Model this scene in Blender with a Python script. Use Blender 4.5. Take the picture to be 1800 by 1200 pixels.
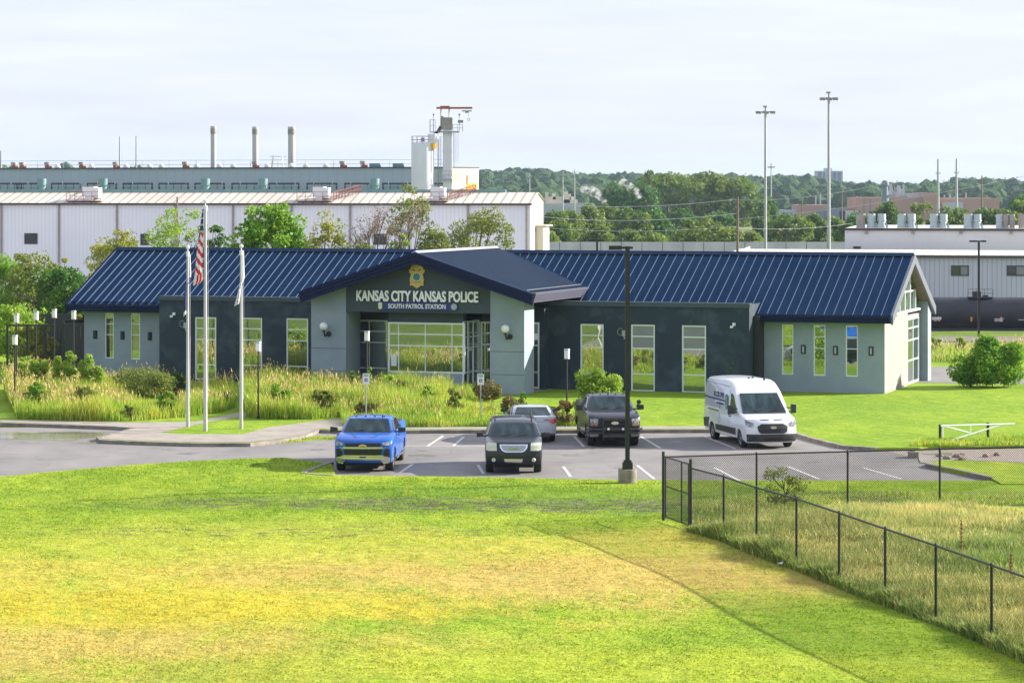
import bpy, bmesh, math, random
import numpy as np
from mathutils import Vector, Matrix
R = math.radians
sc = bpy.context.scene
for o in list(bpy.data.objects): bpy.data.objects.remove(o)

# ---------------------------------------------------------------- camera, sky, sun, exposure
H, FPX, HY = 9.9, 5000.0, 332.0          # eye height (m), focal length and horizon row in photo pixels
cam_d = bpy.data.cameras.new('camera'); cam = bpy.data.objects.new('camera', cam_d)
sc.collection.objects.link(cam); sc.camera = cam
cam_d.sensor_width = 36; cam_d.lens = 36*FPX/1800; cam_d.shift_y = -(600-HY)/1800
cam_d.clip_start = 1; cam_d.clip_end = 20000
cam.location = (0, 0, H); cam.rotation_euler = (R(90), 0, 0)

SUN_EL, SUN_AZ = 23.8, 72.5              # elevation; azimuth from +Y towards +X
w = bpy.data.worlds.new('World'); sc.world = w; w.use_nodes = True
nt = w.node_tree; nt.nodes.clear()
def N(t, kind, **kw):
    n = t.nodes.new(kind)
    for k, v in kw.items(): setattr(n, k, v)
    return n
sky = N(nt, 'ShaderNodeTexSky', sky_type='NISHITA', sun_disc=False)
sky.sun_elevation = R(SUN_EL); sky.sun_rotation = R(SUN_AZ)
sky.altitude = 200; sky.air_density = 1.0; sky.dust_density = 1.6; sky.ozone_density = 1.4
tc = N(nt, 'ShaderNodeTexCoord'); mp = N(nt, 'ShaderNodeMapping'); mp.inputs['Scale'].default_value = (5, 5, 46)
nz = N(nt, 'ShaderNodeTexNoise'); nz.inputs['Scale'].default_value = 2.2; nz.inputs['Detail'].default_value = 6; nz.inputs['Roughness'].default_value = .55
rp = N(nt, 'ShaderNodeValToRGB'); rp.color_ramp.elements[0].position = .36; rp.color_ramp.elements[1].position = .78
rp.color_ramp.elements[0].color = (.64, .64, .64, 1); rp.color_ramp.elements[1].color = (.84, .84, .84, 1)
mx = N(nt, 'ShaderNodeMix', data_type='RGBA'); mx.inputs[7].default_value = (8.2, 8.7, 10.4, 1)   # thin high cloud veil
bg = N(nt, 'ShaderNodeBackground'); bg.inputs['Strength'].default_value = .055
ow = N(nt, 'ShaderNodeOutputWorld')
L = nt.links.new
L(tc.outputs['Generated'], mp.inputs['Vector']); L(mp.outputs[0], nz.inputs['Vector']); L(nz.outputs['Fac'], rp.inputs[0])
L(rp.outputs[0], mx.inputs[0]); L(sky.outputs[0], mx.inputs[6]); L(mx.outputs[2], bg.inputs['Color']); L(bg.outputs[0], ow.inputs[0])
sd = bpy.data.lights.new('sun', 'SUN'); so = bpy.data.objects.new('sun', sd); sc.collection.objects.link(so)
sd.energy = 5.0; sd.angle = R(.7); sd.color = (1, .93, .82)
sv = Vector((math.sin(R(SUN_AZ))*math.cos(R(SUN_EL)), math.cos(R(SUN_AZ))*math.cos(R(SUN_EL)), math.sin(R(SUN_EL))))
so.rotation_euler = sv.to_track_quat('Z', 'Y').to_euler(); so.location = (60, 20, 60)
sc.view_settings.view_transform = 'Standard'; sc.view_settings.look = 'None'
sc.view_settings.exposure = 1.2; sc.view_settings.gamma = 1
sc.cycles.max_bounces = 6; sc.cycles.transparent_max_bounces = 8; sc.cycles.volume_bounces = 0
sc.cycles.use_denoising = True

# ---------------------------------------------------------------- helpers
col = sc.collection
rng = np.random.default_rng(7); random.seed(7)
def G(px, py, z=0.0):                     # pixel of the photo -> point on the level plane z
    Y = FPX*(H-z)/(py-HY); return Vector(((px-900)/FPX*Y, Y, z))
def P(px, py, Y): return Vector(((px-900)/FPX*Y, Y, H-(py-HY)/FPX*Y))
class Frame:                              # a building's own axes: u along the front, v into depth
    def __init__(s, X, Y, th): s.X, s.Y, s.c, s.s, s.th = X, Y, math.cos(R(th)), math.sin(R(th)), th
    def u(s, px, v=0):
        k = (px-900)/FPX; return (k*(s.Y+s.c*v)-s.X-s.s*v)/(s.c+k*s.s)
    def z(s, px, py, v=0):
        return H-(py-HY)/FPX*(s.Y-s.s*s.u(px, v)+s.c*v)
    def root(s, name, z=0): 
        o = empty(name, (s.X, s.Y, z)); o.rotation_euler.z = -R(s.th); return o
def tag(o, label=None, cat=None, group=None, kind=None):
    if label: o['label'] = label
    if cat: o['category'] = cat
    if group: o['group'] = group
    if kind: o['kind'] = kind
    return o
def empty(name, loc, rz=0, parent=None):
    o = bpy.data.objects.new(name, None); col.objects.link(o); o.location = loc; o.rotation_euler.z = rz
    o.empty_display_size = .2
    if parent: o.parent = parent
    return o
def thing(name, label, cat, loc=(0, 0, 0), rz=0, group=None):
    return tag(empty(name, loc, rz), label, cat, group)
class MB:
    def __init__(s): s.v = []; s.f = []; s.m = []
    def add(s, vs, fs, m=0):
        b = len(s.v); s.v += [tuple(v) for v in vs]; s.f += [tuple(b+i for i in f) for f in fs]; s.m += [m]*len(fs); return s
    def box(s, x0, x1, y0, y1, z0, z1, m=0):
        return s.add([(x0,y0,z0),(x1,y0,z0),(x1,y1,z0),(x0,y1,z0),(x0,y0,z1),(x1,y0,z1),(x1,y1,z1),(x0,y1,z1)],
            [(0,3,2,1),(4,5,6,7),(0,1,5,4),(1,2,6,5),(2,3,7,6),(3,0,4,7)], m)
    def tube(s, p0, p1, r0, r1=None, n=8, m=0, caps=True):
        if r1 is None: r1 = r0
        p0, p1 = Vector(p0), Vector(p1); d = p1-p0
        if d.length < 1e-6: return s
        q = d.to_track_quat('Z', 'Y'); vs = []
        for p, r in ((p0, r0), (p1, r1)):
            for i in range(n):
                a = 2*math.pi*(i+.5)/n; vs.append(p+q@Vector((math.cos(a)*r, math.sin(a)*r, 0)))
        fs = [(i, (i+1) % n, n+(i+1) % n, n+i) for i in range(n)]
        if caps: fs += [tuple(reversed(range(n))), tuple(range(n, 2*n))]
        return s.add(vs, fs, m)
    def path(s, pts, r, n=6, m=0):
        for a, b in zip(pts, pts[1:]): s.tube(a, b, r, r, n, m)
        return s
    def lathe(s, prof, n=16, m=0, c=(0, 0, 0), axis='z'):
        vs = []; k = len(prof)
        for i in range(n):
            a = 2*math.pi*i/n
            for r, z in prof:
                x, y = r*math.cos(a), r*math.sin(a)
                if axis == 'z': vs.append((c[0]+x, c[1]+y, c[2]+z))
                elif axis == 'x': vs.append((c[0]+z, c[1]+x, c[2]+y))
                else: vs.append((c[0]+x, c[1]+z, c[2]+y))
        fs = [(i*k+j, ((i+1) % n)*k+j, ((i+1) % n)*k+j+1, i*k+j+1) for i in range(n) for j in range(k-1)]
        return s.add(vs, fs, m)
    def prism(s, poly, z0, z1, m=0, ax='z'):          # polygon extruded along z, or (x,z) polygon along y, or (y,z) along x
        n = len(poly)
        f = {'z': lambda a, b, t: (a, b, t), 'y': lambda a, b, t: (a, t, b), 'x': lambda a, b, t: (t, a, b)}[ax]
        vs = [f(a, b, z0) for a, b in poly]+[f(a, b, z1) for a, b in poly]
        return s.add(vs, [tuple(reversed(range(n))), tuple(range(n, 2*n))]+[(i, (i+1) % n, n+(i+1) % n, n+i) for i in range(n)], m)
    def build(s, name, mats, parent=None, smooth=None, loc=None, rz=0):
        me = bpy.data.meshes.new(name); me.from_pydata(s.v, [], s.f)
        if not isinstance(mats, (list, tuple)): mats = [mats]
        for m in mats: me.materials.append(m)
        if len(mats) > 1: me.polygons.foreach_set('material_index', s.m)
        bm = bmesh.new(); bm.from_mesh(me); bmesh.ops.remove_doubles(bm, verts=bm.verts, dist=1e-5)
        bmesh.ops.recalc_face_normals(bm, faces=bm.faces); bm.to_mesh(me); bm.free()
        if smooth:
            me.polygons.foreach_set('use_smooth', [True]*len(me.polygons)); me.set_sharp_from_angle(angle=R(smooth))
        me.update(); o = bpy.data.objects.new(name, me); col.objects.link(o)
        if parent: o.parent = parent
        if loc is not None: o.location = loc
        o.rotation_euler.z = rz
        return o
def fast(name, V, k, mats, parent=None, mi=None, loc=None):   # V: (nfaces*k, 3) loose faces of k corners
    V = np.ascontiguousarray(V, dtype=np.float32).reshape(-1, 3); n = len(V); nf = n//k
    me = bpy.data.meshes.new(name); me.vertices.add(n); me.vertices.foreach_set('co', V.ravel())
    me.loops.add(n); me.loops.foreach_set('vertex_index', np.arange(n, dtype=np.int32))
    me.polygons.add(nf); me.polygons.foreach_set('loop_start', np.arange(0, n, k, dtype=np.int32))
    if not isinstance(mats, (list, tuple)): mats = [mats]
    for m in mats: me.materials.append(m)
    if mi is not None: me.polygons.foreach_set('material_index', np.asarray(mi, dtype=np.int32))
    me.update(); me.validate(); o = bpy.data.objects.new(name, me); col.objects.link(o)
    if parent: o.parent = parent
    if loc is not None: o.location = loc
    return o
def tree_copy(o, parent=None):
    c = o.copy(); col.objects.link(c); c.parent = parent
    for ch in list(o.children): tree_copy(ch, c)
    return c

# ---------------------------------------------------------------- materials
def mat(name, c, rough=.6, metal=0, c2=None, scale=4, detail=4, bump=0, bscale=20, spec=.5, coat=0, lo=.35, hi=.65, stretch=None, wave=None, island=None, trans=0, emit=0):
    m = bpy.data.materials.new(name); m.use_nodes = True; t = m.node_tree; b = t.nodes['Principled BSDF']; l = t.links.new
    b.inputs['Base Color'].default_value = (*c, 1); b.inputs['Roughness'].default_value = rough
    b.inputs['Metallic'].default_value = metal; b.inputs['Specular IOR Level'].default_value = spec
    b.inputs['Coat Weight'].default_value = coat; b.inputs['Coat Roughness'].default_value = .04
    g = N(t, 'ShaderNodeNewGeometry'); tcn = N(t, 'ShaderNodeTexCoord'); src = tcn.outputs['Object']
    if stretch:
        mm = N(t, 'ShaderNodeMapping'); mm.inputs['Scale'].default_value = stretch; l(src, mm.inputs[0]); src = mm.outputs[0]
    out = None
    if c2 is not None:
        n = N(t, 'ShaderNodeTexNoise'); n.inputs['Scale'].default_value = scale; n.inputs['Detail'].default_value = detail
        n.inputs['Roughness'].default_value = .6; l(src, n.inputs['Vector'])
        rm = N(t, 'ShaderNodeMapRange'); rm.inputs[1].default_value = lo; rm.inputs[2].default_value = hi; l(n.outputs['Fac'], rm.inputs[0])
        x = N(t, 'ShaderNodeMix', data_type='RGBA'); x.inputs[6].default_value = (*c, 1); x.inputs[7].default_value = (*c2, 1)
        l(rm.outputs[0], x.inputs[0]); out = x.outputs[2]
    if island:
        hv = N(t, 'ShaderNodeHueSaturation'); rm = N(t, 'ShaderNodeMapRange')
        rm.inputs[3].default_value = 1-island; rm.inputs[4].default_value = 1+island; l(g.outputs['Random Per Island'], rm.inputs[0]); l(rm.outputs[0], hv.inputs['Value'])
        ml = N(t, 'ShaderNodeMath', operation='MULTIPLY'); ml.inputs[1].default_value = 37.7; fr = N(t, 'ShaderNodeMath', operation='FRACT')
        l(g.outputs['Random Per Island'], ml.inputs[0]); l(ml.outputs[0], fr.inputs[0])
        r2 = N(t, 'ShaderNodeMapRange'); r2.inputs[3].default_value = .485; r2.inputs[4].default_value = .515; l(fr.outputs[0], r2.inputs[0]); l(r2.outputs[0], hv.inputs['Hue'])
        if out: l(out, hv.inputs['Color'])
        else: hv.inputs['Color'].default_value = (*c, 1)
        out = hv.outputs[0]
    if out: l(out, b.inputs['Base Color'])
    if bump or wave:
        bp = N(t, 'ShaderNodeBump'); bp.inputs['Strength'].default_value = bump or .5; bp.inputs['Distance'].default_value = .03
        if wave:
            wv = N(t, 'ShaderNodeTexWave', wave_type='BANDS', bands_direction='X'); wv.inputs['Scale'].default_value = wave; l(tcn.outputs['Object'], wv.inputs['Vector']); l(wv.outputs['Fac'], bp.inputs['Height'])
        else:
            n2 = N(t, 'ShaderNodeTexNoise'); n2.inputs['Scale'].default_value = bscale; n2.inputs['Detail'].default_value = 5; l(src, n2.inputs['Vector']); l(n2.outputs['Fac'], bp.inputs['Height'])
        l(bp.outputs[0], b.inputs['Normal'])
    if trans:
        tr = N(t, 'ShaderNodeBsdfTranslucent'); ms = N(t, 'ShaderNodeMixShader'); ms.inputs[0].default_value = trans
        if out: l(out, tr.inputs[0])
        else: tr.inputs[0].default_value = (*c, 1)
        l(b.outputs[0], ms.inputs[1]); l(tr.outputs[0], ms.inputs[2]); l(ms.outputs[0], t.nodes['Material Output'].inputs[0])
    if emit: b.inputs['Emission Color'].default_value = (*c, 1); b.inputs['Emission Strength'].default_value = emit
    return m
def glassmat(name, tint, refl=.5, rough=.015, wob=0):
    m = bpy.data.materials.new(name); m.use_nodes = True; t = m.node_tree; b = t.nodes['Principled BSDF']; l = t.links.new
    b.inputs['Base Color'].default_value = (*tint, 1); b.inputs['Roughness'].default_value = .3
    gl = N(t, 'ShaderNodeBsdfGlossy'); gl.inputs['Roughness'].default_value = rough; gl.inputs[0].default_value = (.92, .97, .95, 1)
    ms = N(t, 'ShaderNodeMixShader'); ms.inputs[0].default_value = refl
    if wob:
        n2 = N(t, 'ShaderNodeTexNoise'); n2.inputs['Scale'].default_value = 1.1; tcn = N(t, 'ShaderNodeTexCoord'); l(tcn.outputs['Object'], n2.inputs['Vector'])
        bp = N(t, 'ShaderNodeBump'); bp.inputs['Strength'].default_value = wob; bp.inputs['Distance'].default_value = .05; l(n2.outputs['Fac'], bp.inputs['Height']); l(bp.outputs[0], gl.inputs['Normal'])
    l(b.outputs[0], ms.inputs[1]); l(gl.outputs[0], ms.inputs[2]); l(ms.outputs[0], t.nodes['Material Output'].inputs[0]); return m
M = {}
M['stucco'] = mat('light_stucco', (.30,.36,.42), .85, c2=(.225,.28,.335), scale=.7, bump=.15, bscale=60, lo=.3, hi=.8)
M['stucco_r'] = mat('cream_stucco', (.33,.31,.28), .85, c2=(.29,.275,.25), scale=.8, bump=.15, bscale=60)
M['dark'] = mat('dark_stucco', (.020,.036,.056), .8, c2=(.048,.070,.090), scale=.9, bump=.15, bscale=60, lo=.50, hi=.66)
M['gable'] = mat('gable_panel', (.045,.066,.085), .7, c2=(.055,.08,.10), scale=.5)
M['fascia'] = mat('navy_fascia', (.008,.015,.055), .7, c2=(.012,.020,.068), spec=.15, scale=3, stretch=(.3,.3,8))
M['roof'] = mat('navy_metal_roof', (.034,.058,.104), .34, 1, c2=(.043,.072,.126), scale=.35, spec=.4, lo=.4, hi=.7); M['roof'].node_tree.nodes['Principled BSDF'].inputs['Specular Tint'].default_value = (.38, .47, .62, 1)
M['seam'] = mat('seam_painted_glint', (.115,.155,.22), .3, .4)  # paler than the roof sheet: sun glint on the ribs put into the colour
M['rakem'] = mat('rake_metal', (.15,.16,.20), .45, .3)
M['cap'] = mat('metal_cap', (.40,.41,.46), .4, .3)
M['frame'] = mat('white_frame', (.80,.85,.88), .4, .2)
M['glass'] = glassmat('window_glass', (.012,.025,.022), .45, .012, .06)
M['glassd'] = glassmat('dark_glass', (.01,.012,.015), .10)
M['blind'] = mat('window_blind', (.22,.235,.24), .5, c2=(.25,.255,.26), scale=1)
M['black'] = mat('black_metal', (.014,.015,.017), .45, c2=(.02,.02,.022), scale=6)
M['rubber'] = mat('rubber', (.016,.016,.017), .85, c2=(.03,.028,.026), scale=9)
M['plastic'] = mat('dark_plastic', (.03,.032,.036), .55)
M['white'] = mat('white_paint', (.78,.80,.82), .45, c2=(.72,.74,.76), scale=3)
M['chrome'] = mat('chrome', (.75,.76,.78), .12, 1)
M['chromey'] = mat('chrome_warm', (.62,.63,.58), .22, .8)
M['steel'] = mat('galvanised_steel', (.42,.44,.46), .45, .5, c2=(.34,.36,.38), scale=3)
M['alu'] = mat('flagpole_aluminium', (.56,.56,.57), .4, .3, c2=(.46,.46,.47), scale=2, stretch=(1,1,.3))
M['lamp'] = mat('lamp_diffuser', (.82,.83,.80), .35)
M['letter'] = mat('sign_letter', (.92,.94,.95), .4)
M['gold'] = mat('badge_gold', (.62,.48,.16), .35, .4, c2=(.50,.37,.11), scale=9)
M['seal'] = mat('seal_blue', (.10,.25,.42), .5, c2=(.06,.22,.14), scale=2.5)
M['navy'] = mat('sign_navy', (.015,.035,.19), .4)
M['concrete'] = mat('concrete', (.34,.30,.25), .85, c2=(.26,.23,.20), scale=1.3, bump=.2, bscale=30)
M['kerb'] = mat('kerb_concrete', (.30,.265,.22), .9, c2=(.17,.15,.13), scale=2.2, bump=.3, bscale=20)
M['paint'] = mat('road_paint', (.62,.62,.60), .7, c2=(.48,.47,.45), scale=6)
M['bark'] = mat('bark', (.10,.075,.055), .9, c2=(.16,.13,.10), scale=5, bump=.5)
M['wood'] = mat('weathered_pole_wood', (.16,.115,.08), .9, c2=(.22,.17,.13), scale=5)
M['rust'] = mat('rusty_steel', (.28,.09,.03), .8, c2=(.18,.07,.04), scale=3)
# ---------------------------------------------------------------- ground
def lawnmat(name, stops, spots, rough=.9, nscale=.25):
    """stops: two base colours mixed by noise; spots: (cx, cy, rx, ry, colour, strength) patches of differently coloured grass"""
    m = bpy.data.materials.new(name); m.use_nodes = True; t = m.node_tree; b = t.nodes['Principled BSDF']; l = t.links.new
    b.inputs['Roughness'].default_value = rough; b.inputs['Specular IOR Level'].default_value = .15
    g = N(t, 'ShaderNodeNewGeometry'); pos = g.outputs['Position']
    def noise(sc_, det=5, st=None, rgh=.6):
        src = pos
        if st: mm = N(t, 'ShaderNodeMapping'); mm.inputs['Scale'].default_value = st; l(src, mm.inputs[0]); src = mm.outputs[0]
        n = N(t, 'ShaderNodeTexNoise'); n.inputs['Scale'].default_value = sc_; n.inputs['Detail'].default_value = det; n.inputs['Roughness'].default_value = rgh; l(src, n.inputs['Vector']); return n.outputs['Fac']
    def rng_(s, a, b_, c=0, d=1):
        r = N(t, 'ShaderNodeMapRange'); r.inputs[1].default_value = a; r.inputs[2].default_value = b_; r.inputs[3].default_value = c; r.inputs[4].default_value = d; l(s, r.inputs[0]); return r.outputs[0]
    def mixc(f, a, c):
        x = N(t, 'ShaderNodeMix', data_type='RGBA'); l(f, x.inputs[0])
        if isinstance(a, tuple): x.inputs[6].default_value = (*a, 1)
        else: l(a, x.inputs[6])
        x.inputs[7].default_value = (*c, 1); return x.outputs[2]
    c = mixc(rng_(noise(nscale, 6, (1, .5, 1)), .40, .60), stops[0], stops[1])
    big = noise(.35, 8, (1, .55, 1), .68)
    for cx, cy, rx, ry, cc, st in spots:
        sb = N(t, 'ShaderNodeVectorMath', operation='SUBTRACT'); sb.inputs[1].default_value = (cx, cy, 0); l(pos, sb.inputs[0])
        ml = N(t, 'ShaderNodeVectorMath', operation='MULTIPLY'); ml.inputs[1].default_value = (1/rx, 1/ry, 0); l(sb.outputs[0], ml.inputs[0])
        ln = N(t, 'ShaderNodeVectorMath', operation='LENGTH'); l(ml.outputs[0], ln.inputs[0])
        ad = N(t, 'ShaderNodeMath', operation='ADD'); l(ln.outputs['Value'], ad.inputs[0]); l(rng_(big, .3, .7, -.5, .5), ad.inputs[1])
        c = mixc(rng_(ad.outputs[0], .55, 1.25, st, 0), c, cc)
    if name in ('near_lawn_grass', 'mown_grass_blades'):   # worn, muddy streak along the middle of the lawn
        for cx, cy, rx, ry, th_ in ((1.0, 88.2, 15, 2.4, .475), (-6, 81.0, 10, 1.4, .54), (13, 90.0, 6, 2.2, .43)):
            sb = N(t, 'ShaderNodeVectorMath', operation='SUBTRACT'); sb.inputs[1].default_value = (cx, cy, 0); l(pos, sb.inputs[0])
            ml = N(t, 'ShaderNodeVectorMath', operation='MULTIPLY'); ml.inputs[1].default_value = (1/rx, 1/ry, 0); l(sb.outputs[0], ml.inputs[0])
            ln = N(t, 'ShaderNodeVectorMath', operation='LENGTH'); l(ml.outputs[0], ln.inputs[0])
            mk = rng_(ln.outputs['Value'], .6, 1.1, 1, 0); nn_ = rng_(noise(1.6, 8, (.8, 1.6, 1), .75), th_, th_+.05, 0, .85)
            mu = N(t, 'ShaderNodeMath', operation='MULTIPLY'); l(mk, mu.inputs[0]); l(nn_, mu.inputs[1]); c = mixc(mu.outputs[0], c, (.13, .11, .09))
        c = mixc(rng_(noise(3.2, 8, (1, .7, 1), .78), .50, .62, 0, .42), c, (stops[0][0]*.42, stops[0][1]*.52, stops[0][2]*1.2))
        c = mixc(rng_(noise(.5, 6, (1.6, .5, 1), .7), .54, .66, 0, .5), c, (.40, .47, .05))
    # fine mottling: dry blades, clover and bare specks of soil
    c = mixc(rng_(noise(5, 5, (1, .6, 1), .7), .52, .75, 0, .4), c, (stops[0][0]*.55, stops[0][1]*.62, stops[0][2]*.7))
    c = mixc(rng_(noise(.9, 7, (1, .45, 1), .72), .62, .74, 0, .55), c, (stops[0][0]*.7, stops[0][1]*.72, stops[0][2]))
    l(c, b.inputs['Base Color'])
    bp = N(t, 'ShaderNodeBump'); bp.inputs['Strength'].default_value = .7; bp.inputs['Distance'].default_value = .05; l(noise(14, 6, None, .7), bp.inputs['Height'])
    b2 = N(t, 'ShaderNodeBump'); b2.inputs['Strength'].default_value = .8; b2.inputs['Distance'].default_value = .30; l(noise(1.7, 5, (.7, 1.3, 1), .62), b2.inputs['Height']); l(bp.outputs[0], b2.inputs['Normal']); l(b2.outputs[0], b.inputs['Normal'])
    return m
TAN, YEL = (.53, .40, .11), (.52, .45, .04)
DKG, LIME = (.22, .335, .02), (.33, .42, .032)
near_spots = [(0, 73, 13, 6.8, (.52, .42, .10), .9), (-11, 67, 10, 7, (.55, .46, .07), .8), (-6, 80, 11, 4, (.42, .43, .06), .55), (-10, 60.5, 9, 5, (.46, .38, .08), .75), (1.0, 72.5, 8.2, 4.6, TAN, .9), (-9, 66.5, 8, 3.4, YEL, .8), (-5, 77.5, 11, 3.5, (.44, .46, .05), .6), (5.5, 79, 6, 2.6, (.50, .44, .08), .7),
              (2, 58.5, 10, 2.2, (.42, .47, .04), .6), (-11, 60, 5, 3, TAN, .75), (9, 64, 4, 5, DKG, .7), (0, 90, 17, 3.8, (.14, .25, .018), .75)]
M['lawn'] = lawnmat('near_lawn_grass', (DKG, LIME), near_spots)
M['lawn_far'] = lawnmat('far_lawn_grass', ((.18, .30, .018), (.25, .36, .025)), [(14, 128, 7, 6, (.17,.29,.02), .5)], nscale=.35)
M['land'] = lawnmat('rough_ground', ((.11, .18, .025), (.17, .23, .03)), [(0, 2500, 4000, 1100, (.025, .05, .018), 1)])
M['field'] = lawnmat('weedy_ground', ((.16, .17, .05), (.30, .26, .10)), [])
def asphalt():
    m = mat('lot_asphalt', (.245,.228,.216), .8, c2=(.165,.158,.155), scale=.35, detail=6, bump=.25, bscale=35, stretch=(1,.5,1))
    t = m.node_tree; l = t.links.new; b = t.nodes['Principled BSDF']; src = b.inputs['Base Color'].links[0].from_socket
    g = N(t, 'ShaderNodeNewGeometry'); n = N(t, 'ShaderNodeTexNoise'); n.inputs['Scale'].default_value = 9; n.inputs['Detail'].default_value = 8; n.inputs['Roughness'].default_value = .8; l(g.outputs['Position'], n.inputs['Vector'])
    r = N(t, 'ShaderNodeMapRange'); r.inputs[1].default_value = .45; r.inputs[2].default_value = .75; r.inputs[4].default_value = .35; l(n.outputs['Fac'], r.inputs[0])
    x = N(t, 'ShaderNodeMix', data_type='RGBA'); x.inputs[7].default_value = (.16,.15,.15,1); l(r.outputs[0], x.inputs[0]); l(src, x.inputs[6])
    n3 = N(t, 'ShaderNodeTexNoise'); n3.inputs['Scale'].default_value = .55; n3.inputs['Detail'].default_value = 7; n3.inputs['Roughness'].default_value = .7; l(g.outputs['Position'], n3.inputs['Vector']); r3 = N(t, 'ShaderNodeMapRange'); r3.inputs[1].default_value = .54; r3.inputs[2].default_value = .70; r3.inputs[4].default_value = .55; l(n3.outputs['Fac'], r3.inputs[0])
    x3 = N(t, 'ShaderNodeMix', data_type='RGBA'); x3.inputs[7].default_value = (.10,.095,.09,1); l(r3.outputs[0], x3.inputs[0]); l(x.outputs[2], x3.inputs[6]); x = x3
    # dark cracks and patches
    v = N(t, 'ShaderNodeTexVoronoi', feature='DISTANCE_TO_EDGE'); v.inputs['Scale'].default_value = .16; 
    nn = N(t, 'ShaderNodeTexNoise'); nn.inputs['Scale'].default_value = .8; l(g.outputs['Position'], nn.inputs['Vector'])
    ad = N(t, 'ShaderNodeVectorMath', operation='MULTIPLY_ADD'); ad.inputs[1].default_value = (1.6,1.6,1.6); l(nn.outputs['Color'], ad.inputs[0]); l(g.outputs['Position'], ad.inputs[2]); l(ad.outputs[0], v.inputs['Vector'])
    r2 = N(t, 'ShaderNodeMapRange'); r2.inputs[1].default_value = .0; r2.inputs[2].default_value = .008; r2.inputs[3].default_value = .6; r2.inputs[4].default_value = 0; l(v.outputs['Distance'], r2.inputs[0])
    y = N(t, 'ShaderNodeMix', data_type='RGBA'); y.inputs[7].default_value = (.12,.11,.10,1); l(r2.outputs[0], y.inputs[0]); l(x.outputs[2], y.inputs[6]); l(y.outputs[2], b.inputs['Base Color'])
    return m
M['asphalt'] = asphalt()
M['gravel'] = mat('gravel', (.36,.30,.25), .95, c2=(.22,.18,.15), scale=6, detail=8, bump=.6, bscale=10)
M['ballast'] = mat('ballast', (.20,.175,.16), .95, c2=(.10,.085,.08), scale=3, detail=8, bump=.6, bscale=8)
M['bounce_pale'] = mat('bounce_sheet_pale', (.46,.44,.42), .95, c2=(.36,.34,.33), scale=.3)  # pale tone for the sheet that bounces light at the warehouse
M['wet'] = mat('wet_pavement', (.13,.125,.12), .12, c2=(.24,.22,.19), scale=.8, detail=5, lo=.4, hi=.6, stretch=(.6,2,1))
M['mulch'] = mat('mulch', (.25,.16,.10), .95, c2=(.14,.09,.06), scale=8, bump=.5)

SKY_PX = [(-400,292),(0,292),(24,293),(40,303),(95,303),(105,292),(135,292),(145,303),(220,303),(228,291),(244,291),(255,303),(800,303),(840,300),(880,298),(950,297),(990,303),(1040,309),(1090,304),(1160,306),(1200,309),(1330,309),(1370,310),(1385,304),(1420,313),(1500,321),(1540,320),(1600,325),(1640,323),(1700,323),(1750,328),(1800,330),(2200,326)]
def skypx(px): return float(np.interp(px, [a for a, b in SKY_PX], [b for a, b in SKY_PX]))
def smooth(a, b, x):
    t = min(1, max(0, (x-a)/(b-a))); return t*t*(3-2*t)
def land_z(x, y):
    z = 0.0
    if y > 150:
        z -= 6.2*smooth(178+.15*x, 232, y)
    if y > 1500:
        px = 900+FPX*x/y; crest = H+(HY-skypx(px))/FPX*2300-18
        z += (crest+6.2)*smooth(1650, 2300, y)
    if y < 50: z += 7.2*smooth(50, 8, y)
    return z
def grid_mesh(name, xs, ys, zf, m, parent=None):
    nx, ny = len(xs), len(ys)
    vs = [(x, y, zf(x, y)) for y in ys for x in xs]
    fs = [(j*nx+i, j*nx+i+1, (j+1)*nx+i+1, (j+1)*nx+i) for j in range(ny-1) for i in range(nx-1)]
    mb = MB(); mb.add(vs, fs); return mb.build(name, m, parent, smooth=80)
ys = list(np.arange(-220, 60, 12))+list(np.arange(60, 300, 8))+list(np.arange(300, 1600, 100))+list(np.arange(1600, 2500, 60))+[2600, 3200, 4200, 6000]
xs = [-3600,-2600,-1900]+list(np.arange(-1500, -300, 60))+list(np.arange(-300, 300, 20))+list(np.arange(300, 1560, 60))+[1900,2600,3600]
tag(grid_mesh('ground', xs, ys, lambda x, y: land_z(x, y)-.03, M['land']), kind='structure')

def poly_sheet(name, pts, z, m, kind='structure', thick=0):
    mb = MB(); n = len(pts)
    if thick: mb.prism([(p[0], p[1]) for p in pts], z-thick, z)
    else: mb.add([(p[0], p[1], z) for p in pts], [tuple(range(n))])
    o = mb.build(name, m); 
    if not thick:
        bm = bmesh.new(); bm.from_mesh(o.data)
        for f in bm.faces:
            if f.normal.z < 0: f.normal_flip()
        bm.to_mesh(o.data); bm.free()
    return tag(o, kind=kind) if kind else o
ZL = .13                                  # lawns and walks stand a kerb's height above the lot
g0 = lambda *ps: [G(a, b, 0) for a, b in ps]
gl = lambda *ps: [G(a, b, ZL) for a, b in ps]
# the parking lot and drive
poly_sheet('parking_lot', g0((-250,751),(1900,751),(1900,855),(-250,880)), .006, M['asphalt'])
# far edge: lawns and walks behind the lot, with the kerb as their front face
far_edge = [(-250,743),(0,743),(120,747),(205,750),(233,752),(198,762),(170,768),(175,773),(240,776),(340,779),(440,779),(500,772),(540,764),(561,755),(603,757),(640,757),(700,757),(760,756),(1000,756),(1240,755),(1390,757),(1400,762),(1430,771),(1480,783),(1540,787),(1615,786),(1655,783),(1720,784),(1900,779)]
fe = gl(*far_edge)
back = [Vector((60, 172, 0)), Vector((-70, 172, 0))]
poly_sheet('far_lawn', fe+back, ZL, M['lawn_far'], thick=.16)
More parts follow.
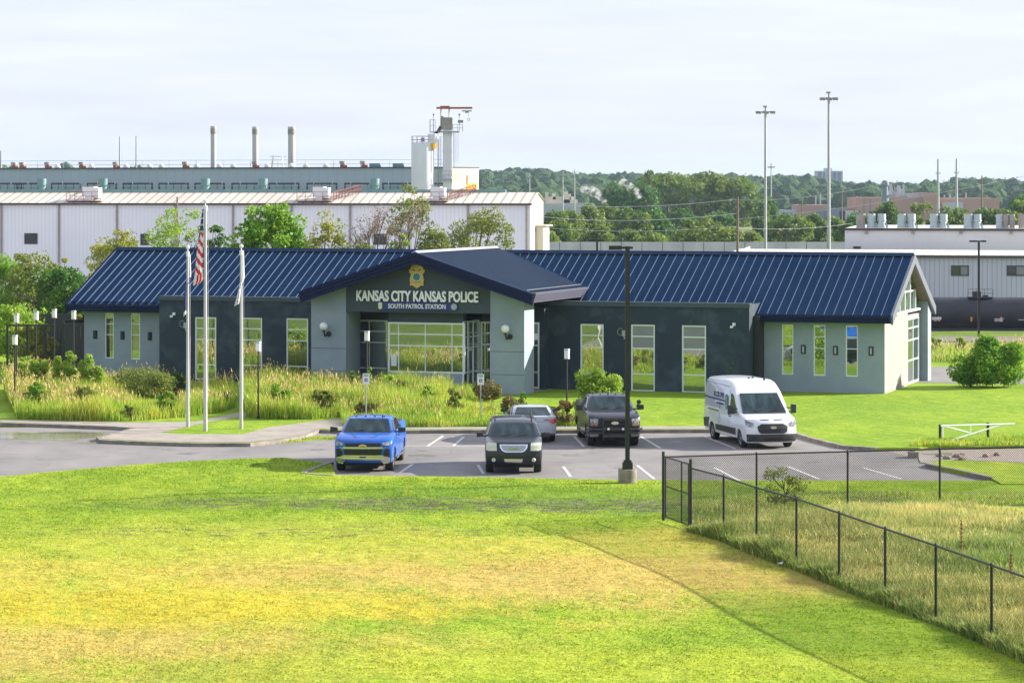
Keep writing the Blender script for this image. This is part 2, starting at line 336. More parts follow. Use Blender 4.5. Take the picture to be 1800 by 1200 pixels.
# kerb strip along that edge, 0.16 m wide, a few mm proud
def strip(pts, w0, w1, z0, z1, name, m, kind='structure'):
    mb = MB(); n = len(pts); L_ = []
    for i, p in enumerate(pts):
        a = pts[max(0, i-1)]; b = pts[min(n-1, i+1)]; d = (b-a).normalized(); nn = Vector((-d.y, d.x))
        L_.append((Vector((p.x+nn.x*w0, p.y+nn.y*w0)), Vector((p.x+nn.x*w1, p.y+nn.y*w1))))
    for (a, b), (c, d) in zip(L_, L_[1:]):
        mb.prism([(a.x,a.y),(c.x,c.y),(d.x,d.y),(b.x,b.y)], z0, z1)
    o = mb.build(name, m); return tag(o, kind=kind)
fe2 = [Vector((p.x, p.y)) for p in fe]
strip(fe2[:25], -.02, .18, 0, ZL+.012, 'kerb', M['kerb'])
# concrete walks
poly_sheet('sidewalk', gl((-250,736),(-20,737),(232,742),(345,741),(415,726),(452,722),(462,727),(420,733),(370,741),(300,757),(282,761),(330,763),(428,763),(470,751),(562,739),(600,735),(604,754),(563,753),(540,762),(500,770),(440,777),(340,777),(240,774),(180,771),(178,767),(205,761),(238,752),(205,749),(120,745.5),(0,741.5),(-250,741.5)), ZL+.008, M['concrete'])
poly_sheet('sidewalk', gl((604,750),(1240,749),(1250,752.5),(1240,753.5),(604,754.5)), ZL+.008, M['concrete'])
poly_sheet('sidewalk', gl((1015,676),(935,690),(880,694),(872,690),(930,680),(980,672)), ZL+.008, M['concrete'])
# drive behind the right end of the station
poly_sheet('driveway', gl((1560,672),(1900,676),(1900,654),(1690,644),(1560,646)), ZL+.008, M['asphalt'])
poly_sheet('driveway', [G(a,b,0) for a,b in ((1540,789),(1900,782),(1900,815),(1800,813),(1655,807),(1610,806))], .012, M['gravel'])
# wet patches and painted bays
def blob(name, cx, cy, rx, ry, z, m, seed, n=40, kind='structure'):
    r = random.Random(seed); ph = [r.uniform(0, 6.3) for _ in range(5)]; pts = []
    for i in range(n):
        a = 2*math.pi*i/n; k = 1+.22*math.sin(2*a+ph[0])+.16*math.sin(3*a+ph[1])+.1*math.sin(5*a+ph[2])+.06*math.sin(9*a+ph[3])
        pts.append(G(cx+rx*k*math.cos(a), cy+ry*k*math.sin(a), 0))
    return poly_sheet(name, pts, z, m, kind)
blob('puddle', 80, 766, 95, 9, .010, M['wet'], 3); blob('puddle', 200, 778, 60, 2.2, .010, M['wet'], 5)
blob('puddle', 742, 800, 20, 2.0, .010, M['wet'], 8); blob('puddle', 1640, 801, 30, 4, .020, M['wet'], 11)
poly_sheet('sidewalk', gl((1612,793),(1684,797),(1672,808),(1618,808)), .03, M['concrete'])
M['stain'] = mat('oil_stain', (.11,.105,.10), .5, c2=(.20,.19,.18), scale=3, detail=6)
for i_, (px, py, rx_, ry_) in enumerate(((742,792,9,1.2),(838,826,8,1.4),(1000,800,14,1.3),(1190,776,10,1.1),(1215,812,12,1.5),(1090,822,9,1.2),(560,790,16,1.4),(330,797,22,1.6),(1010,777,7,1),(1430,812,14,1.4),(770,821,6,1))): blob('oil_stain', px, py, rx_, ry_, .0092+.0002*i_, M['stain'], 20+i_)
mb = MB()
def stripe(a, b, w=.11):
    p, q = G(*a), G(*b); d = (q-p).normalized(); n = Vector((-d.y, d.x, 0))*w/2
    mb.add([p-n, q-n, q+n, p+n], [(0, 1, 2, 3)])
for a, b in [((752,784),(779,766)),((797,784),(815,768)),((1027,786),(1009,767)),((1161,788),(1126,767)),((1293,789),(1238,767)),((703,831),(725,816)),
             ((1003,838),(990,820)),((1150,842),(1120,818)),((1300,845),(1256,822)),((1440,842),(1385,820)),((1585,842),(1517,822)),((700,784),(1040,785.5)),((850,833),(840,817))]:
    stripe(a, b)
o = mb.build('bay_markings', M['paint']); o.location.z = .013; tag(o, kind='structure')
poly_sheet('yard_bounce_sheet', [Vector((-170,238,0)),Vector((12,238,0)),Vector((12,352,0)),Vector((-220,392,0))], -6.1, M['bounce_pale'])  # pale sheet added to bounce sunlight onto the shaded warehouse wall

# near lawn: runs from the lot's near edge to the slope under the camera
top_px = [(-300,850),(-100,842),(0,834),(60,828),(130,822),(250,812),(350,806),(440,802),(500,801),(545,803),(575,808),(583,811),(560,820),(538,829),(560,831.5),(590,831.5),(800,834),(1000,838),(1150,840),(1300,841),(1500,841),(1600,841),(1660,841),(1720,841),(1800,841),(2000,841)]
def near_h(x, y, edge):
    d = edge-y; z = ZL-.06+.03*smooth(0, 2.0, d)+.03*smooth(2, 12, d)
    z += .05*math.sin(x*.35+1)*math.sin(y*.27)*smooth(1, 6, d)+.03*math.sin(x*.9+y*.6)*smooth(1, 5, d)
    return z
pxs = sorted(set([p for p, _ in top_px])|set(range(-300, 2001, 25)))
def near_pt(px, k):
    e = G(px, float(np.interp(px, [a for a, b in top_px if not 535 < a < 583], [b for a, b in top_px if not 535 < a < 583])), ZL)
    y = e.y+(40-e.y)*k; x = (px-900)/FPX*y
    return x, y, e.y
mb = MB(); K = 46; vs = []; fs = []
for k in range(K+1):
    for px in pxs:
        x, y, e = near_pt(px, k/K); vs.append((x, y, near_h(x, y, e)))
nx = len(pxs)
for k in range(K):
    for i in range(nx-1): fs.append((k*nx+i, k*nx+i+1, (k+1)*nx+i+1, (k+1)*nx+i))
b0 = len(vs)
for i in range(nx): x, y, z = vs[i]; vs.append((x, y, -.02))
for i in range(nx-1): fs.append((i, b0+i, b0+i+1, i+1))
mb.add(vs, fs); tag(mb.build('near_lawn', M['lawn'], smooth=60), kind='structure')
tag(grid_mesh('near_lawn', list(np.arange(-300, 301, 20)), [-200,-120,-60,-20]+list(np.arange(0, 41, 5))+[41.5], lambda x, y: land_z(x, y)+.1 if y < 41 else -.4, M['lawn']), kind='structure')
# raised kerb corner beside the blue pickup
strip([Vector(G(a, b, ZL).xy) for a, b in ((590,833),(560,831.5),(536,829),(562,818),(586,810))], -.02, .16, 0, ZL-.02, 'kerb', M['kerb'])
# lawn right of the lot's end, with its kerb
isl = gl((1627,815),(1650,808),(1700,809),(1800,813),(1950,817),(1950,850),(1760,850),(1741,838))
poly_sheet('far_lawn', isl, ZL-.003, M['lawn'], thick=.15)
strip([Vector(G(a, b, ZL).xy) for a, b in ((1741,838.5),(1684,826),(1627,815),(1640,810))], -.16, .02, 0, ZL+.012, 'kerb', M['kerb'])
# rear land: gravel and grass strips by the tracks, long embankment
tag(grid_mesh('railway_bed', list(np.arange(14, 151, 8)), list(np.arange(182, 312, 5)), lambda x, y: land_z(x, y)+.16, M['ballast']), kind='structure')
poly_sheet('railway_bed', [Vector((20,176,0)),Vector((90,176,0)),Vector((120,188,0)),Vector((15,188,0))], ZL-.02, M['ballast'], thick=.3)

# ---------------------------------------------------------------- grass
def inpoly(P_, poly):
    x, y = P_[:, 0], P_[:, 1]; ins = np.zeros(len(P_), bool); n = len(poly)
    for i in range(n):
        x0, y0 = poly[i][0], poly[i][1]; x1, y1 = poly[(i+1) % n][0], poly[(i+1) % n][1]
        c = ((y0 > y) != (y1 > y)); xi = (x1-x0)*(y-y0)/((y1-y0) if y1 != y0 else 1e-9)+x0; ins ^= (c & (x < xi))
    return ins
def scatter(poly, n):
    a = np.array([(p[0], p[1]) for p in poly]); lo, hi = a.min(0), a.max(0); out = np.zeros((0, 2))
    while len(out) < n:
        q = rng.uniform(lo, hi, (n*2, 2)); out = np.vstack([out, q[inpoly(q, poly)]])
    return out[:n]
def blades(pts, h, wd, lean):
    """pts (n,3) -> one bent two-piece blade each (as two triangles sharing an edge, emitted as loose tris)"""
    n = len(pts); a = rng.uniform(0, 2*np.pi, n); d = np.stack([np.cos(a), np.sin(a), np.zeros(n)], 1)*wd[:, None]/2
    b = rng.uniform(0, 2*np.pi, n); ln = np.stack([np.cos(b), np.sin(b), np.zeros(n)], 1)*(h*lean*rng.uniform(.2, 1, n))[:, None]
    up = np.zeros((n, 3)); up[:, 2] = h
    mid = pts+up*.55+ln*.3; tip = pts+up+ln
    t1 = np.stack([pts-d, pts+d, mid+d*.8], 1); t2 = np.stack([pts-d, mid+d*.8, mid-d*.8], 1); t3 = np.stack([mid-d*.8, mid+d*.8, tip], 1)
    return np.stack([t1, t2, t3], 1).reshape(-1, 3), tip
# short mown blades over the near lawn, thinner towards the camera's feet
lp = [G(a, b, ZL) for a, b in top_px if 535 >= a or a >= 583][1:-1]; lp = lp+[G(1260,945,ZL),G(1330,972,ZL),G(1560,1060,ZL),G(1820,1165,ZL),G(1900,1290,ZL),G(-80,1290,ZL)]
lp = [p for p in lp if True]
n = 230000; q = scatter([(p.x, p.y) for p in lp], n)
ed = np.interp(900+FPX*q[:, 0]/q[:, 1], [a for a, b in top_px if not 535 < a < 583], [G(a, b, ZL).y for a, b in top_px if not 535 < a < 583])
def sm(a, b, x): t = np.clip((x-a)/(b-a), 0, 1); return t*t*(3-2*t)
def near_h_np(x, y, e):
    d = e-y; z = ZL-.06+.03*sm(0, 2.0, d)+.03*sm(2, 12, d)
    return z+.05*np.sin(x*.35+1)*np.sin(y*.27)*sm(1, 6, d)+.03*np.sin(x*.9+y*.6)*sm(1, 5, d)
ok = ed-q[:, 1] > .15; q = q[ok]; ed = ed[ok]; z = near_h_np(q[:, 0], q[:, 1], ed)-.01
cl = .5+.5*np.sin(q[:, 0]*1.3+np.sin(q[:, 1]*.8)*2)*np.sin(q[:, 1]*1.7+np.cos(q[:, 0]*.7)*2)
hh = rng.uniform(.015, .034, len(q))*(1+.7*cl)
V, _ = blades(np.column_stack([q, z]), hh, rng.uniform(.02, .045, len(q)), .9)
M['blade'] = lawnmat('mown_grass_blades', ((.21,.33,.025), (.34,.44,.04)), [a[:4]+(tuple(min(.8, v*1.15) for v in a[4]), a[5]) for a in near_spots])
def translucent(m, f):
    t = m.node_tree; b = t.nodes['Principled BSDF']; tr = N(t, 'ShaderNodeBsdfTranslucent'); ms = N(t, 'ShaderNodeMixShader'); ms.inputs[0].default_value = f
    t.links.new(b.inputs['Base Color'].links[0].from_socket, tr.inputs[0]); t.links.new(b.outputs[0], ms.inputs[1]); t.links.new(tr.outputs[0], ms.inputs[2]); t.links.new(ms.outputs[0], t.nodes['Material Output'].inputs[0])
translucent(M['blade'], .4)
tag(fast('grass_blades', V, 3, M['blade']), 'short mown grass blades covering the near lawn', 'grass', kind='stuff')
# ---------------------------------------------------------------- the station
_p = G(1555, 692, ZL); F = Frame(_p.x, _p.y, 18.5)
ST = F.root('police_station')
tag(ST, 'long grey stucco police station with navy standing-seam metal roof and gabled entry', 'building')
def wall_mesh(mb, u0, u1, z0, z1, v, holes, depth=.14, m=0, mr=0):
    us = sorted({u0, u1}|{a for h in holes for a in h[:2]}); zs = sorted({z0, z1}|{a for h in holes for a in h[2:]})
    for a, b in zip(us, us[1:]):
        for c, d in zip(zs, zs[1:]):
            if any(h[0]-1e-6 <= a and b <= h[1]+1e-6 and h[2]-1e-6 <= c and d <= h[3]+1e-6 for h in holes): continue
            if c < z0-1e-6 or d > z1+1e-6: continue
            mb.add([(a,v,c),(b,v,c),(b,v,d),(a,v,d)], [(0,1,2,3)], m)
    for a, b, c, d in holes:
        mb.add([(a,v,c),(b,v,c),(b,v,d),(a,v,d),(a,v+depth,c),(b,v+depth,c),(b,v+depth,d),(a,v+depth,d)],
               [(0,1,5,4),(1,2,6,5),(2,3,7,6),(3,0,4,7)], mr)
def window(u0, u1, zs, v, parent, us=None, glass=None, fr=.055, depth=.12, panes=None):
    """frame with transoms at heights zs (bottom..top) and mullions at us; v = face of wall"""
    us = us or [u0, u1]; zs = sorted(zs); mb = MB(); a = v+.035; b = v+.10
    for i, u in enumerate(us): 
        w_ = fr/2 if 0 < i < len(us)-1 else fr; lo = u if i == 0 else (u-w_ if i == len(us)-1 else u-w_/2); mb.box(lo, lo+w_, a, b, zs[0], zs[-1])
    for i, z in enumerate(zs):
        lo = z if i == 0 else (z-fr if i == len(zs)-1 else z-fr/3); mb.box(u0+fr*.98, u1-fr*.98, a+.004, b-.004, lo, lo+(fr if i in (0, len(zs)-1) else fr*.66))
    o = mb.build('window', M['frame'], parent)
    g = MB(); g.box(u0+.01, u1-.01, v+.075, v+.085, zs[0]+.01, zs[-1]-.01); g.build('glass', glass or M['glass'], o)
    if panes:
        for (p0, p1, q0, q1) in panes:
            q = MB(); q.box(p0, p1, v+.064, v+.072, q0, q1); q.build('blind', M['blind'], o)
    return o
# heights
ze = F.z(1566, 569, -.6); zf = F.z(1566, 555.5, -.6); VR = 5.2; zr = F.z(1605, 448, VR); ur = F.u(1566, -.6)
ul = F.u(119, -.6); VB = 2*VR+.6
slope = (zr-zf)/(VR+.6)
u_lw0 = F.u(148, 0); u_lb0, u_lb1 = F.u(280, -1.8), F.u(548, -1.8); u_rb0, u_rb1 = F.u(935, -1.8), F.u(1317, -1.8)
zt_l = F.z(290, 521.5, -1.8); zt_r = F.z(1310, 535, -1.8)
def win_h(px, pts, v): return [F.z(px, p, v) for p in pts]
# wing walls ---------------------------------------------------
mb = MB(); hl = []; wins = []
for x0, x1, t, b in ((184,200,550,629.5),(229.5,246,550.5,631.5)):
    a, c = F.u(x0, 0), F.u(x1, 0); zz = win_h(x0, (b, t+38, t+19, t), 0); hl.append((a, c, zz[0], zz[-1])); wins.append((a, c, zz, 0))
wall_mesh(mb, u_lw0, F.u(285, 0), 0, ze+.05, 0, hl)
hr = []
for x0, x1, t, b in ((1374.5,1394.5,570,658),(1430,1451,571,660),(1486.5,1508,572,661.5)):
    a, c = F.u(x0, 0), F.u(x1, 0); zz = win_h(x0, (b, t+41, t+20.5, t), 0); hr.append((a, c, zz[0], zz[-1])); wins.append((a, c, zz, 0))
wall_mesh(mb, F.u(1322, 0), 0, 0, ze+.05, 0, hr)
VW = VB-1.4                                # rear wall
mb.add([(u_lw0,0,0),(u_lw0,VW,0),(u_lw0,VW,ze+.05),(u_lw0,0,ze+.05)], [(0,1,2,3)])
mb.add([(u_lw0,VW,0),(-.0,VW,0),(-.0,VW,ze+.05),(u_lw0,VW,ze+.05)], [(0,1,2,3)])
mb.build('wall', M['stucco'], ST)
for a, c, zz, v in wins: window(a, c, zz, v, ST, fr=.05)
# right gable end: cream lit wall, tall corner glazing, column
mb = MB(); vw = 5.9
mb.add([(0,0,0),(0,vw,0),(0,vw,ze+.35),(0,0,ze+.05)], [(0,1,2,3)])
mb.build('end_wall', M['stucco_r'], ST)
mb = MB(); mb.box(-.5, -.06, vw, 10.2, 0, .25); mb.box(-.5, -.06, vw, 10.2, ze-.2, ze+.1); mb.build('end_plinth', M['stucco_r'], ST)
def endwin(v0, v1, zs, vs):
    f = MB(); g = MB()
    for v in vs: f.box(-.07, .0, v, v+.07, zs[0], zs[-1])
    for z in zs: f.box(-.069, -.004, v0, v1, z-.03, z+.03)
    o = f.build('window', M['frame'], ST); g.box(-.045, -.035, v0, v1, zs[0], zs[-1]); g.build('glass', M['glass'], o)
endwin(vw, 9.0, (.25, 1.35, 2.35, 2.95, ze-.1), (vw, 7.4, 8.93))
mb = MB(); mb.box(-.25, .35, 9.6, 10.5, 0, ze+1.0); mb.build('column', M['stucco'], ST)
# glazed gable triangle, set back under the rake
zt0 = ze+.12
def rz(v): return zf+slope*(min(v, 2*VR-v)+.6)
g = MB(); g.add([(-.05,1.2,zt0+.2),(-.05,9.3,zt0+.2),(-.05,9.3,rz(9.3)-.45),(-.05,VR,rz(VR)-.5),(-.05,1.2,rz(1.2)-.45)], [(0,1,2,3,4)]); gw = g.build('gable_window', M['glass'], ST)
f = MB()
for v in (2.4, 3.8, 5.2, 6.6, 8.0): f.box(-.04, .03, v-.035, v+.035, zt0+.2, rz(v)-.45)
f.box(-.036, .026, 1.2, 9.3, zt0+.14, zt0+.25); f.box(-.036, .026, 2.6, 7.9, zt0+1.15, zt0+1.22)
f.build('gable_frame', M['frame'], ST)
# roof -----------------------------------------------------------
th = .12
mb = MB()
for a, b, va, vb in ((ul, ur, -.6, VR), ):
    mb.add([(a,-.6,zf),(b,-.6,zf),(b,VR,zr),(a,VR,zr),(b,VB,zf),(a,VB,zf),
            (a,-.6,zf-th),(b,-.6,zf-th),(b,VR,zr-th),(a,VR,zr-th),(b,VB,zf-th),(a,VB,zf-th)],
           [(0,1,2,3),(3,2,4,5),(6,9,8,7),(9,11,10,8),(0,3,9,6),(3,5,11,9),(1,7,8,2),(2,8,10,4)])
roof = mb.build('roof', M['roof'], ST)
# portico geometry (needed to stop the seams at its valley)
VP = -6.0; VPO = -6.9
uc = F.u(729.5, VPO); zpr = F.z(729.5, 443.8, VPO)
upr = F.u(936, VPO); zpe = F.z(936, 516.5, VPO); ps = (zpr-zpe)/(upr-uc); upl = uc-(upr-uc)
def vroof(z): return (z-zf)/slope-.6       # depth at which the main roof reaches height z
pitch = Vector((0, 1, slope)).normalized()
sm_ = MB(); step = .462; u = ul+.03
while u < ur:
    v0 = -.6; 
    # inside the portico's shadow the seam starts at its valley
    if upl < u < upr:
        z = zpr-ps*abs(u-uc); v0 = max(-.6, vroof(z)+.05)
    if v0 < VR-.1:
        z0 = zf+slope*(v0+.6)
        sm_.add([(u-.011,v0,z0+.004),(u+.011,v0,z0+.004),(u+.011,VR,zr+.004),(u-.011,VR,zr+.004),(u-.007,v0,z0+.05),(u+.007,v0,z0+.05),(u+.007,VR,zr+.05),(u-.007,VR,zr+.05)],
            [(0,1,5,4),(1,2,6,5),(2,3,7,6),(3,0,4,7),(4,5,6,7)])
    u += step
sm_.build('seams', M['seam'], roof)
mb = MB(); mb.add([(ul-.03,VR-.22,zr-.06),(ur+.03,VR-.22,zr-.06),(ur+.03,VR,zr+.11),(ul-.03,VR,zr+.11),(ur+.03,VR+.22,zr-.06),(ul-.03,VR+.22,zr-.06)], [(0,1,2,3),(3,2,4,5),(0,3,5),(1,4,2)]); mb.build('ridge_cap', M['roof'], roof)
# eave fascias in stacked bands, rakes
def bands(mb, u0, u1, v, z0, z1, k=4, out=.035):
    for i in range(k):
        a = z0+(z1-z0)*i/k; b = z0+(z1-z0)*(i+1)/k; d = out*i; mb.box(u0, u1, v-.10-d, v+.02, a+.003, b-.012)
for a, b in ((ul, F.u(281, -.6)), (u_rb1+.02, ur-.002)): f = MB(); bands(f, a, b, -.6, ze, zf-.02); f.build('eave_fascia', M['fascia'], roof)
# snow rail brackets on the left wing
f = MB(); u = ul+.2
while u < F.u(279, -.6): f.box(u, u+.10, -.45, -.32, zf+.06, zf+.14); u += step
f.box(ul+.05, F.u(279,-.6), -.40, -.37, zf+.14, zf+.17); f.build('snow_rail', M['fascia'], roof)
so_ = MB(); so_.add([(ul,-.6,ze+.01),(ur,-.6,ze+.01),(ur,.1,ze+.01),(ul,.1,ze+.01)], [(0,1,2,3)]); so_.build('soffit', M['dark'], roof)
def rake(uu, name, m, tk=.14):
    r = MB(); z0, z1 = ze, zf
    for (va, za, vb, zb) in ((-.62, zf, VR, zr), (VR, zr, VB+.02, zf)):
        r.add([(uu,va,za-.42),(uu,vb,zb-.42),(uu,vb,zb+.03),(uu,va,za+.03),(uu+tk,va,za-.42),(uu+tk,vb,zb-.42),(uu+tk,vb,zb+.03),(uu+tk,va,za+.03)],
              [(0,1,2,3),(4,7,6,5),(0,4,5,1),(3,2,6,7),(0,3,7,4),(1,5,6,2)])
    return r.build(name, m, roof)
rake(ur+.002, 'rake_trim', M['rakem'], .10); rake(ul-.142, 'rake_trim', M['fascia'])
r = MB(); 
for (va, za, vb, zb) in ((-.6, zf, VR, zr), (VR, zr, VB, zf)):
    r.add([(-.3,va,za-.36),(ur,va,za-.36),(ur,vb,zb-.36),(-.3,vb,zb-.36)], [(0,1,2,3)])
r.build('rake_soffit', M['wood'], roof)
# dark stucco blocks in front of the wings ------------------------------
def block(u0, u1, zt, wl, name):
    holes = []; ws = []
    for x0, x1, ys_, bl in wl:
        a, c = F.u(x0, -1.8), F.u(x1, -1.8); zz = sorted(win_h(x0, ys_, -1.8)); holes.append((a, c, zz[0], zz[-1])); ws.append((a, c, zz, bl))
    mb = MB(); wall_mesh(mb, u0, u1, 0, zt, -1.8, holes)
    mb.add([(u1,-1.8,0),(u1,.8,0),(u1,.8,zt),(u1,-1.8,zt)], [(0,1,2,3)]); mb.add([(u0,-1.8,0),(u0,.8,0),(u0,.8,zt),(u0,-1.8,zt)], [(0,3,2,1)])
    mb.add([(u0,-1.8,zt),(u1,-1.8,zt),(u1,-1.4,zt),(u0,-1.4,zt),(u0,-1.4,zt-.3),(u1,-1.4,zt-.3)], [(0,1,2,3),(3,2,5,4)])
    o = mb.build(name, M['dark'], ST)
    c = MB(); c.box(u0-.02, u1+.03, -1.84, -1.38, zt, zt+.05); c.box(u0-.03, u1+.04, -1.86, -1.803, zt-.17, zt+.046); c.build('parapet_cap', M['gable'], o)
    # shallow control joints
    j = MB()
    for zz in (zt-1.55, zt-2.35): 
        for (a, b) in zip([u0]+[h[1]+.06 for h in holes], [h[0]-.06 for h in holes]+[u1]): j.box(a, b, -1.803, -1.80+.01, zz, zz+.02)
    j.build('joint', M['black'], o)
    for a, c_, zz, bl in ws: window(a, c_, zz, -1.8, ST, fr=.07, panes=[(a+.08, c_-.08, zz[-3]+.04, zz[-2]-.03), (a+.08, c_-.08, zz[-2]+.04, zz[-1]-.08)] if bl else None)
    return o
block(u_lb0, u_lb1+.1, zt_l, [(342.5,380,(557,577,596.5,640.5,667),0),(423,460.5,(558,577.5,597,641.5,669),0),(503,541.5,(559,579,598.5,643.5,672),0)], 'front_wall')
block(u_rb0-1.2, u_rb1, zt_r, [(1020,1061,(569,589,610,656,686),0),(1109,1151,(570,591,612,657,687.5),1),(1198.5,1241,(571.5,592.5,613.5,658.5,690),1)], 'front_wall')
mb = MB(); mb.box(u_rb1+.02, u_rb1+.30, -1.0, .05, 0, ze+.3); mb.build('painted_shade_strip', M['black'], ST)  # black box in place of the shade between dark block and wing wall
# entry portico ------------------------------------------------------------
zb = F.z(700, 549, VP)                      # underside of the sign panel
pl0, pl1 = F.u(547, VP), F.u(608, VP); pr0, pr1 = F.u(862, VP), F.u(921.5, VP)
def zport(u): return zpr-ps*abs(u-uc)
mb = MB(); D = .62
for a, b in ((pl0, pl1), (pr0, pr1)):
    mb = MB()
    vs = [(a,VP,-.1),(b,VP,-.1),(b,VP,zport(b)-.3),(a,VP,zport(a)-.3)]; vd = 1.5 if a == pr0 else 1.9
    vs += [(x, VP+vd, z) for x, _, z in vs]; mb.add(vs, [(0,1,2,3),(4,7,6,5),(1,5,6,2),(0,3,7,4),(3,2,6,7)])
    pier = mb.build('entry_pier', M['stucco'], ST)
j = MB()
for a, b in ((pl0, pl1), (pr0, pr1)):
    for z in (1.05, 2.15): j.box(a, b+.003, VP-.004, VP+.02, z, z+.02)
j.build('joint', M['dark'], pier)
mb = MB(); a, b = pl1, pr0
mb.add([(a,VP+.05,zb),(b,VP+.05,zb),(b,VP+.05,zport(b)-.3),(uc,VP+.05,zpr-.3),(a,VP+.05,zport(a)-.3)], [(0,1,2,3,4)])
mb.add([(a,VP+.05,zb),(b,VP+.05,zb),(b,-1.8,zb),(a,-1.8,zb)], [(3,2,1,0)])
mb.build('gable_panel', M['gable'], ST)
# portico roof: two slopes running back to the main roof
pr = MB(); e = .02
vv = lambda z: min(VR, vroof(z)+.1)
for sgn, ue in ((1, upr), (-1, upl)):
    pr.add([(uc,VPO,zpr),(ue,VPO,zpe),(ue,vv(zpe),zpe),(uc,vv(zpr),zpr),(uc,VPO,zpr-th),(ue,VPO,zpe-th),(ue,vv(zpe),zpe-th),(uc,vv(zpr),zpr-th)], [(0,1,2,3),(4,7,6,5),(0,4,5,1),(1,5,6,2)])
proof = pr.build('entry_roof', M['roof'], ST)
sm_ = MB(); v = VPO+.2
while v < VR:
    # seam runs down the slope at depth v, from the ridge to the eave or the valley
    z_lo = max(zpe, zf+slope*(v+.6)) if v > -.6 else zpe
    for sgn in (1, -1):
        ue = uc+sgn*(zpr-z_lo)/ps
        if abs(ue-uc) > .1:
            sm_.add([(uc,v-.012,zpr+.004),(ue,v-.012,z_lo+.004),(ue,v+.012,z_lo+.004),(uc,v+.012,zpr+.004),(uc,v-.008,zpr+.035),(ue,v-.008,z_lo+.035),(ue,v+.008,z_lo+.035),(uc,v+.008,zpr+.035)],
                [(0,1,5,4),(1,2,6,5),(2,3,7,6),(4,5,6,7)])
    v += .40
sm_.build('seams', M['seam'], proof)
c = MB(); c.add([(uc-.16,VPO-.02,zpr-.02),(uc,VPO-.02,zpr+.09),(uc+.16,VPO-.02,zpr-.02),(uc-.16,VR,zpr-.02),(uc,VR,zpr+.09),(uc+.16,VR,zpr-.02)], [(0,1,4,3),(1,2,5,4),(0,2,1)]); c.build('ridge_cap', M['cap'], proof)
fz = .56
M['ribbed'] = mat('ribbed_metal_fascia', (.075,.075,.11), .45, .2)
f = MB()
for sgn, ue in ((1, upr), (-1, upl)):
    for k in range(3):
        o_ = .04*k; z0 = -fz+fz*k/3; z1 = -fz+fz*(k+1)/3
        a0, a1 = uc, ue+sgn*(.02 if k < 2 else .05)
        za, zc = zpr+.02, zpr+.02-ps*abs(a1-uc)
        vs = [(a0,VPO-.02-o_,za+z0),(a1,VPO-.02-o_,zc+z0),(a1,VPO-.02-o_,zc+z1-.008),(a0,VPO-.02-o_,za+z1-.008)]; vs += [(x, VPO+.12, z) for x, _, z in vs]
        f.add(vs, [(0,1,2,3),(4,7,6,5),(0,4,5,1),(1,5,6,2),(3,2,6,7)])
f.build('gable_fascia', M['fascia'], proof)
for sgn, ue in ((1, upr), (-1, upl)):       # ribbed eave fascia and gutter on both sides
    f = MB()
    for k in range(4):
        z0 = zpe-.42+.105*k; x0, x1 = sorted((ue, ue+sgn*(.05+.035*k))); f.box(x0, x1, VPO+.02, vv(zpe)+.3, z0, z0+.092)
    f.build('eave_fascia', M['fascia'] if sgn < 0 else M['ribbed'], proof)
f = MB(); f.box(upr-.35, upr-.30, VPO+.1, vroof(zpe+ps*.35)-.1, zpe+.05+ps*.3, zpe+.09+ps*.3); f.box(upr-.02, upr+.17, VPO, vv(zpe)+.2, zpe-.0, zpe+.035); f.build('snow_rail', M['rakem'], proof)
f = MB(); f.add([(upl,VPO,zpe-.3),(uc,VPO,zpr-.3),(upr,VPO,zpe-.3),(upl,VP+3,zpe-.3),(uc,VP+3,zpr-.3),(upr,VP+3,zpe-.3)], [(0,1,4,3),(1,2,5,4)]); f.build('soffit', M['gable'], proof)
# storefront glazing inside the portico
VG = -3.4; VC = -5.3
def glaz(px0, px1, rows, cols, v, name='storefront', fr=.07, glass=None):
    u0, u1 = F.u(px0, v), F.u(px1, v); zs = sorted(F.z((px0+px1)/2, y, v) for y in rows); us = [F.u(c, v) for c in cols]
    return window(u0, u1, [zs[0]]+zs[1:], v, ST, us=us, fr=fr, glass=glass)
glaz(616, 683, (562,582,601.5,646.5,690), (616,648.5,683), VG, fr=.08)
mb = MB(); mb.box(F.u(600,VG)-.3, F.u(683,VG), VG-.02, VG+.1, F.z(640,562,VG)-.0, zb-.01); mb.box(F.u(680,VC), F.u(683,VC)+.1, VC+.1, VG+.4, 0, zb-.01); mb.build('entry_wall', M['black'], ST)
o = glaz(681.5, 817, (567,587.5,608,655.5), (681.5,700,747,794,817), VC, fr=.08)
ub0, ub1 = F.u(681.5, VC), F.u(814, VC)
mb = MB(); mb.box(ub0+.02, ub1, VC+.03, VC+.5, 0, F.z(750,655.5,VC)-.005); mb.build('entry_plinth', M['stucco'], ST)
mb = MB(); mb.box(ub0+.02, ub1, VC+.03, VC+.5, F.z(750,567,VC)+.005, zb-.01); mb.build('entry_header', M['gable'], ST)
n_ = MB()
p0, p1 = F.u(682,VC), F.u(697,VC); n_.box(p0+.14, p1-.02, VC+.058, VC+.064, F.z(690,643,VC), F.z(690,622,VC)); n_.build('posted_notice', M['white'], o)
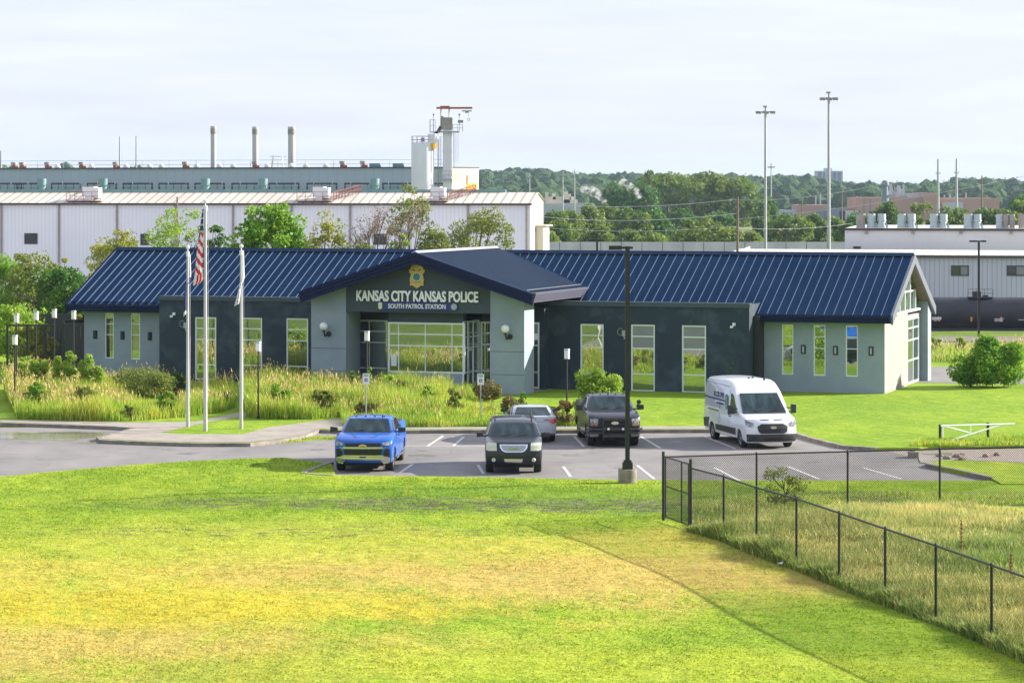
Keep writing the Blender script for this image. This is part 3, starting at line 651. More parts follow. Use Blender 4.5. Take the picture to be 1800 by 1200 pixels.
# angled entry with the door, and the narrow glazing beside the pier
f = MB(); g = MB(); ztop = F.z(840,566,VC); d0 = Vector((ub1, VC+.05)); d1 = Vector((F.u(842,VG), VG))
zrow = [.02, 1.05, 2.25, ztop-.75, ztop]
for t in (0, .28, .62, 1.0):
    q = d0.lerp(d1, t); f.tube((q.x,q.y,0), (q.x,q.y,ztop), .045, n=4)
for z in zrow[1:]: f.tube((d0.x,d0.y,z), (d1.x,d1.y,z), .035, n=4)
dg = f.build('entry_glazing', M['frame'], ST)
g.add([(d0.x,d0.y+.03,0),(d1.x,d1.y+.03,0),(d1.x,d1.y+.03,ztop),(d0.x,d0.y+.03,ztop)], [(0,1,2,3)]); g.build('glass', M['glass'], dg)
q0, q1 = d0.lerp(d1, .28), d0.lerp(d1, .62); dm = MB()
for t0, t1, z0, z1 in ((0,.14,0,2.2),(.86,1,0,2.2),(0,1,0,.2),(0,1,2.08,2.2)):
    a, b = q0.lerp(q1, t0), q0.lerp(q1, t1); dm.add([(a.x,a.y-.05,z0),(b.x,b.y-.05,z0),(b.x,b.y-.05,z1),(a.x,a.y-.05,z1),(a.x,a.y,z0),(b.x,b.y,z0),(b.x,b.y,z1),(a.x,a.y,z1)], [(0,1,2,3),(4,7,6,5),(0,4,5,1),(3,2,6,7),(0,3,7,4),(1,5,6,2)])
door = dm.build('door', M['frame'], ST); hd = MB(); a = q0.lerp(q1, .2); hd.tube((a.x,a.y-.12,.9),(a.x,a.y-.12,1.3),.025); hd.build('handle', M['steel'], door)
glaz(844, 864, (565,585,605,651.5,690), (844,864), VG, fr=.09)
mb = MB(); mb.box(F.u(842,VG), pr0+1, VG-.01, VG+.1, F.z(850,565,VG), zb-.01); mb.build('entry_header', M['black'], ST)
# narrow glazing between the right pier and the dark block
a, b = F.u(928, -2.6), F.u(948, -2.6)
window(a, b, sorted(F.z(940, y, -2.6) for y in (566.5,587.5,607,654,683)), -2.6, ST, fr=.09, panes=[(a+.1, b-.1, F.z(940,586,-2.6), F.z(940,568,-2.6))])
mb = MB(); mb.box(b, b+.25, -2.58, -1.81, 0, zt_r-.2); mb.box(a, b-.002, -2.57, -1.81, F.z(940,566,-2.6), zt_r-.25); mb.build('recess_wall', M['dark'], ST)
mb = MB(); mb.box(pl0+1, pr1-.1, -1.95, -1.82, 0, zb-.01); mb.build('lobby_wall', M['black'], ST)
# lettering --------------------------------------------------------------------
def text(body, name, m, parent, loc, h, w, rot=(R(90), 0, 0), ext=.02, bold=.0, shear=0):
    c = bpy.data.curves.new(name, 'FONT'); c.body = body; c.size = 1; c.extrude = ext; c.offset = bold; c.align_x = 'CENTER'; c.align_y = 'CENTER'; c.shear = shear; c.resolution_u = 3
    t = bpy.data.objects.new('t', c); col.objects.link(t); bpy.context.view_layer.update()
    me = bpy.data.meshes.new_from_object(t.evaluated_get(bpy.context.evaluated_depsgraph_get())); bpy.data.objects.remove(t)
    xs_ = [v.co.x for v in me.vertices]; ys_ = [v.co.y for v in me.vertices]
    sx = w/(max(xs_)-min(xs_)); sy = h/(max(ys_)-min(ys_)); cx, cy = (max(xs_)+min(xs_))/2, (max(ys_)+min(ys_))/2
    for v in me.vertices: v.co.x = (v.co.x-cx)*sx; v.co.y = (v.co.y-cy)*sy
    me.name = name; me.materials.clear(); me.materials.append(m); o = bpy.data.objects.new(name, me); col.objects.link(o); o.parent = parent; o.location = loc; o.rotation_euler = rot
    return o
k_ = F.Y-F.s*F.u(735, VP); 
u0, u1 = F.u(627, VP), F.u(841, VP); zc = F.z(734, 520.7, VP); lh = F.z(734,511,VP)-F.z(734,530.5,VP)
text('KANSAS CITY KANSAS POLICE', 'sign_letters', M['letter'], ST, ((u0+u1)/2, VP-.02, zc), lh, u1-u0, bold=.032, ext=.04)
s0, s1 = F.u(665, VP), F.u(805, VP); zc2 = F.z(735, 538.3, VP)
mb = MB(); hh_ = (F.z(735,531.5,VP)-F.z(735,545,VP))/2
n = 10; poly = [(s0, zc2-hh_), (s1-hh_, zc2-hh_)]+[(s1-hh_+hh_*math.sin(math.pi*i/n), zc2-hh_*math.cos(math.pi*i/n)) for i in range(1, n)]+[(s1-hh_, zc2+hh_), (s0, zc2+hh_)]
mb.prism(poly, VP-.03, VP+.045, ax='y'); sg = mb.build('station_sign', M['navy'], ST)
text('SOUTH PATROL STATION', 'sign_letters', M['white'], sg, ((F.u(683,VP)+F.u(784,VP))/2, VP-.05, zc2), hh_*1.22, F.u(784,VP)-F.u(683,VP), bold=.032)
mb = MB(); mb.lathe([(0,-.02),(hh_*.8,-.02),(hh_*.86,0),(hh_*.86,.03)], 18, axis='y', c=(s1-hh_, VP-.05, zc2)); mb.build('round_seal', M['cap'], sg)
def shield(cx, cz, W_, H_, v, t, mm):
    half = [(0,.5),(.18,.49),(.34,.43),(.40,.36),(.37,.31),(.46,.30),(.50,.26),(.46,.16),(.36,.10),(.40,.0),(.44,-.10),(.44,-.20),(.40,-.28),(.46,-.33),(.40,-.38),(.27,-.37),(.16,-.42),(0,-.5)]
    poly = [(cx+x*W_, cz+z*H_) for x, z in half]+[(cx-x*W_, cz+z*H_) for x, z in reversed(half[1:-1])]
    b = MB(); b.prism(poly, v-t, v, ax='y'); return b
bz = F.z(733, 486, VP); bh = F.z(733,465,VP)-F.z(733,507.5,VP); bw = (F.u(747,VP)-F.u(719,VP))
bu = F.u(733, VP)
bd = shield(bu, bz, bw, bh, VP+.05, .09, 0).build('badge_emblem', M['gold'], ST)
mb = MB(); rr = bh*.155
mb.lathe([(0,-.01),(rr*1.15,-.01),(rr*1.15,.03)], 20, axis='y', c=(bu, VP-.05, bz-.02*bh)); sl = mb.build('seal_ring', M['white'], bd)
mb = MB(); mb.lathe([(0,-.02),(rr,-.02),(rr,.03)], 20, axis='y', c=(bu, VP-.055, bz-.02*bh)); mb.build('seal', M['seal'], bd)
mb = MB(); 
for sx_ in (-1, 1): mb.prism([(bu+sx_*bw*.08, bz+bh*.27), (bu+sx_*bw*.26, bz+bh*.30), (bu+sx_*bw*.27, bz+bh*.26), (bu+sx_*bw*.12, bz+bh*.235)], VP-.046, VP-.035, ax='y')
mb.prism([(bu-bw*.2, bz-bh*.22),(bu+bw*.2, bz-bh*.22),(bu+bw*.17, bz-bh*.245),(bu-bw*.17, bz-bh*.245)], VP-.046, VP-.035, ax='y'); mb.build('emblem_marks', M['black'], bd)
b2 = shield(F.u(669,VP), zc2, hh_*1.3, hh_*1.9, VP-.03, .03, 0).build('small_badge', M['chromey'], sg)
# lights and devices on the walls ------------------------------------------------
def globe_light(px, py, pyb):
    u = F.u(px, VP-.35); z = F.z(px, py, VP-.35)
    b = MB(); zb_ = F.z(px, pyb, VP-.3); b.lathe([(0,0),(.13,0),(.13,.05),(.07,.07),(0,.08)], 14, axis='y', c=(u+.14, VP-.08, zb_)); b.tube((u+.14,VP-.05,zb_),(u+.05,VP-.3,zb_-.10),.045); b.tube((u+.05,VP-.3,zb_-.10),(u,VP-.35,z-.2),.045); b.tube((u,VP-.35,z-.24),(u,VP-.35,z-.17),.08)
    o = b.build('globe_light', M['black'], ST, smooth=40); g = MB(); n = 12; r = .20
    g.lathe([(r*math.sin(math.pi*i/n), -r*math.cos(math.pi*i/n)) for i in range(n+1)], 20, c=(u, VP-.35, z)); g.build('globe', M['lamp'], o, smooth=60)
globe_light(569, 573.5, 587); globe_light(888, 578, 592)
for px, py, mm in ((166,588,'black'),(214,589.5,'black'),(262,591,'black'),(1411.5,614,'plastic'),(1468,616,'plastic'),(1530.5,617,'plastic')):
    u, z = F.u(px, -.1), F.z(px, py, -.1); b = MB(); r = .09
    b.prism([(u+r*math.cos(a), -r*math.sin(a)) for a in np.linspace(0, math.pi, 9)], z-.17, z+.17, ax='z'); b.box(u-.12, u+.12, -.02, -.002, z-.22, z+.22)
    o = b.build('wall_sconce', M[mm], ST)
    if mm == 'plastic': s_ = MB(); s_.box(u-.03, u+.05, -.13, -.09, z-.15, z+.15); s_.build('lens', M['cap'], o)
for px, py in ((302,553.5),(1287,572)):
    u, z = F.u(px, -2.0), F.z(px, py, -2.0); b = MB(); b.box(u-.02,u+.12,-1.88,-1.81,z-.02,z+.12); b.box(u-.10,u+.03,-2.02,-1.9,z-.12,z-.02); b.tube((u,-1.95,z-.05),(u+.05,-1.85,z+.05),.03); b.build('security_camera', M['white'], ST)
for px, py in ((326,571),(1097,585)):
    u, z = F.u(px, -1.9), F.z(px, py, -1.9); b = MB(); b.box(u-.10,u+.10,-1.93,-1.81,z-.16,z+.12); b.tube((u,-1.86,z-.30),(u,-1.86,z-.17),.04)
    b.path([(u-.1+.14*math.cos(a)-.1, -1.86, z+.05+.17*math.sin(a)) for a in np.linspace(.8, 5.4, 10)], .012, 5); b.build('utility_box', M['steel'], ST)
# dark screened yard at the left end
b = MB(); x0, x1 = F.u(70, 3), F.u(150, .5); hy = F.z(148, 568, .3)
b.box(F.u(112,.5), u_lw0-.01, .5, .6, 0, hy); b.box(F.u(112,.5)-.1, F.u(112,.5), .5, 8, 0, hy+.1); b.box(F.u(112,.5)-5.0, F.u(112,.5)-.1, 7.9, 8, 0, hy+.1)
b.build('yard_screen', M['plastic'], ST)
M['screen'] = M['plastic']
# ---------------------------------------------------------------- vehicles
def paint(name, c, c2=None, metal=.0, rough=.32):
    return mat(name, c, rough, metal, c2=c2, scale=2, coat=.45, spec=.35)
M['p_blue'] = paint('blue_paint', (.005,.09,.42), (.007,.105,.47)); M['p_navy'] = paint('dark_navy_paint', (.010,.013,.022), (.016,.018,.026))
M['p_silver'] = paint('silver_paint', (.40,.43,.47), (.45,.48,.52)); M['p_black'] = paint('black_paint', (.012,.015,.026), (.018,.02,.03))
M['p_white'] = mat('van_white', (.66,.68,.72), .3, 0, c2=(.62,.64,.69), scale=1, coat=.6)
M['wind'] = glassmat('windscreen_glass', (.012,.035,.042), .05, .03)
M['wind'].node_tree.nodes['Principled BSDF'].inputs['Specular IOR Level'].default_value = .1
_t = M['wind'].node_tree; _n = N(_t, 'ShaderNodeTexNoise'); _n.inputs['Scale'].default_value = 2.6; _n.inputs['Detail'].default_value = 3; _c = N(_t, 'ShaderNodeTexCoord'); _m = N(_t, 'ShaderNodeMapping'); _m.inputs['Scale'].default_value = (1.6,.5,.5)
_r = N(_t, 'ShaderNodeValToRGB'); _r.color_ramp.elements[0].position = .42; _r.color_ramp.elements[1].position = .68; _r.color_ramp.elements[0].color = (.006,.016,.02,1); _r.color_ramp.elements[1].color = (.028,.062,.07,1)
_t.links.new(_c.outputs['Object'], _m.inputs[0]); _t.links.new(_m.outputs[0], _n.inputs['Vector']); _t.links.new(_n.outputs['Fac'], _r.inputs[0]); _t.links.new(_r.outputs[0], _t.nodes['Principled BSDF'].inputs['Base Color'])
M['sglass'] = glassmat('side_glass', (.008,.012,.014), .35, .02)
M['head'] = mat('headlight_lens', (.42,.45,.46), .12, .2, c2=(.08,.09,.10), scale=11, coat=.6)
M['heady'] = mat('aged_headlight', (.66,.66,.54), .35, 0, c2=(.52,.55,.48), scale=5, coat=.5)
M['red'] = mat('tail_red', (.55,.015,.015), .2, coat=1); M['amber'] = mat('amber_lens', (.65,.18,.02), .25, coat=1)
M['grille'] = mat('grille_black', (.008,.008,.009), .5); M['under'] = mat('underbody', (.012,.012,.013), .9)
M['rim'] = mat('alloy_rim', (.50,.51,.53), .3, .8); M['mesh'] = mat('chrome_mesh', (.30,.33,.40), .4, .6, c2=(.42,.46,.55), scale=40)
M['gunmetal'] = mat('bull_bar', (.05,.052,.058), .35, .5)
def interp(pts, s):                        # y as a function of z along a front outline
    zs = [p[1] for p in pts]; return float(np.interp(s, zs, [p[0] for p in pts]))
class Car:
    """length axis = local y (front at 0), x lateral, z up; every shape goes through self.fn"""
    def __init__(s, name, label, cat, loc, yaw, L_, W_, paintm, front, belt=1.1, fpull=.16, rpull=.08, tumble=.16, round_=.05, group='vehicles parked in the lot'):
        s.o = thing(name, label, cat, loc, yaw, group); s.L, s.W, s.m, s.front, s.belt = L_, W_, paintm, front, belt
        s.fp, s.rp, s.tb, s.rd = fpull, rpull, tumble, round_
    def fn(s, t, y, z):
        hw = s.W/2; k = abs(t)
        yy = y+s.fp*k**3*max(0, 1-y/1.1)-s.rp*k**4*max(0, 1-(s.L-y)/.9)
        x = hw*t*(1-.035*max(0, 1-y/.8)**2-.02*max(0, 1-(s.L-y)/.6))
        if z > s.belt: x *= 1-s.tb*(z-s.belt)
        if z < .55: x *= 1-.05*(.55-z)/.4
        return (x, yy, z)
    def slab(s, name, prof, m=None, ts=(-1,-.985,-.93,-.75,-.4,0,.4,.75,.93,.985,1), inset=.035, parent=None, smooth=38, wid=1.0, crown=0):
        """closed (y,z) outline swept across the width, softened at both sides"""
        n = len(prof); c = (sum(p[0] for p in prof)/n, sum(p[1] for p in prof)/n); vs = []; zt = max(p[1] for p in prof)
        for t in ts:
            k = max(0, (abs(t)-.93)/.07); q = 1-k*k
            for (y, z) in prof:
                dz = -inset*k*k*.8 if z > c[1] else 0
                dz += -crown*t*t if z > zt-.35 else 0
                dy = inset*k*k*(1 if y < c[0] else -1)*(.9 if z > .5 else .2)
                vs.append(s.fn(t*wid, y+dy, z+dz))
        fs = [tuple(range(n)), tuple(reversed(range((len(ts)-1)*n, len(ts)*n)))]
        for j in range(len(ts)-1):
            for i in range(n): fs.append((j*n+i, (j+1)*n+i, (j+1)*n+(i+1) % n, j*n+(i+1) % n))
        mb = MB(); mb.add(vs, fs); return mb.build(name, m or s.m, parent or s.o, smooth=smooth)
    def face(s, name, pts, m, off=.012, th=.03, parent=None, yf=None):
        """polygon in (t,z) laid on the nose (or on yf(z)), slightly proud"""
        f = yf or (lambda z: interp(s.front, z)); sg = 1 if yf is None else -1
        bm = bmesh.new(); bm.faces.new([bm.verts.new((t, 0, z)) for t, z in pts])
        for k in range(-9, 10):
            bmesh.ops.bisect_plane(bm, geom=bm.verts[:]+bm.edges[:]+bm.faces[:], plane_co=(k/10+.013, 0, 0), plane_no=(1, 0, 0))
        zz = sorted({p[1] for p in s.front}) if yf is None else []
        for z in zz: bmesh.ops.bisect_plane(bm, geom=bm.verts[:]+bm.edges[:]+bm.faces[:], plane_co=(0, 0, z), plane_no=(0, 0, 1))
        r = bmesh.ops.extrude_face_region(bm, geom=bm.faces[:]); back = {v for v in r['geom'] if isinstance(v, bmesh.types.BMVert)}
        mb = MB(); bm.verts.index_update(); vs = []
        for v in bm.verts:
            x, y, z = s.fn(v.co.x, f(v.co.z), v.co.z); vs.append((x, y+sg*(th if v in back else -off), z))
        mb.add(vs, [tuple(v.index for v in fc.verts) for fc in bm.faces]); bm.free()
        return mb.build(name, m, parent or s.o)
    def faces(s, name, polys, m, off=.012, th=.03, parent=None, yf=None):
        o = None
        for p in polys: o = s.face(name, p, m, off, th, parent, yf)
        return o
    def facegrid(s, name, t0, t1, z0, z1, m, off=.012, parent=None, n=8, yf=None, shape=None):
        f = yf or (lambda z: interp(s.front, z)); sg = 1 if yf is None else -1; vs = []
        for j in range(5):
            for i in range(n+1):
                z = z0+(z1-z0)*j/4; t = t0+(t1-t0)*i/n
                if shape: t *= shape(j/4)
                x, y, z = s.fn(t, f(z), z); vs.append((x, y-sg*off, z))
        b = len(vs); vs += [(x, y+sg*.04, z) for x, y, z in vs]
        fs = [(j*(n+1)+i, j*(n+1)+i+1, (j+1)*(n+1)+i+1, (j+1)*(n+1)+i) for j in range(4) for i in range(n)]
        rim = [i for i in range(n+1)]+[(j+1)*(n+1)-1 for j in range(1, 5)]+[4*(n+1)+i for i in range(n-1, -1, -1)]+[j*(n+1) for j in range(3, 0, -1)]
        fs += [(rim[i], b+rim[i], b+rim[(i+1) % len(rim)], rim[(i+1) % len(rim)]) for i in range(len(rim))]
        mb = MB(); mb.add(vs, fs); return mb.build(name, m, parent or s.o, smooth=50)
    def screen(s, name, p0, p1, t0, t1, m, off=.012, sg=-1, parent=None):
        """glass across the width between outline points p0 (low) and p1 (high)"""
        vs = []; K_ = 8; dy, dz = p1[0]-p0[0], p1[1]-p0[1]; l_ = math.hypot(dy, dz); ny, nz = -dz/l_*(1 if sg < 0 else -1), abs(dy)/l_
        for a in (0, 1):
            for i in range(K_+1):
                t = (-1+2*i/K_)*(t0 if a == 0 else t1); p = (p0, p1)[a]
                x, y, z = s.fn(t, p[0], p[1]); vs.append((x, y+ny*off, z+nz*off))
        mb = MB(); mb.add(vs, [(i, i+1, K_+1+i+1, K_+1+i) for i in range(K_)]); return mb.build(name, m, parent or s.o, smooth=60)
    def side(s, name, pts, m, off=.008, parent=None, both=True, sides=(-1, 1), th=.01):
        o = None
        for sg in sides:
            a = [s.fn(sg, y, z) for y, z in pts]; n = len(a)
            vs = [(x+sg*off, y, z) for x, y, z in a]+[(x-sg*th, y, z) for x, y, z in a]
            mb = MB(); mb.add(vs, [tuple(range(n)), tuple(reversed(range(n, 2*n)))]+[(i, n+i, n+(i+1) % n, (i+1) % n) for i in range(n)])
            o = mb.build(name, m, parent or s.o)
        return o
    def wheels(s, ys_, r, w_=.25, spokes=6, inset=.03, rim=None):
        for y in ys_:
            for sg in (-1, 1):
                x = sg*(s.W/2-inset-w_/2); b = MB()
                b.lathe([(r*.62,-w_/2),(r*.93,-w_/2),(r,-w_*.36),(r,w_*.36),(r*.93,w_/2),(r*.62,w_/2),(r*.62,-w_/2)], 28, axis='x', c=(x, y, r))
                wh = b.build('wheel', M['rubber'], s.o, smooth=35); q = MB(); xo = x+sg*(w_/2-.03)
                q.lathe([(0,0),(r*.16,0),(r*.16,-sg*.02)], 12, axis='x', c=(xo+sg*.01, y, r)); q.lathe([(r*.52,0),(r*.63,sg*.015),(r*.63,-sg*.1)], 28, axis='x', c=(xo, y, r))
                for k in range(spokes):
                    a = 2*math.pi*k/spokes; q.add([(xo, y+math.cos(a+d)*rr, r+math.sin(a+d)*rr) for d, rr in ((-.25, r*.14), (.25, r*.14), (.13, r*.56), (-.13, r*.56))], [(0,1,2,3)])
                q.lathe([(0,0),(r*.6,0)], 20, axis='x', c=(xo-sg*.05, y, r), m=1); q.build('rim', [rim or M['rim'], M['under']], wh)
    def cowl(s, y, z, m=None):
        s.screen('wiper_cowl', (y-.07, z-.045), (y+.02, z+.01), .84, .83, M['black'], off=.03)
        for t0 in (-.45, .12):
            a = s.fn(t0, y, z); b_ = s.fn(t0+.42, y+.10, z+.085); mb = MB(); mb.tube((a[0],a[1],a[2]+.035),(b_[0],b_[1]-.03,b_[2]+.03),.009,n=4); mb.build('wiper', M['black'], s.o)
    def mirror(s, y, z, m, w_=.24, h=.2, arm=.12, arms=1):
        for sg in (-1, 1):
            x0 = s.fn(sg, y, z)[0]; b = MB(); x1 = x0+sg*arm; x2 = x1+sg*w_
            a, c = sorted((x1, x2)); d = .1
            b.add([(a,y-.02,z-h/2),(c,y,z-h/2+.02),(c,y,z+h/2-.03),(a,y-.02,z+h/2),(a,y+d,z-h/2),(c,y+d*.7,z-h/2+.02),(c,y+d*.7,z+h/2-.03),(a,y+d,z+h/2)],
                  [(0,1,2,3),(4,7,6,5),(0,4,5,1),(3,2,6,7),(0,3,7,4),(1,5,6,2)])
            for k in range(arms): zz = z-h*.3+k*h*.4; b.tube((x0-sg*.04,y+.05,zz),(x1,y+.05,zz),.025)
            o = b.build('mirror', m, s.o, smooth=30)
    def under(s, z0=.22, z1=.75):
        b = MB(); w_ = s.W*.34; b.box(-w_, w_, .25, s.L-.2, z0, z1)
        b.box(-s.W*.44, s.W*.44, .9+.6, s.L-1.9, .36, .7); b.build('underbody', M['under'], s.o)
def arch(cy, r, z0, n=9, lift=.0):
    a0 = math.asin(min(1, max(-1, (z0-r*.0)/(r*1.16)-.86/1.16*1))) if False else 0
    R_ = r*1.17; zc = r; a = math.asin((z0-zc)/R_)
    return [(cy-R_*math.cos(a+(math.pi-2*a)*i/n), zc+R_*math.sin(a+(math.pi-2*a)*i/n)) for i in range(n+1)]
def vloc(px, py): g = G(px, py, 0); return (g.x, g.y, .006)

# blue pickup ------------------------------------------------------------------
fr = [(.10,.34),(.02,.48),(0,.70),(.0,.95),(.06,1.08),(.20,1.16)]
c = Car('pickup_truck', 'bright blue crew-cab pickup with chrome bumper and gold grille emblem, parked nose to lawn', 'pickup truck', vloc(637.5,831), -R(3), 5.88, 2.06, M['p_blue'], fr, belt=1.22, fpull=.20, tumble=.36)
fx, rx, wr = .98, 4.72, .41
low = fr+[(1.2,1.25),(1.55,1.28),(1.8,1.30),(3.75,1.33),(3.82,1.42),(5.80,1.42),(5.88,1.30),(5.88,.62),(5.75,.52)]+list(reversed(arch(rx, wr, .46)))+[(3.0,.40)]+list(reversed(arch(fx, wr, .42)))+[(.25,.36)]
c.slab('body', low); gh = [(1.50,1.22),(2.25,1.71),(2.50,1.76),(3.45,1.77),(3.62,1.73),(3.80,1.30)]
cab = c.slab('cab', gh, ts=(-1,-.96,-.85,-.5,0,.5,.85,.96,1), wid=.90, inset=.03, crown=.04)
c.screen('windscreen', (1.58,1.28), (2.22,1.695), .83, .80, M['wind'], off=.022)
c.cowl(1.57,1.275)
c.side('side_window', [(1.95,1.34),(2.40,1.66),(2.78,1.68),(2.80,1.34)], M['sglass'], off=-.082, th=.02); c.side('side_window', [(2.88,1.34),(2.88,1.68),(3.42,1.67),(3.60,1.34)], M['sglass'], off=-.082, th=.02)
c.facegrid('grille', -.66, .66, .60, .82, M['grille'], off=.010); c.facegrid('grille', -.62, .62, .91, 1.03, M['grille'], off=.010)
c.facegrid('grille_bar', -.70, .70, .835, .90, M['chromey'], off=.03)
c.face('emblem', [(-.14,.90),(-.09,.90),(-.08,.925),(.08,.925),(.09,.90),(.14,.90),(.14,.99),(.12,.945),(.07,.965),(-.07,.965),(-.12,.945),(-.14,.99)][:6]+[(.13,.965),(.08,.965),(.07,.99),(-.07,.99),(-.08,.965),(-.13,.965)], M['gold'], off=.05)
for sg in (-1, 1):
    c.face('headlight', [(sg*.68,1.04),(sg*.93,1.08),(sg*.97,.98),(sg*.93,.94),(sg*.70,.96)], M['head'], off=.02)
    c.face('fog_recess', [(sg*.72,.52),(sg*.93,.50),(sg*.95,.80),(sg*.84,.84),(sg*.74,.74)], M['grille'], off=.012)
    c.face('running_light', [(sg*.70,.86),(sg*.80,.90),(sg*.82,.86),(sg*.72,.80)], M['head'], off=.03)
c.face('bumper', [(-.97,.50),(-.84,.50),(-.70,.56),(-.12,.56),(-.10,.52),(.10,.52),(.12,.56),(.70,.56),(.84,.50),(.97,.50),(.95,.34),(.74,.30),(.62,.44),(-.62,.44),(-.74,.30),(-.95,.34)], M['chromey'], off=.04, th=.06)
c.face('trim_line', [(-.94,.50),(-.83,.515),(-.70,.58),(.70,.58),(.83,.515),(.94,.50),(.94,.535),(.82,.55),(.68,.61),(-.68,.61),(-.82,.55),(-.94,.535)], M['chrome'], off=.05)
mb = MB(); 
for sg in (-1, 1): mb.add([(sg*.18,.55,1.225),(sg*.36,.50,1.215),(sg*.46,1.35,1.295),(sg*.40,1.38,1.298),(sg*.32,.62,1.235),(sg*.18,.62,1.235)], [(0,1,2,3,4,5)])
mb.build('hood_crease', M['p_blue'], c.o)
mb = MB(); mb.box(-.86,.86,3.9,5.72,1.425,1.45); mb.build('bed_cover', M['plastic'], c.o)
mb = MB(); 
for k in (-1, -.33, .33, 1): mb.box(k*.5-.03, k*.5+.03, 2.55, 2.63, 1.76, 1.79)
mb.box(.44,.47,2.4,2.5,1.75,1.83); mb.build('roof_marker', M['black'], c.o)
c.mirror(1.75, 1.36, M['plastic'], .26, .20, .10); c.wheels((fx, rx), wr, .28); c.under()
for sg in (-1, 1): mb = MB(); mb.tube((sg*1.0,1.75,.36),(sg*1.0,3.9,.36),.05); mb.build('side_step', M['chrome'], c.o)
for y in (2.82, 1.72): 
    mb = MB(); [mb.box(*sorted((sg*1.031, sg*1.034)), y, y+.012, .5, 1.22) for sg in (-1, 1)]; mb.build('door_seam', M['black'], c.o)
for y in (2.6, 3.45): mb = MB(); [mb.box(*sorted((sg*1.03, sg*1.055)), y, y+.16, 1.10, 1.14) for sg in (-1, 1)]; mb.build('door_handle', M['p_blue'], c.o)

# dark full-size SUV -----------------------------------------------------------
fr = [(.10,.34),(.02,.45),(0,.62),(.03,.80),(.06,.98),(.14,1.10)]
c = Car('suv', 'dark navy SUV with roof rails, clouded headlights and a chrome mesh grille', 'SUV', vloc(903,834), R(.3), 5.13, 2.01, M['p_navy'], fr, belt=1.15, fpull=.20, tumble=.34)
fx, rx, wr = .95, 3.90, .40
low = fr+[(.9,1.17),(1.30,1.20),(5.0,1.22),(5.10,1.1),(5.13,.6),(5.0,.42)]+list(reversed(arch(rx, wr, .42)))+[(2.6,.38)]+list(reversed(arch(fx, wr, .40)))+[(.25,.34)]
c.slab('body', low); gh = [(1.25,1.13),(2.02,1.62),(2.25,1.69),(3.0,1.73),(4.6,1.71),(4.85,1.64),(5.03,1.18)]
c.slab('cabin', gh, ts=(-1,-.96,-.85,-.5,0,.5,.85,.96,1), wid=.91, inset=.03, crown=.04)
c.screen('windscreen', (1.34,1.19), (1.99,1.605), .83, .80, M['wind'], off=.022)
c.cowl(1.33,1.185)
for a in ([(1.78,1.24),(2.2,1.58),(2.60,1.62),(2.60,1.24)],[(2.68,1.24),(2.68,1.62),(3.5,1.63),(3.6,1.24)],[(3.7,1.24),(3.6,1.62),(4.6,1.60),(4.8,1.24)]): c.side('side_window', a, M['sglass'], off=-.072, th=.02)
g1 = c.face('grille', [(-.50,1.04),(.50,1.04),(.49,.94),(.42,.83),(.30,.77),(-.30,.77),(-.42,.83),(-.49,.94)], M['chrome'], off=.02)
c.face('grille_mesh', [(-.455,1.01),(.455,1.01),(.44,.94),(.38,.85),(.28,.80),(-.28,.80),(-.38,.85),(-.44,.94)], M['mesh'], off=.032, parent=g1)
text('GMC', 'emblem', M['chrome'], g1, (0, -.0, .905), .085, .34, bold=.03)
for sg in (-1, 1):
    c.face('headlight', [(sg*.61,1.08),(sg*.90,1.10),(sg*.985,1.06),(sg*.985,.84),(sg*.90,.81),(sg*.60,.82)], M['heady'], off=.02)
    mb = MB(); q = c.fn(sg*.72, .0, .50); mb.lathe([(0,-.03),(.055,-.03),(.07,0),(.07,.05)], 14, axis='y', c=(q[0], q[1]-.01, q[2])); mb.build('fog_lamp', M['heady'], c.o)
c.face('lower_grille', [(-.35,.54),(.33,.54),(.30,.41),(-.31,.41)], M['chromey'], off=.015)
c.face('bumper_groove', [(-.95,.66),(.95,.66),(.95,.645),(-.95,.645)], M['plastic'], off=.008)
mb = MB()
for sg in (-1, 1): mb.path([(sg*.66,2.3,1.70),(sg*.66,2.45,1.79),(sg*.66,4.5,1.80),(sg*.66,4.65,1.70)], .022)
mb.build('roof_rail', M['black'], c.o); mb = MB(); mb.box(-.66,.66,2.6,2.66,1.79,1.81); mb.box(-.66,.66,4.0,4.06,1.79,1.81); mb.build('roof_bar', M['black'], c.o)
c.mirror(1.55, 1.25, M['plastic'], .22, .17, .10); c.wheels((fx, rx), wr, .27); c.under()

# silver sedan, rear to us ------------------------------------------------------
fr = [(.12,.28),(.02,.42),(0,.60),(.06,.72),(.20,.80)]
gy = G(932, 779, 0); Ls = 4.85
c = Car('sedan', 'silver four-door sedan parked tail towards the camera behind the dark SUV', 'car', (gy.x-.12, gy.y+4.85, .006), R(180+3), Ls, 1.84, M['p_silver'], fr, belt=.95, fpull=.22, rpull=.18, tumble=.42)
fx, rx, wr = .95, 3.75, .335
low = fr+[(.8,.90),(1.15,.95),(4.0,1.02),(4.60,1.04),(4.74,1.02),(4.80,.80),(4.85,.60),(4.80,.36),(4.6,.28)]+list(reversed(arch(rx, wr, .32)))+[(2.4,.26)]+list(reversed(arch(fx, wr, .32)))+[(.3,.26)]
c.slab('body', low); gh = [(1.10,.90),(1.95,1.26),(2.3,1.33),(2.95,1.34),(3.3,1.30),(4.34,.98)]
c.slab('cabin', gh, ts=(-1,-.96,-.85,-.5,0,.5,.85,.96,1), wid=.90, inset=.03, crown=.04)
c.screen('rear_window', (4.24,1.02), (3.38,1.285), .80, .74, M['wind'], off=.016, sg=1); c.screen('windscreen', (1.2,.95), (1.93,1.25), .84, .8, M['wind'], off=.016)
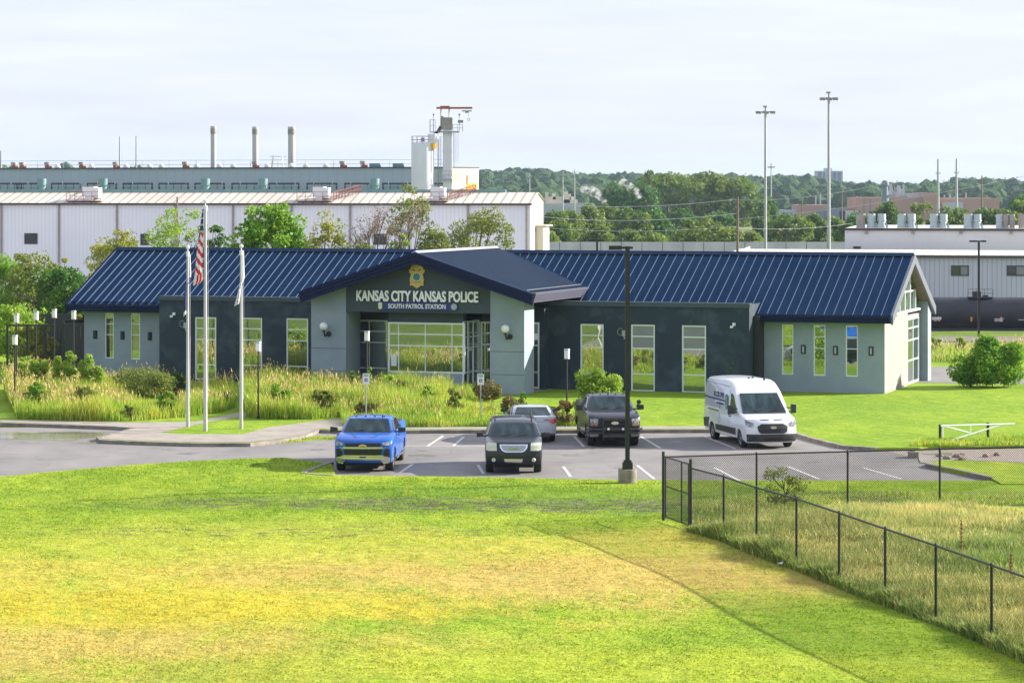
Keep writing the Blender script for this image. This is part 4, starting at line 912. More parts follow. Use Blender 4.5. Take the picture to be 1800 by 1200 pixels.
for a in ([(1.75,.99),(2.2,1.25),(2.65,1.27),(2.65,.99)],[(2.72,.99),(2.72,1.27),(3.2,1.26),(3.7,1.02)]): c.side('side_window', a, M['sglass'], off=-.065, th=.02)
rear = [(4.80,.36),(4.85,.60),(4.80,.80),(4.74,1.02)]; yf = lambda z: interp(rear, z)
for sg in (-1, 1):
    c.face('tail_light', [(sg*.62,.90),(sg*.97,.96),(sg*.99,.80),(sg*.80,.74),(sg*.74,.80)], M['red'], off=.02, yf=yf)
    c.face('tail_light_clear', [(sg*.42,.92),(sg*.80,.95),(sg*.80,.90),(sg*.44,.87)], M['head'], off=.026, yf=yf)
c.face('trunk_seam', [(-.42,.84),(.42,.84),(.42,.83),(-.42,.83)], M['plastic'], off=.004, yf=yf)
pl = c.face('licence_plate', [(-.17,.78),(.17,.78),(.17,.64),(-.17,.64)], M['white'], off=.012, yf=yf)
c.face('bumper_valance', [(-.7,.40),(.7,.40),(.65,.30),(-.65,.30)], M['plastic'], off=.01, yf=yf)
c.mirror(1.45, 1.03, M['plastic'], .18, .13, .06); c.wheels((fx, rx), wr, .22); c.under(.2, .5)

# black pickup with bull bar ----------------------------------------------------
fr = [(.14,.36),(.05,.46),(0,.62),(0,.95),(.05,1.12),(.18,1.20)]
c = Car('pickup_truck', 'black crew-cab pickup with push bumper and side spotlight, nose towards us by the lamp post', 'pickup truck', vloc(1081,786), R(4.2), 5.89, 2.03, M['p_black'], fr, belt=1.25, fpull=.16, tumble=.34)
fx, rx, wr = .96, 4.64, .41
low = fr+[(1.2,1.28),(1.55,1.30),(1.8,1.32),(3.8,1.36),(3.86,1.44),(5.80,1.44),(5.89,1.32),(5.89,.62),(5.75,.52)]+list(reversed(arch(rx, wr, .46)))+[(3.0,.42)]+list(reversed(arch(fx, wr, .44)))+[(.25,.38)]
c.slab('body', low); gh = [(1.50,1.26),(2.25,1.78),(2.48,1.84),(3.5,1.85),(3.68,1.80),(3.85,1.33)]
c.slab('cab', gh, ts=(-1,-.96,-.85,-.5,0,.5,.85,.96,1), wid=.90, inset=.03, crown=.04)
c.screen('windscreen', (1.57,1.31), (2.22,1.76), .83, .80, M['wind'], off=.022)
c.cowl(1.56,1.305)
c.side('side_window', [(1.95,1.37),(2.4,1.73),(2.80,1.75),(2.82,1.37)], M['sglass'], off=-.082, th=.02); c.side('side_window', [(2.90,1.37),(2.90,1.75),(3.46,1.74),(3.64,1.37)], M['sglass'], off=-.082, th=.02)
gr = c.facegrid('grille', -.60, .60, .70, 1.12, M['grille'], off=.012)
mb = MB(); 
for z in (.78,.86,1.0,1.06): mb.box(-.56,.56,-.035,-.015,z,z+.03)
mb.build('grille_slat', M['plastic'], gr)
mb = MB(); mb.lathe([(0,-.02),(.145,-.02),(.15,.02)], 24, axis='y', c=(0,-.04,.93)); em = mb.build('emblem', M['chrome'], gr); em.data.transform(Matrix.Translation((0,0,.93))@Matrix.Diagonal((1,1,.42,1))@Matrix.Translation((0,0,-.93)))
for sg in (-1, 1):
    hl_ = c.face('headlight', [(sg*.66,1.08),(sg*.95,1.10),(sg*.975,.86),(sg*.90,.80),(sg*.68,.82)], M['head'], off=.016)
    c.face('indicator', [(sg*.70,.90),(sg*.93,.91),(sg*.93,.85),(sg*.72,.85)], M['amber'], off=.026, parent=hl_)
    c.face('bumper_end', [(sg*.62,.56),(sg*.99,.56),(sg*.97,.40),(sg*.66,.38)], M['chromey'], off=.02)
mb = MB()
for sg in (-1, 1): mb.box(*sorted((sg*.46, sg*.50)), -.30, -.16, .36, 1.16)
mb.box(-.46,.46,-.28,-.2,.66,.78); mb.box(-.46,.46,-.28,-.2,1.06,1.12); mb.box(-.46,.46,-.26,-.2,.40,.52)
for sg in (-1, 1):
    for z in (.56,.70): mb.path([(sg*.5,-.24,z),(sg*.86,-.18,z),(sg*1.04,.06,z),(sg*1.05,.3,z)], .04)
mb.tube((-.46,-.1,.6),(-.46,.1,.6),.03); mb.tube((.46,-.1,.6),(.46,.1,.6),.03)
bb = mb.build('bull_bar', M['gunmetal'], c.o, smooth=30)
mb = MB(); [mb.lathe([(0,-.02),(.04,-.02),(.05,.03)], 10, axis='y', c=(x,-.30,.72)) for x in (-.28,.28)]; mb.build('push_lamp', M['lamp'], bb)
c.mirror(1.75, 1.40, M['plastic'], .26, .22, .10); c.wheels((fx, rx), wr, .28); c.under()
mb = MB(); mb.tube((1.0,1.55,1.42),(1.1,1.5,1.60),.02); mb.lathe([(0,-.08),(.08,-.06),(.09,.05),(0,.09)], 14, axis='y', c=(1.10,1.48,1.62)); mb.build('spotlight', M['black'], c.o, smooth=40)
for x in (-.6,-.3,0,.3,.6): mb = MB(); mb.box(x-.02,x+.02,2.55,2.61,1.84,1.875); mb.build('roof_marker', M['black'], c.o)
mb = MB(); mb.box(-.01,.01,2.4,2.52,1.84,1.93); mb.build('roof_antenna', M['black'], c.o)
for sg in (-1,1): mb = MB(); mb.tube((sg*.99,1.8,.36),(sg*.99,3.9,.36),.05); mb.build('side_step', M['gunmetal'], c.o)

# white van ---------------------------------------------------------------------
fr = [(.08,.24),(.0,.36),(-.01,.58),(.02,.78),(.10,.98),(.22,1.12)]
yw = 12.6; fa = G(1345, 785.5, 0); fx, rx, wr = 1.0, 4.72, .345
d = Vector((-math.sin(R(yw)), math.cos(R(yw)), 0)); lo = fa-d*fx
c = Car('cargo_van', 'white medium-roof cargo van with blue side stripe and black grille by the kerb curve', 'van', (lo.x, lo.y, .006), R(yw), 5.95, 2.06, M['p_white'], fr, belt=1.15, fpull=.22, tumble=.09, rpull=.05)
low = fr+[(.7,1.22),(1.12,1.30),(5.85,1.30),(5.95,1.1),(5.95,.5),(5.8,.36)]+list(reversed(arch(rx, wr, .34)))+[(2.8,.32)]+list(reversed(arch(fx, wr, .34)))+[(.28,.28)]
c.slab('body', low)
gh = [(1.02,1.22),(1.95,2.02),(2.2,2.26),(2.55,2.42),(3.0,2.49),(5.5,2.47),(5.82,2.38),(5.93,2.1),(5.94,1.26)]
c.slab('cargo_body', gh, ts=(-1,-.97,-.92,-.8,-.5,0,.5,.8,.92,.97,1), wid=.995, inset=.06, crown=.05, smooth=50)
c.screen('windscreen', (1.10,1.31), (1.90,1.99), .86, .80, M['wind'], off=.022)
c.cowl(1.09,1.30)
c.side('side_window', [(1.42,1.36),(1.90,1.90),(2.12,1.98),(2.32,1.98),(2.32,1.34),(1.7,1.22)], M['sglass'], off=.006)
c.side('lower_cladding', [(1.5,.44),(4.2,.44),(4.2,.66),(1.5,.70)], M['plastic'], off=.012); c.side('lower_cladding', [(5.2,.46),(5.9,.46),(5.9,.80),(5.1,.86)], M['plastic'], off=.012)
st_ = c.side('side_stripe', [(2.95,1.60),(5.86,1.62),(5.86,1.69),(2.95,1.67)], M['navy'], off=.012)
def sidetext(body, y, z, w_, h, m=M['navy']):
    q = c.fn(-1, y, z); return text(body, 'side_lettering', m, c.o, (q[0]-.022, y, z), h, w_, rot=(R(90), 0, R(-90)), ext=.004, bold=.03)
sidetext('KCK PD', 3.85, 1.83, 1.35, .22); sidetext('POLICE DEPARTMENT', 3.6, 1.50, .95, .07)
mb = MB(); q = c.fn(-1, 2.78, 1.62); mb.lathe([(0,-.012),(.20,-.012),(.20,.01)], 24, axis='x', c=(q[0]-.012, 2.78, 1.62)); sl = mb.build('side_seal', M['seal'], c.o); sl.data.transform(Matrix.Translation((0,0,1.62))@Matrix.Diagonal((1,1,1.5,1))@Matrix.Translation((0,0,-1.62)))
mb = MB(); mb.lathe([(.09,-.02),(.14,-.02)], 24, axis='x', c=(q[0]-.014, 2.78, 1.62)); s2 = mb.build('seal_ring', M['cap'], sl); s2.data.transform(Matrix.Translation((0,0,1.62))@Matrix.Diagonal((1,1,1.5,1))@Matrix.Translation((0,0,-1.62)))
c.side('door_rail', [(3.8,1.18),(5.2,1.18),(5.2,1.215),(3.8,1.215)], M['black'], off=.01)
c.side('roof_gutter', [(2.5,2.22),(5.8,2.24),(5.8,2.255),(2.5,2.235)], M['plastic'], off=.004)
c.side('door_seam', [(2.42,.5),(2.435,.5),(2.435,2.1),(2.42,2.1)], M['plastic'], off=.004); c.side('door_seam', [(3.7,.72),(3.712,.72),(3.712,1.55),(3.7,1.55)], M['plastic'], off=.004)
c.side('door_handle', [(2.2,1.10),(2.38,1.10),(2.38,1.14),(2.2,1.14)], M['black'], off=.03)
g1 = c.face('grille', [(-.42,.96),(.42,.96),(.60,.86),(.56,.66),(.46,.60),(-.46,.60),(-.56,.66),(-.60,.86)], M['grille'], off=.03)
mb = MB(); mb.lathe([(0,-.02),(.13,-.02),(.14,.02)], 24, axis='y', c=(0,-.05,.83)); em = mb.build('emblem', M['chrome'], g1); em.data.transform(Matrix.Translation((0,0,.83))@Matrix.Diagonal((1,1,.42,1))@Matrix.Translation((0,0,-.83)))
c.facegrid('bumper', -1.0, 1.0, .28, .57, M['plastic'], off=.02, n=14)
c.facegrid('lower_grille', -.38, .38, .33, .43, M['grille'], off=.03)
c.face('hood_vent', [(-.44,1.12),(-.10,1.12),(-.10,1.10),(-.44,1.10)], M['black'], off=.012); c.face('hood_vent', [(.44,1.12),(.10,1.12),(.10,1.10),(.44,1.10)], M['black'], off=.012)
for sg in (-1, 1):
    c.face('headlight', [(sg*.72,1.0),(sg*.90,1.06),(sg*1.0,1.12),(sg*1.0,.90),(sg*.90,.84),(sg*.74,.86)], M['head'], off=.022)
    c.face('fog_recess', [(sg*.62,.46),(sg*.86,.48),(sg*.86,.38),(sg*.66,.38)], M['grille'], off=.035)
c.mirror(1.35, 1.42, M['plastic'], .20, .36, .16, arms=2); c.wheels((fx, rx), wr, .23, 8); c.under()
for x, y in ((0,3.1),(.25,3.4),(.5,2.7)): mb = MB(); mb.tube((x,y,2.44),(x,y,2.54),.04); mb.build('roof_antenna', M['black'], c.o)
# ---------------------------------------------------------------- vegetation
def leafmat(name, c, c2, isl=.24, tr=.4, scale=.6, k=1.2):
    c = tuple(min(.75, v*k) for v in c); c2 = tuple(min(.75, v*k) for v in c2)
    return mat(name, c, .6, c2=c2, scale=scale, detail=3, island=isl, trans=tr, spec=.3, lo=.4, hi=.6)
LM = {'yellow': leafmat('leaf_yellow_green', (.24,.27,.03), (.34,.33,.05)), 'fresh': leafmat('leaf_fresh_green', (.11,.24,.02), (.20,.33,.03)),
      'olive': leafmat('leaf_olive', (.13,.17,.035), (.22,.25,.05)), 'deep': leafmat('leaf_deep_green', (.045,.12,.02), (.09,.19,.03)),
      'lime': leafmat('leaf_lime', (.20,.32,.03), (.30,.42,.05)), 'far': leafmat('leaf_far', (.08,.145,.022), (.17,.225,.03), scale=.12), 'far2': leafmat('leaf_far_light', (.13,.19,.03), (.20,.26,.04), scale=.12),
      'wood': leafmat('leaf_distant_wood', (.022,.060,.028), (.05,.10,.03), scale=.02, isl=.15), 'rust': leafmat('leaf_reddish', (.11,.14,.035), (.22,.13,.055), scale=2.5), 'dead': leafmat('twig_pinkish', (.30,.20,.16), (.25,.18,.14), tr=.1)}
def leaf_quads(c, rad, n, size, flat=1.0, shell=.55):
    """n leaf-sized rhombi inside each ellipsoid clump; c (k,3), rad (k,3)"""
    k = len(c); N_ = n*k; ci = np.repeat(np.arange(k), n)
    d = rng.normal(size=(N_, 3)); d /= np.linalg.norm(d, axis=1)[:, None]; r = rng.uniform(shell**3, 1, N_)**(1/3)
    p = c[ci]+d*r[:, None]*rad[ci]
    u = rng.normal(size=(N_, 3)); u /= np.linalg.norm(u, axis=1)[:, None]; w_ = rng.normal(size=(N_, 3))+d*.6; w_ = np.cross(u, w_); w_ /= np.linalg.norm(w_, axis=1)[:, None]
    s = size*rng.uniform(.6, 1.3, N_)[:, None]; u *= s*.5; w_ *= s*.32
    return np.stack([p-u, p+w_, p+u, p-w_], 1).reshape(-1, 3)
def clumps(center, R3, k, cr, low=.0, seedr=None):
    """clump centres spread through an uneven crown envelope"""
    out = []; rr = seedr or random
    lob = [(rr.uniform(0, 6.28), rr.uniform(-.4, .9), rr.uniform(.12, .34)) for _ in range(6)]
    while len(out) < k:
        d = Vector((rr.gauss(0, 1), rr.gauss(0, 1), rr.gauss(0, 1)))
        if d.length < .01: continue
        d.normalize(); 
        if d.z < -.9: continue
        env = .90
        for a, b, g in lob: env += g*max(0, d.dot(Vector((math.cos(a)*math.cos(b), math.sin(a)*math.cos(b), math.sin(b)))))**4
        r = rr.uniform(.35, 1)**.5*env
        out.append((center[0]+d.x*R3[0]*r, center[1]+d.y*R3[1]*r, center[2]+d.z*R3[2]*r))
    c = np.array(out); rad = np.array([[cr*rr.uniform(.6, 1.25)]*3 for _ in out])*np.array([[1, 1, .75]]); return c, rad
def tree(name, label, base, h, wd, m, nc=60, nl=90, leaf=.2, cr=None, trunk=.14, low=.25, cat='tree', group=None, shape=1.0, dep=None, bark='bark', seed=0, flat=None, crowns=None):
    """tapered trunk with limbs reaching into the leaf clumps; low = fraction of height where foliage begins"""
    r = random.Random(seed*131+int(base[0]*10)); t = thing(name, label, cat, base, 0, group)
    H_ = h; z0 = h*low; cz = (z0+h)/2; Rz = (h-z0)/2; cr = cr or wd*.15; C_ = []; Rr = []
    for (cx, cy, cz_, rx, ry, rz_, kk) in (crowns or [(0, 0, cz, wd/2, (dep or wd)/2, Rz, 1.0)]):
        a, b = clumps((cx, cy, cz_), (rx-cr*.5, ry-cr*.5, rz_-cr*.25), int(nc*kk), cr, seedr=r); C_.append(a); Rr.append(b)
    c = np.vstack(C_); rad = np.vstack(Rr); c[:, 2] = np.maximum(c[:, 2], .1*h+cr*.3)
    fast('crown', leaf_quads(c, rad, nl, leaf), 4, LM[m], t)
    b = MB(); pts = [Vector((0, 0, -.3))]; z = 0; lean = Vector((r.uniform(-.05, .05), r.uniform(-.05, .05), 0)); K_ = 5
    for i in range(1, K_+1): pts.append(Vector((lean.x*h*i/K_*.6+r.uniform(-.02, .02)*h, lean.y*h*i/K_*.6, h*.78*i/K_)))
    for i in range(K_): b.tube(pts[i], pts[i+1], trunk*(1-.16*i), trunk*(1-.16*(i+1)), 7)
    idx = list(range(len(c))); r.shuffle(idx)
    for i in idx[:min(26, len(c))]:
        e = Vector(c[i]); k = min(K_-1, max(1, int(max(0, (e.z-h*.12))/(h*.78)*K_*.7))); s_ = pts[k]; mid = s_.lerp(e, .5)+Vector((0, 0, -.04*h+r.uniform(-.02, .04)*h))
        b.tube(s_, mid, trunk*.42, trunk*.26, 5, caps=False); b.tube(mid, e, trunk*.26, trunk*.08, 5, caps=False)
    b.build('trunk', M[bark], t, smooth=60); return t
def tz(px, pyt, Y, zb): return H-(pyt-HY)/FPX*Y-zb
GB = 'trees behind the station'; GL = 'trees at the left edge'
def ptree(name, label, px, pyt, wpx, Y, m, zb=None, **kw):
    x = (px-900)/FPX*Y; zb = land_z(x, Y) if zb is None else zb
    if kw.get('group') in (GB, GL): wpx *= 1.18; kw['nc'] = int(kw.get('nc', 60)*1.25)
    return tree(name, label, (x, Y, zb), tz(px, pyt, Y, zb), wpx/FPX*Y, m, seed=int(px+pyt), **kw)
ptree('tree', 'sparse yellowing tree rising behind the left end of the blue roof', 208, 402, 92, 186, 'yellow', nc=60, nl=85, leaf=.17, cr=.5, group=GB, low=.3)
ptree('tree', 'yellow-green feathery tree left of the tallest flagpole, in front of the warehouse', 302, 362, 88, 184, 'lime', nc=70, nl=90, leaf=.15, group=GB, low=.2, cr=.55)
ptree('tree', 'small dark green tree just right of the hanging flag', 378, 397, 40, 182, 'deep', nc=30, nl=70, leaf=.17, group=GB, low=.3)
ptree('tree', 'slender wispy sapling by the warehouse downpipe left of the broad-leaved tree', 408, 388, 22, 183, 'lime', nc=16, nl=40, leaf=.15, group=GB, low=.3, trunk=.06)
ptree('tree', 'large broad-leaved deep green tree above the roof, tallest in its row', 482, 343, 128, 186, 'fresh', nc=105, nl=85, leaf=.30, cr=.75, group=GB, low=.15)
ptree('tree', 'yellow-green rounded tree right of the broad-leaved tree', 572, 383, 66, 183, 'yellow', nc=60, nl=95, leaf=.17, cr=.5, group=GB, low=.1)
ptree('tree', 'low olive tree between the yellow tree and the bare tree', 622, 408, 62, 182, 'olive', nc=60, nl=95, leaf=.17, cr=.5, group=GB, low=.05)
ptree('tree', 'sparse olive tree with open branches right of the bare tree', 722, 350, 82, 186, 'olive', nc=64, nl=90, leaf=.16, cr=.5, group=GB, low=.3)
ptree('shrub', 'bright green shrub low behind the roof under the sparse olive tree', 708, 404, 40, 180, 'lime', nc=30, nl=90, leaf=.17, group=GB, low=.1, cat='shrub')
ptree('tree', 'small olive tree between the sparse tree and the wide rounded tree', 768, 398, 52, 182, 'olive', nc=50, nl=95, leaf=.17, cr=.5, group=GB, low=.05)
ptree('tree', 'wide rounded yellow-green tree behind the entry gable, rightmost of the row', 838, 364, 118, 187, 'olive', nc=95, nl=95, leaf=.16, cr=.65, group=GB, low=.25)
# the bare one
def bare(name, label, base, h, wd, seed):
    r = random.Random(seed); t = thing(name, label, 'tree', base, 0, GB); b = MB(); tw = []
    def grow(p, d, l, rad, n):
        q = p+d*l; b.tube(p, q, rad, rad*.65, 5, caps=False)
        if n == 0: tw.append(q); return
        for _ in range(3 if n > 1 else 4): 
            e = (d+Vector((r.uniform(-.7, .7)*wd/h*1.6, r.uniform(-.5, .5), r.uniform(-.1, .5)))).normalized(); grow(q, e, l*r.uniform(.6, .85), rad*.6, n-1)
    grow(Vector((0, 0, 0)), Vector((0, 0, 1)), h*.3, .12, 5); b.build('trunk', M['bark'], t)
    c = np.array([tuple(v) for v in tw]); fast('crown', leaf_quads(c, np.full((len(c), 3), .35), 5, .12), 4, LM['dead'], t)
x_ = (668-900)/FPX*184; bare('tree', 'leafless pinkish tree among the green ones behind the station', (x_, 184, land_z(x_, 184)), tz(668, 368, 184, land_z(x_, 184)), 3, 4)
GL = 'trees at the left edge'
ptree('tree', 'green tree cut off by the left edge of the picture', 8, 440, 100, 176, 'fresh', nc=70, nl=90, leaf=.2, group=GL, low=.05)
ptree('tree', 'yellow-tipped dense tree left of the station roof', 72, 452, 92, 174, 'olive', nc=85, nl=100, leaf=.17, group=GL, low=.03)
ptree('tree', 'glossy dark green tree touching the left roof corner', 128, 462, 96, 170, 'deep', nc=80, nl=95, leaf=.21, group=GL, low=.03)
ptree('tree', 'small yellow tree top between the two dense trees at the left', 104, 455, 30, 178, 'yellow', nc=24, nl=80, leaf=.17, group=GL, low=.4)
ptree('shrub', 'light green bush in front of the dark trees at the far left', 22, 525, 108, 160, 'lime', nc=60, nl=110, leaf=.17, group=GL, low=.0, cat='shrub')
ptree('shrub', 'yellow-green bush seen through the black fence rails', 62, 566, 64, 156, 'yellow', nc=46, nl=110, leaf=.16, group=GL, low=.0, cat='shrub')
ptree('shrub', 'small bright bush between the screen and the station wall', 138, 545, 26, 158, 'yellow', nc=20, nl=90, leaf=.16, group=GL, low=.0, cat='shrub')
# shrubs in the beds and on the lawn
GS = 'shrubs in the planting beds'
def shrub(label, px, pyb, pyt, wpx, m, nc=22, nl=110, leaf=.09, name='shrub', low=.0, group=GS, cat='shrub', **kw):
    g = G(px, pyb, ZL); return tree(name, label, (g.x, g.y, ZL), (pyb-pyt)/FPX*g.y, wpx/FPX*g.y, m, nc=nc, nl=nl, leaf=leaf, low=low, cat=cat, group=group, trunk=.03, seed=int(px), **kw)
shrub('large round leafy shrub alone on the right lawn', 1745, 680, 585, 116, 'fresh', nc=120, nl=150, leaf=.14, name='large_shrub', group=None, crowns=[(0,0,1.0,1.75,1.5,1.05,.9),(-1.0,0,.6,.8,.8,.55,.2),(-.2,0,2.0,.5,.5,.55,.16),(1.0,0,1.4,.6,.8,.75,.2)])
shrub('tall spiky light green shrub behind the black pickup', 1048, 744, 648, 84, 'lime', nc=80, nl=110, leaf=.11, crowns=[(0,0,.95,1.0,.8,.9,1),(-.55,0,1.75,.22,.2,.5,.12),(.1,0,1.9,.3,.25,.45,.15),(.75,0,1.55,.2,.2,.45,.12)])
shrub('red-tinged rose bush right of the silver sedan', 988, 748, 705, 44, 'rust', nc=26, nl=110)
shrub('reddish rose bush left of the silver sedan roof', 898, 732, 696, 46, 'rust', nc=22, nl=110)
shrub('small upright shrub just above the silver sedan', 920, 722, 690, 18, 'fresh', nc=10, nl=90)
shrub('dull red spirea in the bed beside the right accessible sign', 856, 712, 664, 60, 'rust', nc=30, nl=120)
shrub('bright green weed shrub below the left storefront', 682, 706, 655, 46, 'lime', nc=26, nl=110)
shrub('brown-green spirea right of the bright weed shrub', 706, 712, 664, 42, 'rust', nc=24, nl=110)
shrub('tall leafy weed behind the left accessible sign', 645, 705, 638, 20, 'fresh', nc=12, nl=80, leaf=.11)
shrub('leafy weed left of the left accessible sign', 622, 706, 652, 22, 'fresh', nc=12, nl=80, leaf=.11)
shrub('wide grey-green shrub under the left dark wall corner', 272, 704, 648, 92, 'olive', nc=60, nl=120)
shrub('dark shrub beside the grey-green one nearer the first window', 310, 700, 655, 40, 'deep', nc=24, nl=110)
shrub('round green shrub in front of the grass by the left path light', 62, 722, 672, 46, 'fresh', nc=34, nl=120)
shrub('small brown shrub at the front edge of the left bed', 226, 738, 712, 26, 'rust', nc=14, nl=100)
shrub('brown shrub in the middle of the right bed', 640, 735, 706, 40, 'rust', nc=16, nl=100)
shrub('young green plant against the wall behind the van roof', 1292, 690, 633, 28, 'fresh', nc=16, nl=80, leaf=.12)
shrub('broadleaf weed clump in the left bed midway between the path light and the brown shrub', 150, 722, 676, 40, 'olive', nc=22, nl=90, leaf=.11)
shrub('green leafy clump in the left bed just left of the short left flagpole', 292, 728, 690, 34, 'fresh', nc=18, nl=90, leaf=.11)
shrub('leafy weed clump between the middle and right flagpoles', 392, 714, 676, 30, 'olive', nc=16, nl=90, leaf=.11)
shrub('broadleaf weeds right of the path light by the right flagpole', 496, 722, 676, 44, 'fresh', nc=22, nl=90, leaf=.11)
shrub('olive weed clump below the left globe light', 566, 726, 680, 40, 'olive', nc=20, nl=90, leaf=.11)
shrub('light green weed clump below the centre of the entry window', 748, 724, 680, 36, 'lime', nc=18, nl=90, leaf=.10)
shrub('olive weed clump in the bed between the two accessible signs, toward the right one', 800, 726, 688, 38, 'olive', nc=18, nl=90, leaf=.10)
shrub('thin shrub rooted in the weeds behind the corner of the chain-link fence', 1378, 893, 822, 76, 'olive', nc=24, nl=70, leaf=.07, cr=.22)
for i, (px, pyt, w_) in enumerate(((40,622,20),(62,624,18),(78,626,14),(100,624,16),(122,622,22),(150,624,20),(172,634,16))):
    shrub(['pale conical yucca-like shrub farthest left in the back row','second pale upright shrub in the back row','narrow pale upright shrub, third in the back row','pale upright shrub before the black screen','largest pale upright shrub by the screen','slanting pale shrub at the station corner','low pale shrub under the first left window'][i], px, 700, pyt, w_*1.25, 'lime', nc=26, nl=110, leaf=.09, cr=.20, group='pale upright shrubs along the back of the bed')
# tall grass -----------------------------------------------------------------
M['tall'] = leafmat('tall_grass_blade', (.19,.29,.03), (.44,.43,.07), isl=.4, tr=.45, scale=.45)
M['tallg'] = leafmat('green_grass_blade', (.20,.33,.03), (.30,.42,.05), isl=.4, tr=.45, scale=.5)
M['seed'] = leafmat('seed_head', (.52,.34,.18), (.46,.38,.13), isl=.3, tr=.35, scale=.6)
M['weed'] = leafmat('weed_blade', (.30,.33,.09), (.50,.45,.16), isl=.45, tr=.35, scale=.35)
M['weedg'] = leafmat('weed_green', (.13,.20,.04), (.20,.28,.06), isl=.4, tr=.35, scale=.5)
def meadow(name, label, poly, n, hf, mats, split, seedn=0, seedh=.16, zf=lambda x, y: ZL+0*x, wd=(.015, .035), lean=.35, cat='grass'):
    q = scatter(poly, n); z = zf(q[:, 0], q[:, 1]); h = hf(q[:, 0], q[:, 1])*rng.uniform(.5, 1.15, n)*keep_out(q[:, 0], q[:, 1])*(.72+.5*nzf(q[:, 0]+3, q[:, 1]*1.3, 2.3)); ok = h > .03; q, z, h = q[ok], z[ok], h[ok]; n = len(q)
    V, tip = blades(np.column_stack([q, z-.02]), h, rng.uniform(*wd, n), lean); mi = np.repeat((rng.uniform(size=n) < (split(q[:, 0], q[:, 1]) if callable(split) else split)).astype(int), 3)
    Q = V; MI = mi
    if seedn:
        pick = rng.choice(n, min(seedn, n), replace=False); pick = pick[(h[pick] > .5) & (nzf(q[pick, 0], q[pick, 1], .55)+rng.uniform(-.22, .22, len(pick)) > .52)]; c = tip[pick]; k = len(c); s = seedh*rng.uniform(.6, 1.3, k)[:, None]
        a = rng.uniform(0, 6.28, k); side_ = np.stack([np.cos(a), np.sin(a), 0*a], 1)*.026; up = np.stack([.3*np.cos(a*3), .3*np.sin(a*3), 1+0*a], 1)*s
        T1 = np.stack([c-side_, c+side_, c+up*.9], 1); T2 = np.stack([c-side_, c+side_*.3-up*.3, c+side_], 1); S = np.stack([T1, T2], 1).reshape(-1, 3)
        Q = np.vstack([V, S]); MI = np.concatenate([mi, np.full(len(S)//3, 2)])
    return tag(fast(name, Q, 3, mats, mi=MI), label, cat, kind='stuff')
def keep_out(x, y):                        # clearings where shrubs stand in the beds
    o = np.ones_like(x)
    for px, py, r_ in ((272,708,1.9),(310,703,1.0),(62,726,.8),(226,741,.45),(640,738,.7),(856,716,1.0),(706,714,.7),(682,710,.8),(262,726,1.6),(150,726,.7),(292,731,.6),(392,717,.6),(496,726,.7),(566,730,.7),(748,728,.6),(800,730,.6)):
        g = G(px, py, ZL); o = o*(1-.75*np.exp(-(((x-g.x)/r_)**2+((y-g.y)/(r_*2.2))**2)))
    return o
def nzf(x, y, f=1.0): return .5+.25*np.sin(x*.9*f+1.3*np.sin(y*.7*f))+.25*np.sin(y*1.1*f+1.7*np.sin(x*.5*f))
bA = gl((30,737),(120,740),(236,741),(262,738),(330,733),(395,724),(414,716),(404,698),(300,690),(150,686),(10,684),(8,700))
bB = gl((434,734),(470,737),(556,737),(598,733),(602,749),(700,751),(870,750),(874,738),(860,712),(820,694),(700,694),(560,692),(440,690),(425,705))
tallm = [M['tall'], M['tallg'], M['seed']]
meadow('tall_grass', 'tall yellow-green ornamental grass with tan plumes filling the left planting bed', bA, 42000, lambda x, y: .40+.80*sm(115.5, 122, y)*(.45+.75*nzf(x, y, 1.1)), tallm, .4, 12000, .16)
meadow('tall_grass', 'tall ornamental grass with tan plumes filling the bed before the entrance', bB, 58000, lambda x, y: (.5+.75*sm(117, 123, y)*(.4+.8*nzf(x, y, 1.1)))*(1-.35*sm(0, 2, x+3.3)*sm(-1.2,-4.0,-x-2) if False else 1)*np.where(x > -2.9, .62, 1.0), tallm, .5, 8500, .14)
meadow('tall_grass', 'sparse green grass under the rose bushes right of the sedan', gl((950,749),(1012,749),(1070,748),(1066,738),(1000,735),(950,738)), 5000, lambda x, y: .22+.2*nzf(x, y), [M['tallg'], M['tall'], M['seed']], .3)
wz = lambda x, y: ZL+.02+0*x
wfield = gl((1219,931),(1272,950),(1330,974),(1400,997),(1475,1027),(1556,1060),(1645,1097),(1743,1137),(1870,1185),(1960,1215),(1960,1000),(1940,915),(1652,891),(1490,893),(1330,899),(1215,905))
def wsplit(x, y):                          # green where it is damp, straw-coloured towards the far right
    k = 900+FPX*x/y; r = HY+FPX*(H-ZL)/y
    return np.clip(.30+.65*np.exp(-((k-1730)/130)**2-((r-985)/38)**2)+.35*np.exp(-((k-1330)/110)**2-((r-905)/22)**2)-.30*np.exp(-((k-1600)/260)**2-((r-915)/24)**2)-.2*np.exp(-((k-1760)/90)**2-((r-1075)/45)**2)+.45*(nzf(x, y, 1.6)-.5), .03, .95)
def wh(x, y):
    k = FPX*x/y; base = .22+.30*nzf(x, y, .8)
    return base*(1-.55*sm(84, 89, y))*(1-.25*sm(13.2, 15, x)*0)
meadow('weeds', 'rough tan and olive weeds filling the ground behind the chain-link fence', wfield, 120000, wh, [M['weed'], M['weedg'], M['seed']], wsplit, 9000, .08, wz, (.012, .03), .6, 'weeds')
fl = [G(a, b, ZL) for a, b in ((1214,933),(1272,951),(1330,975),(1400,998),(1475,1028),(1556,1061),(1645,1098),(1743,1138),(1870,1190))]
fl2 = [Vector((p.x+.15, p.y+.9, 0)) for p in reversed(fl)]; fl1 = [Vector((p.x-.12, p.y-.28, 0)) for p in fl]
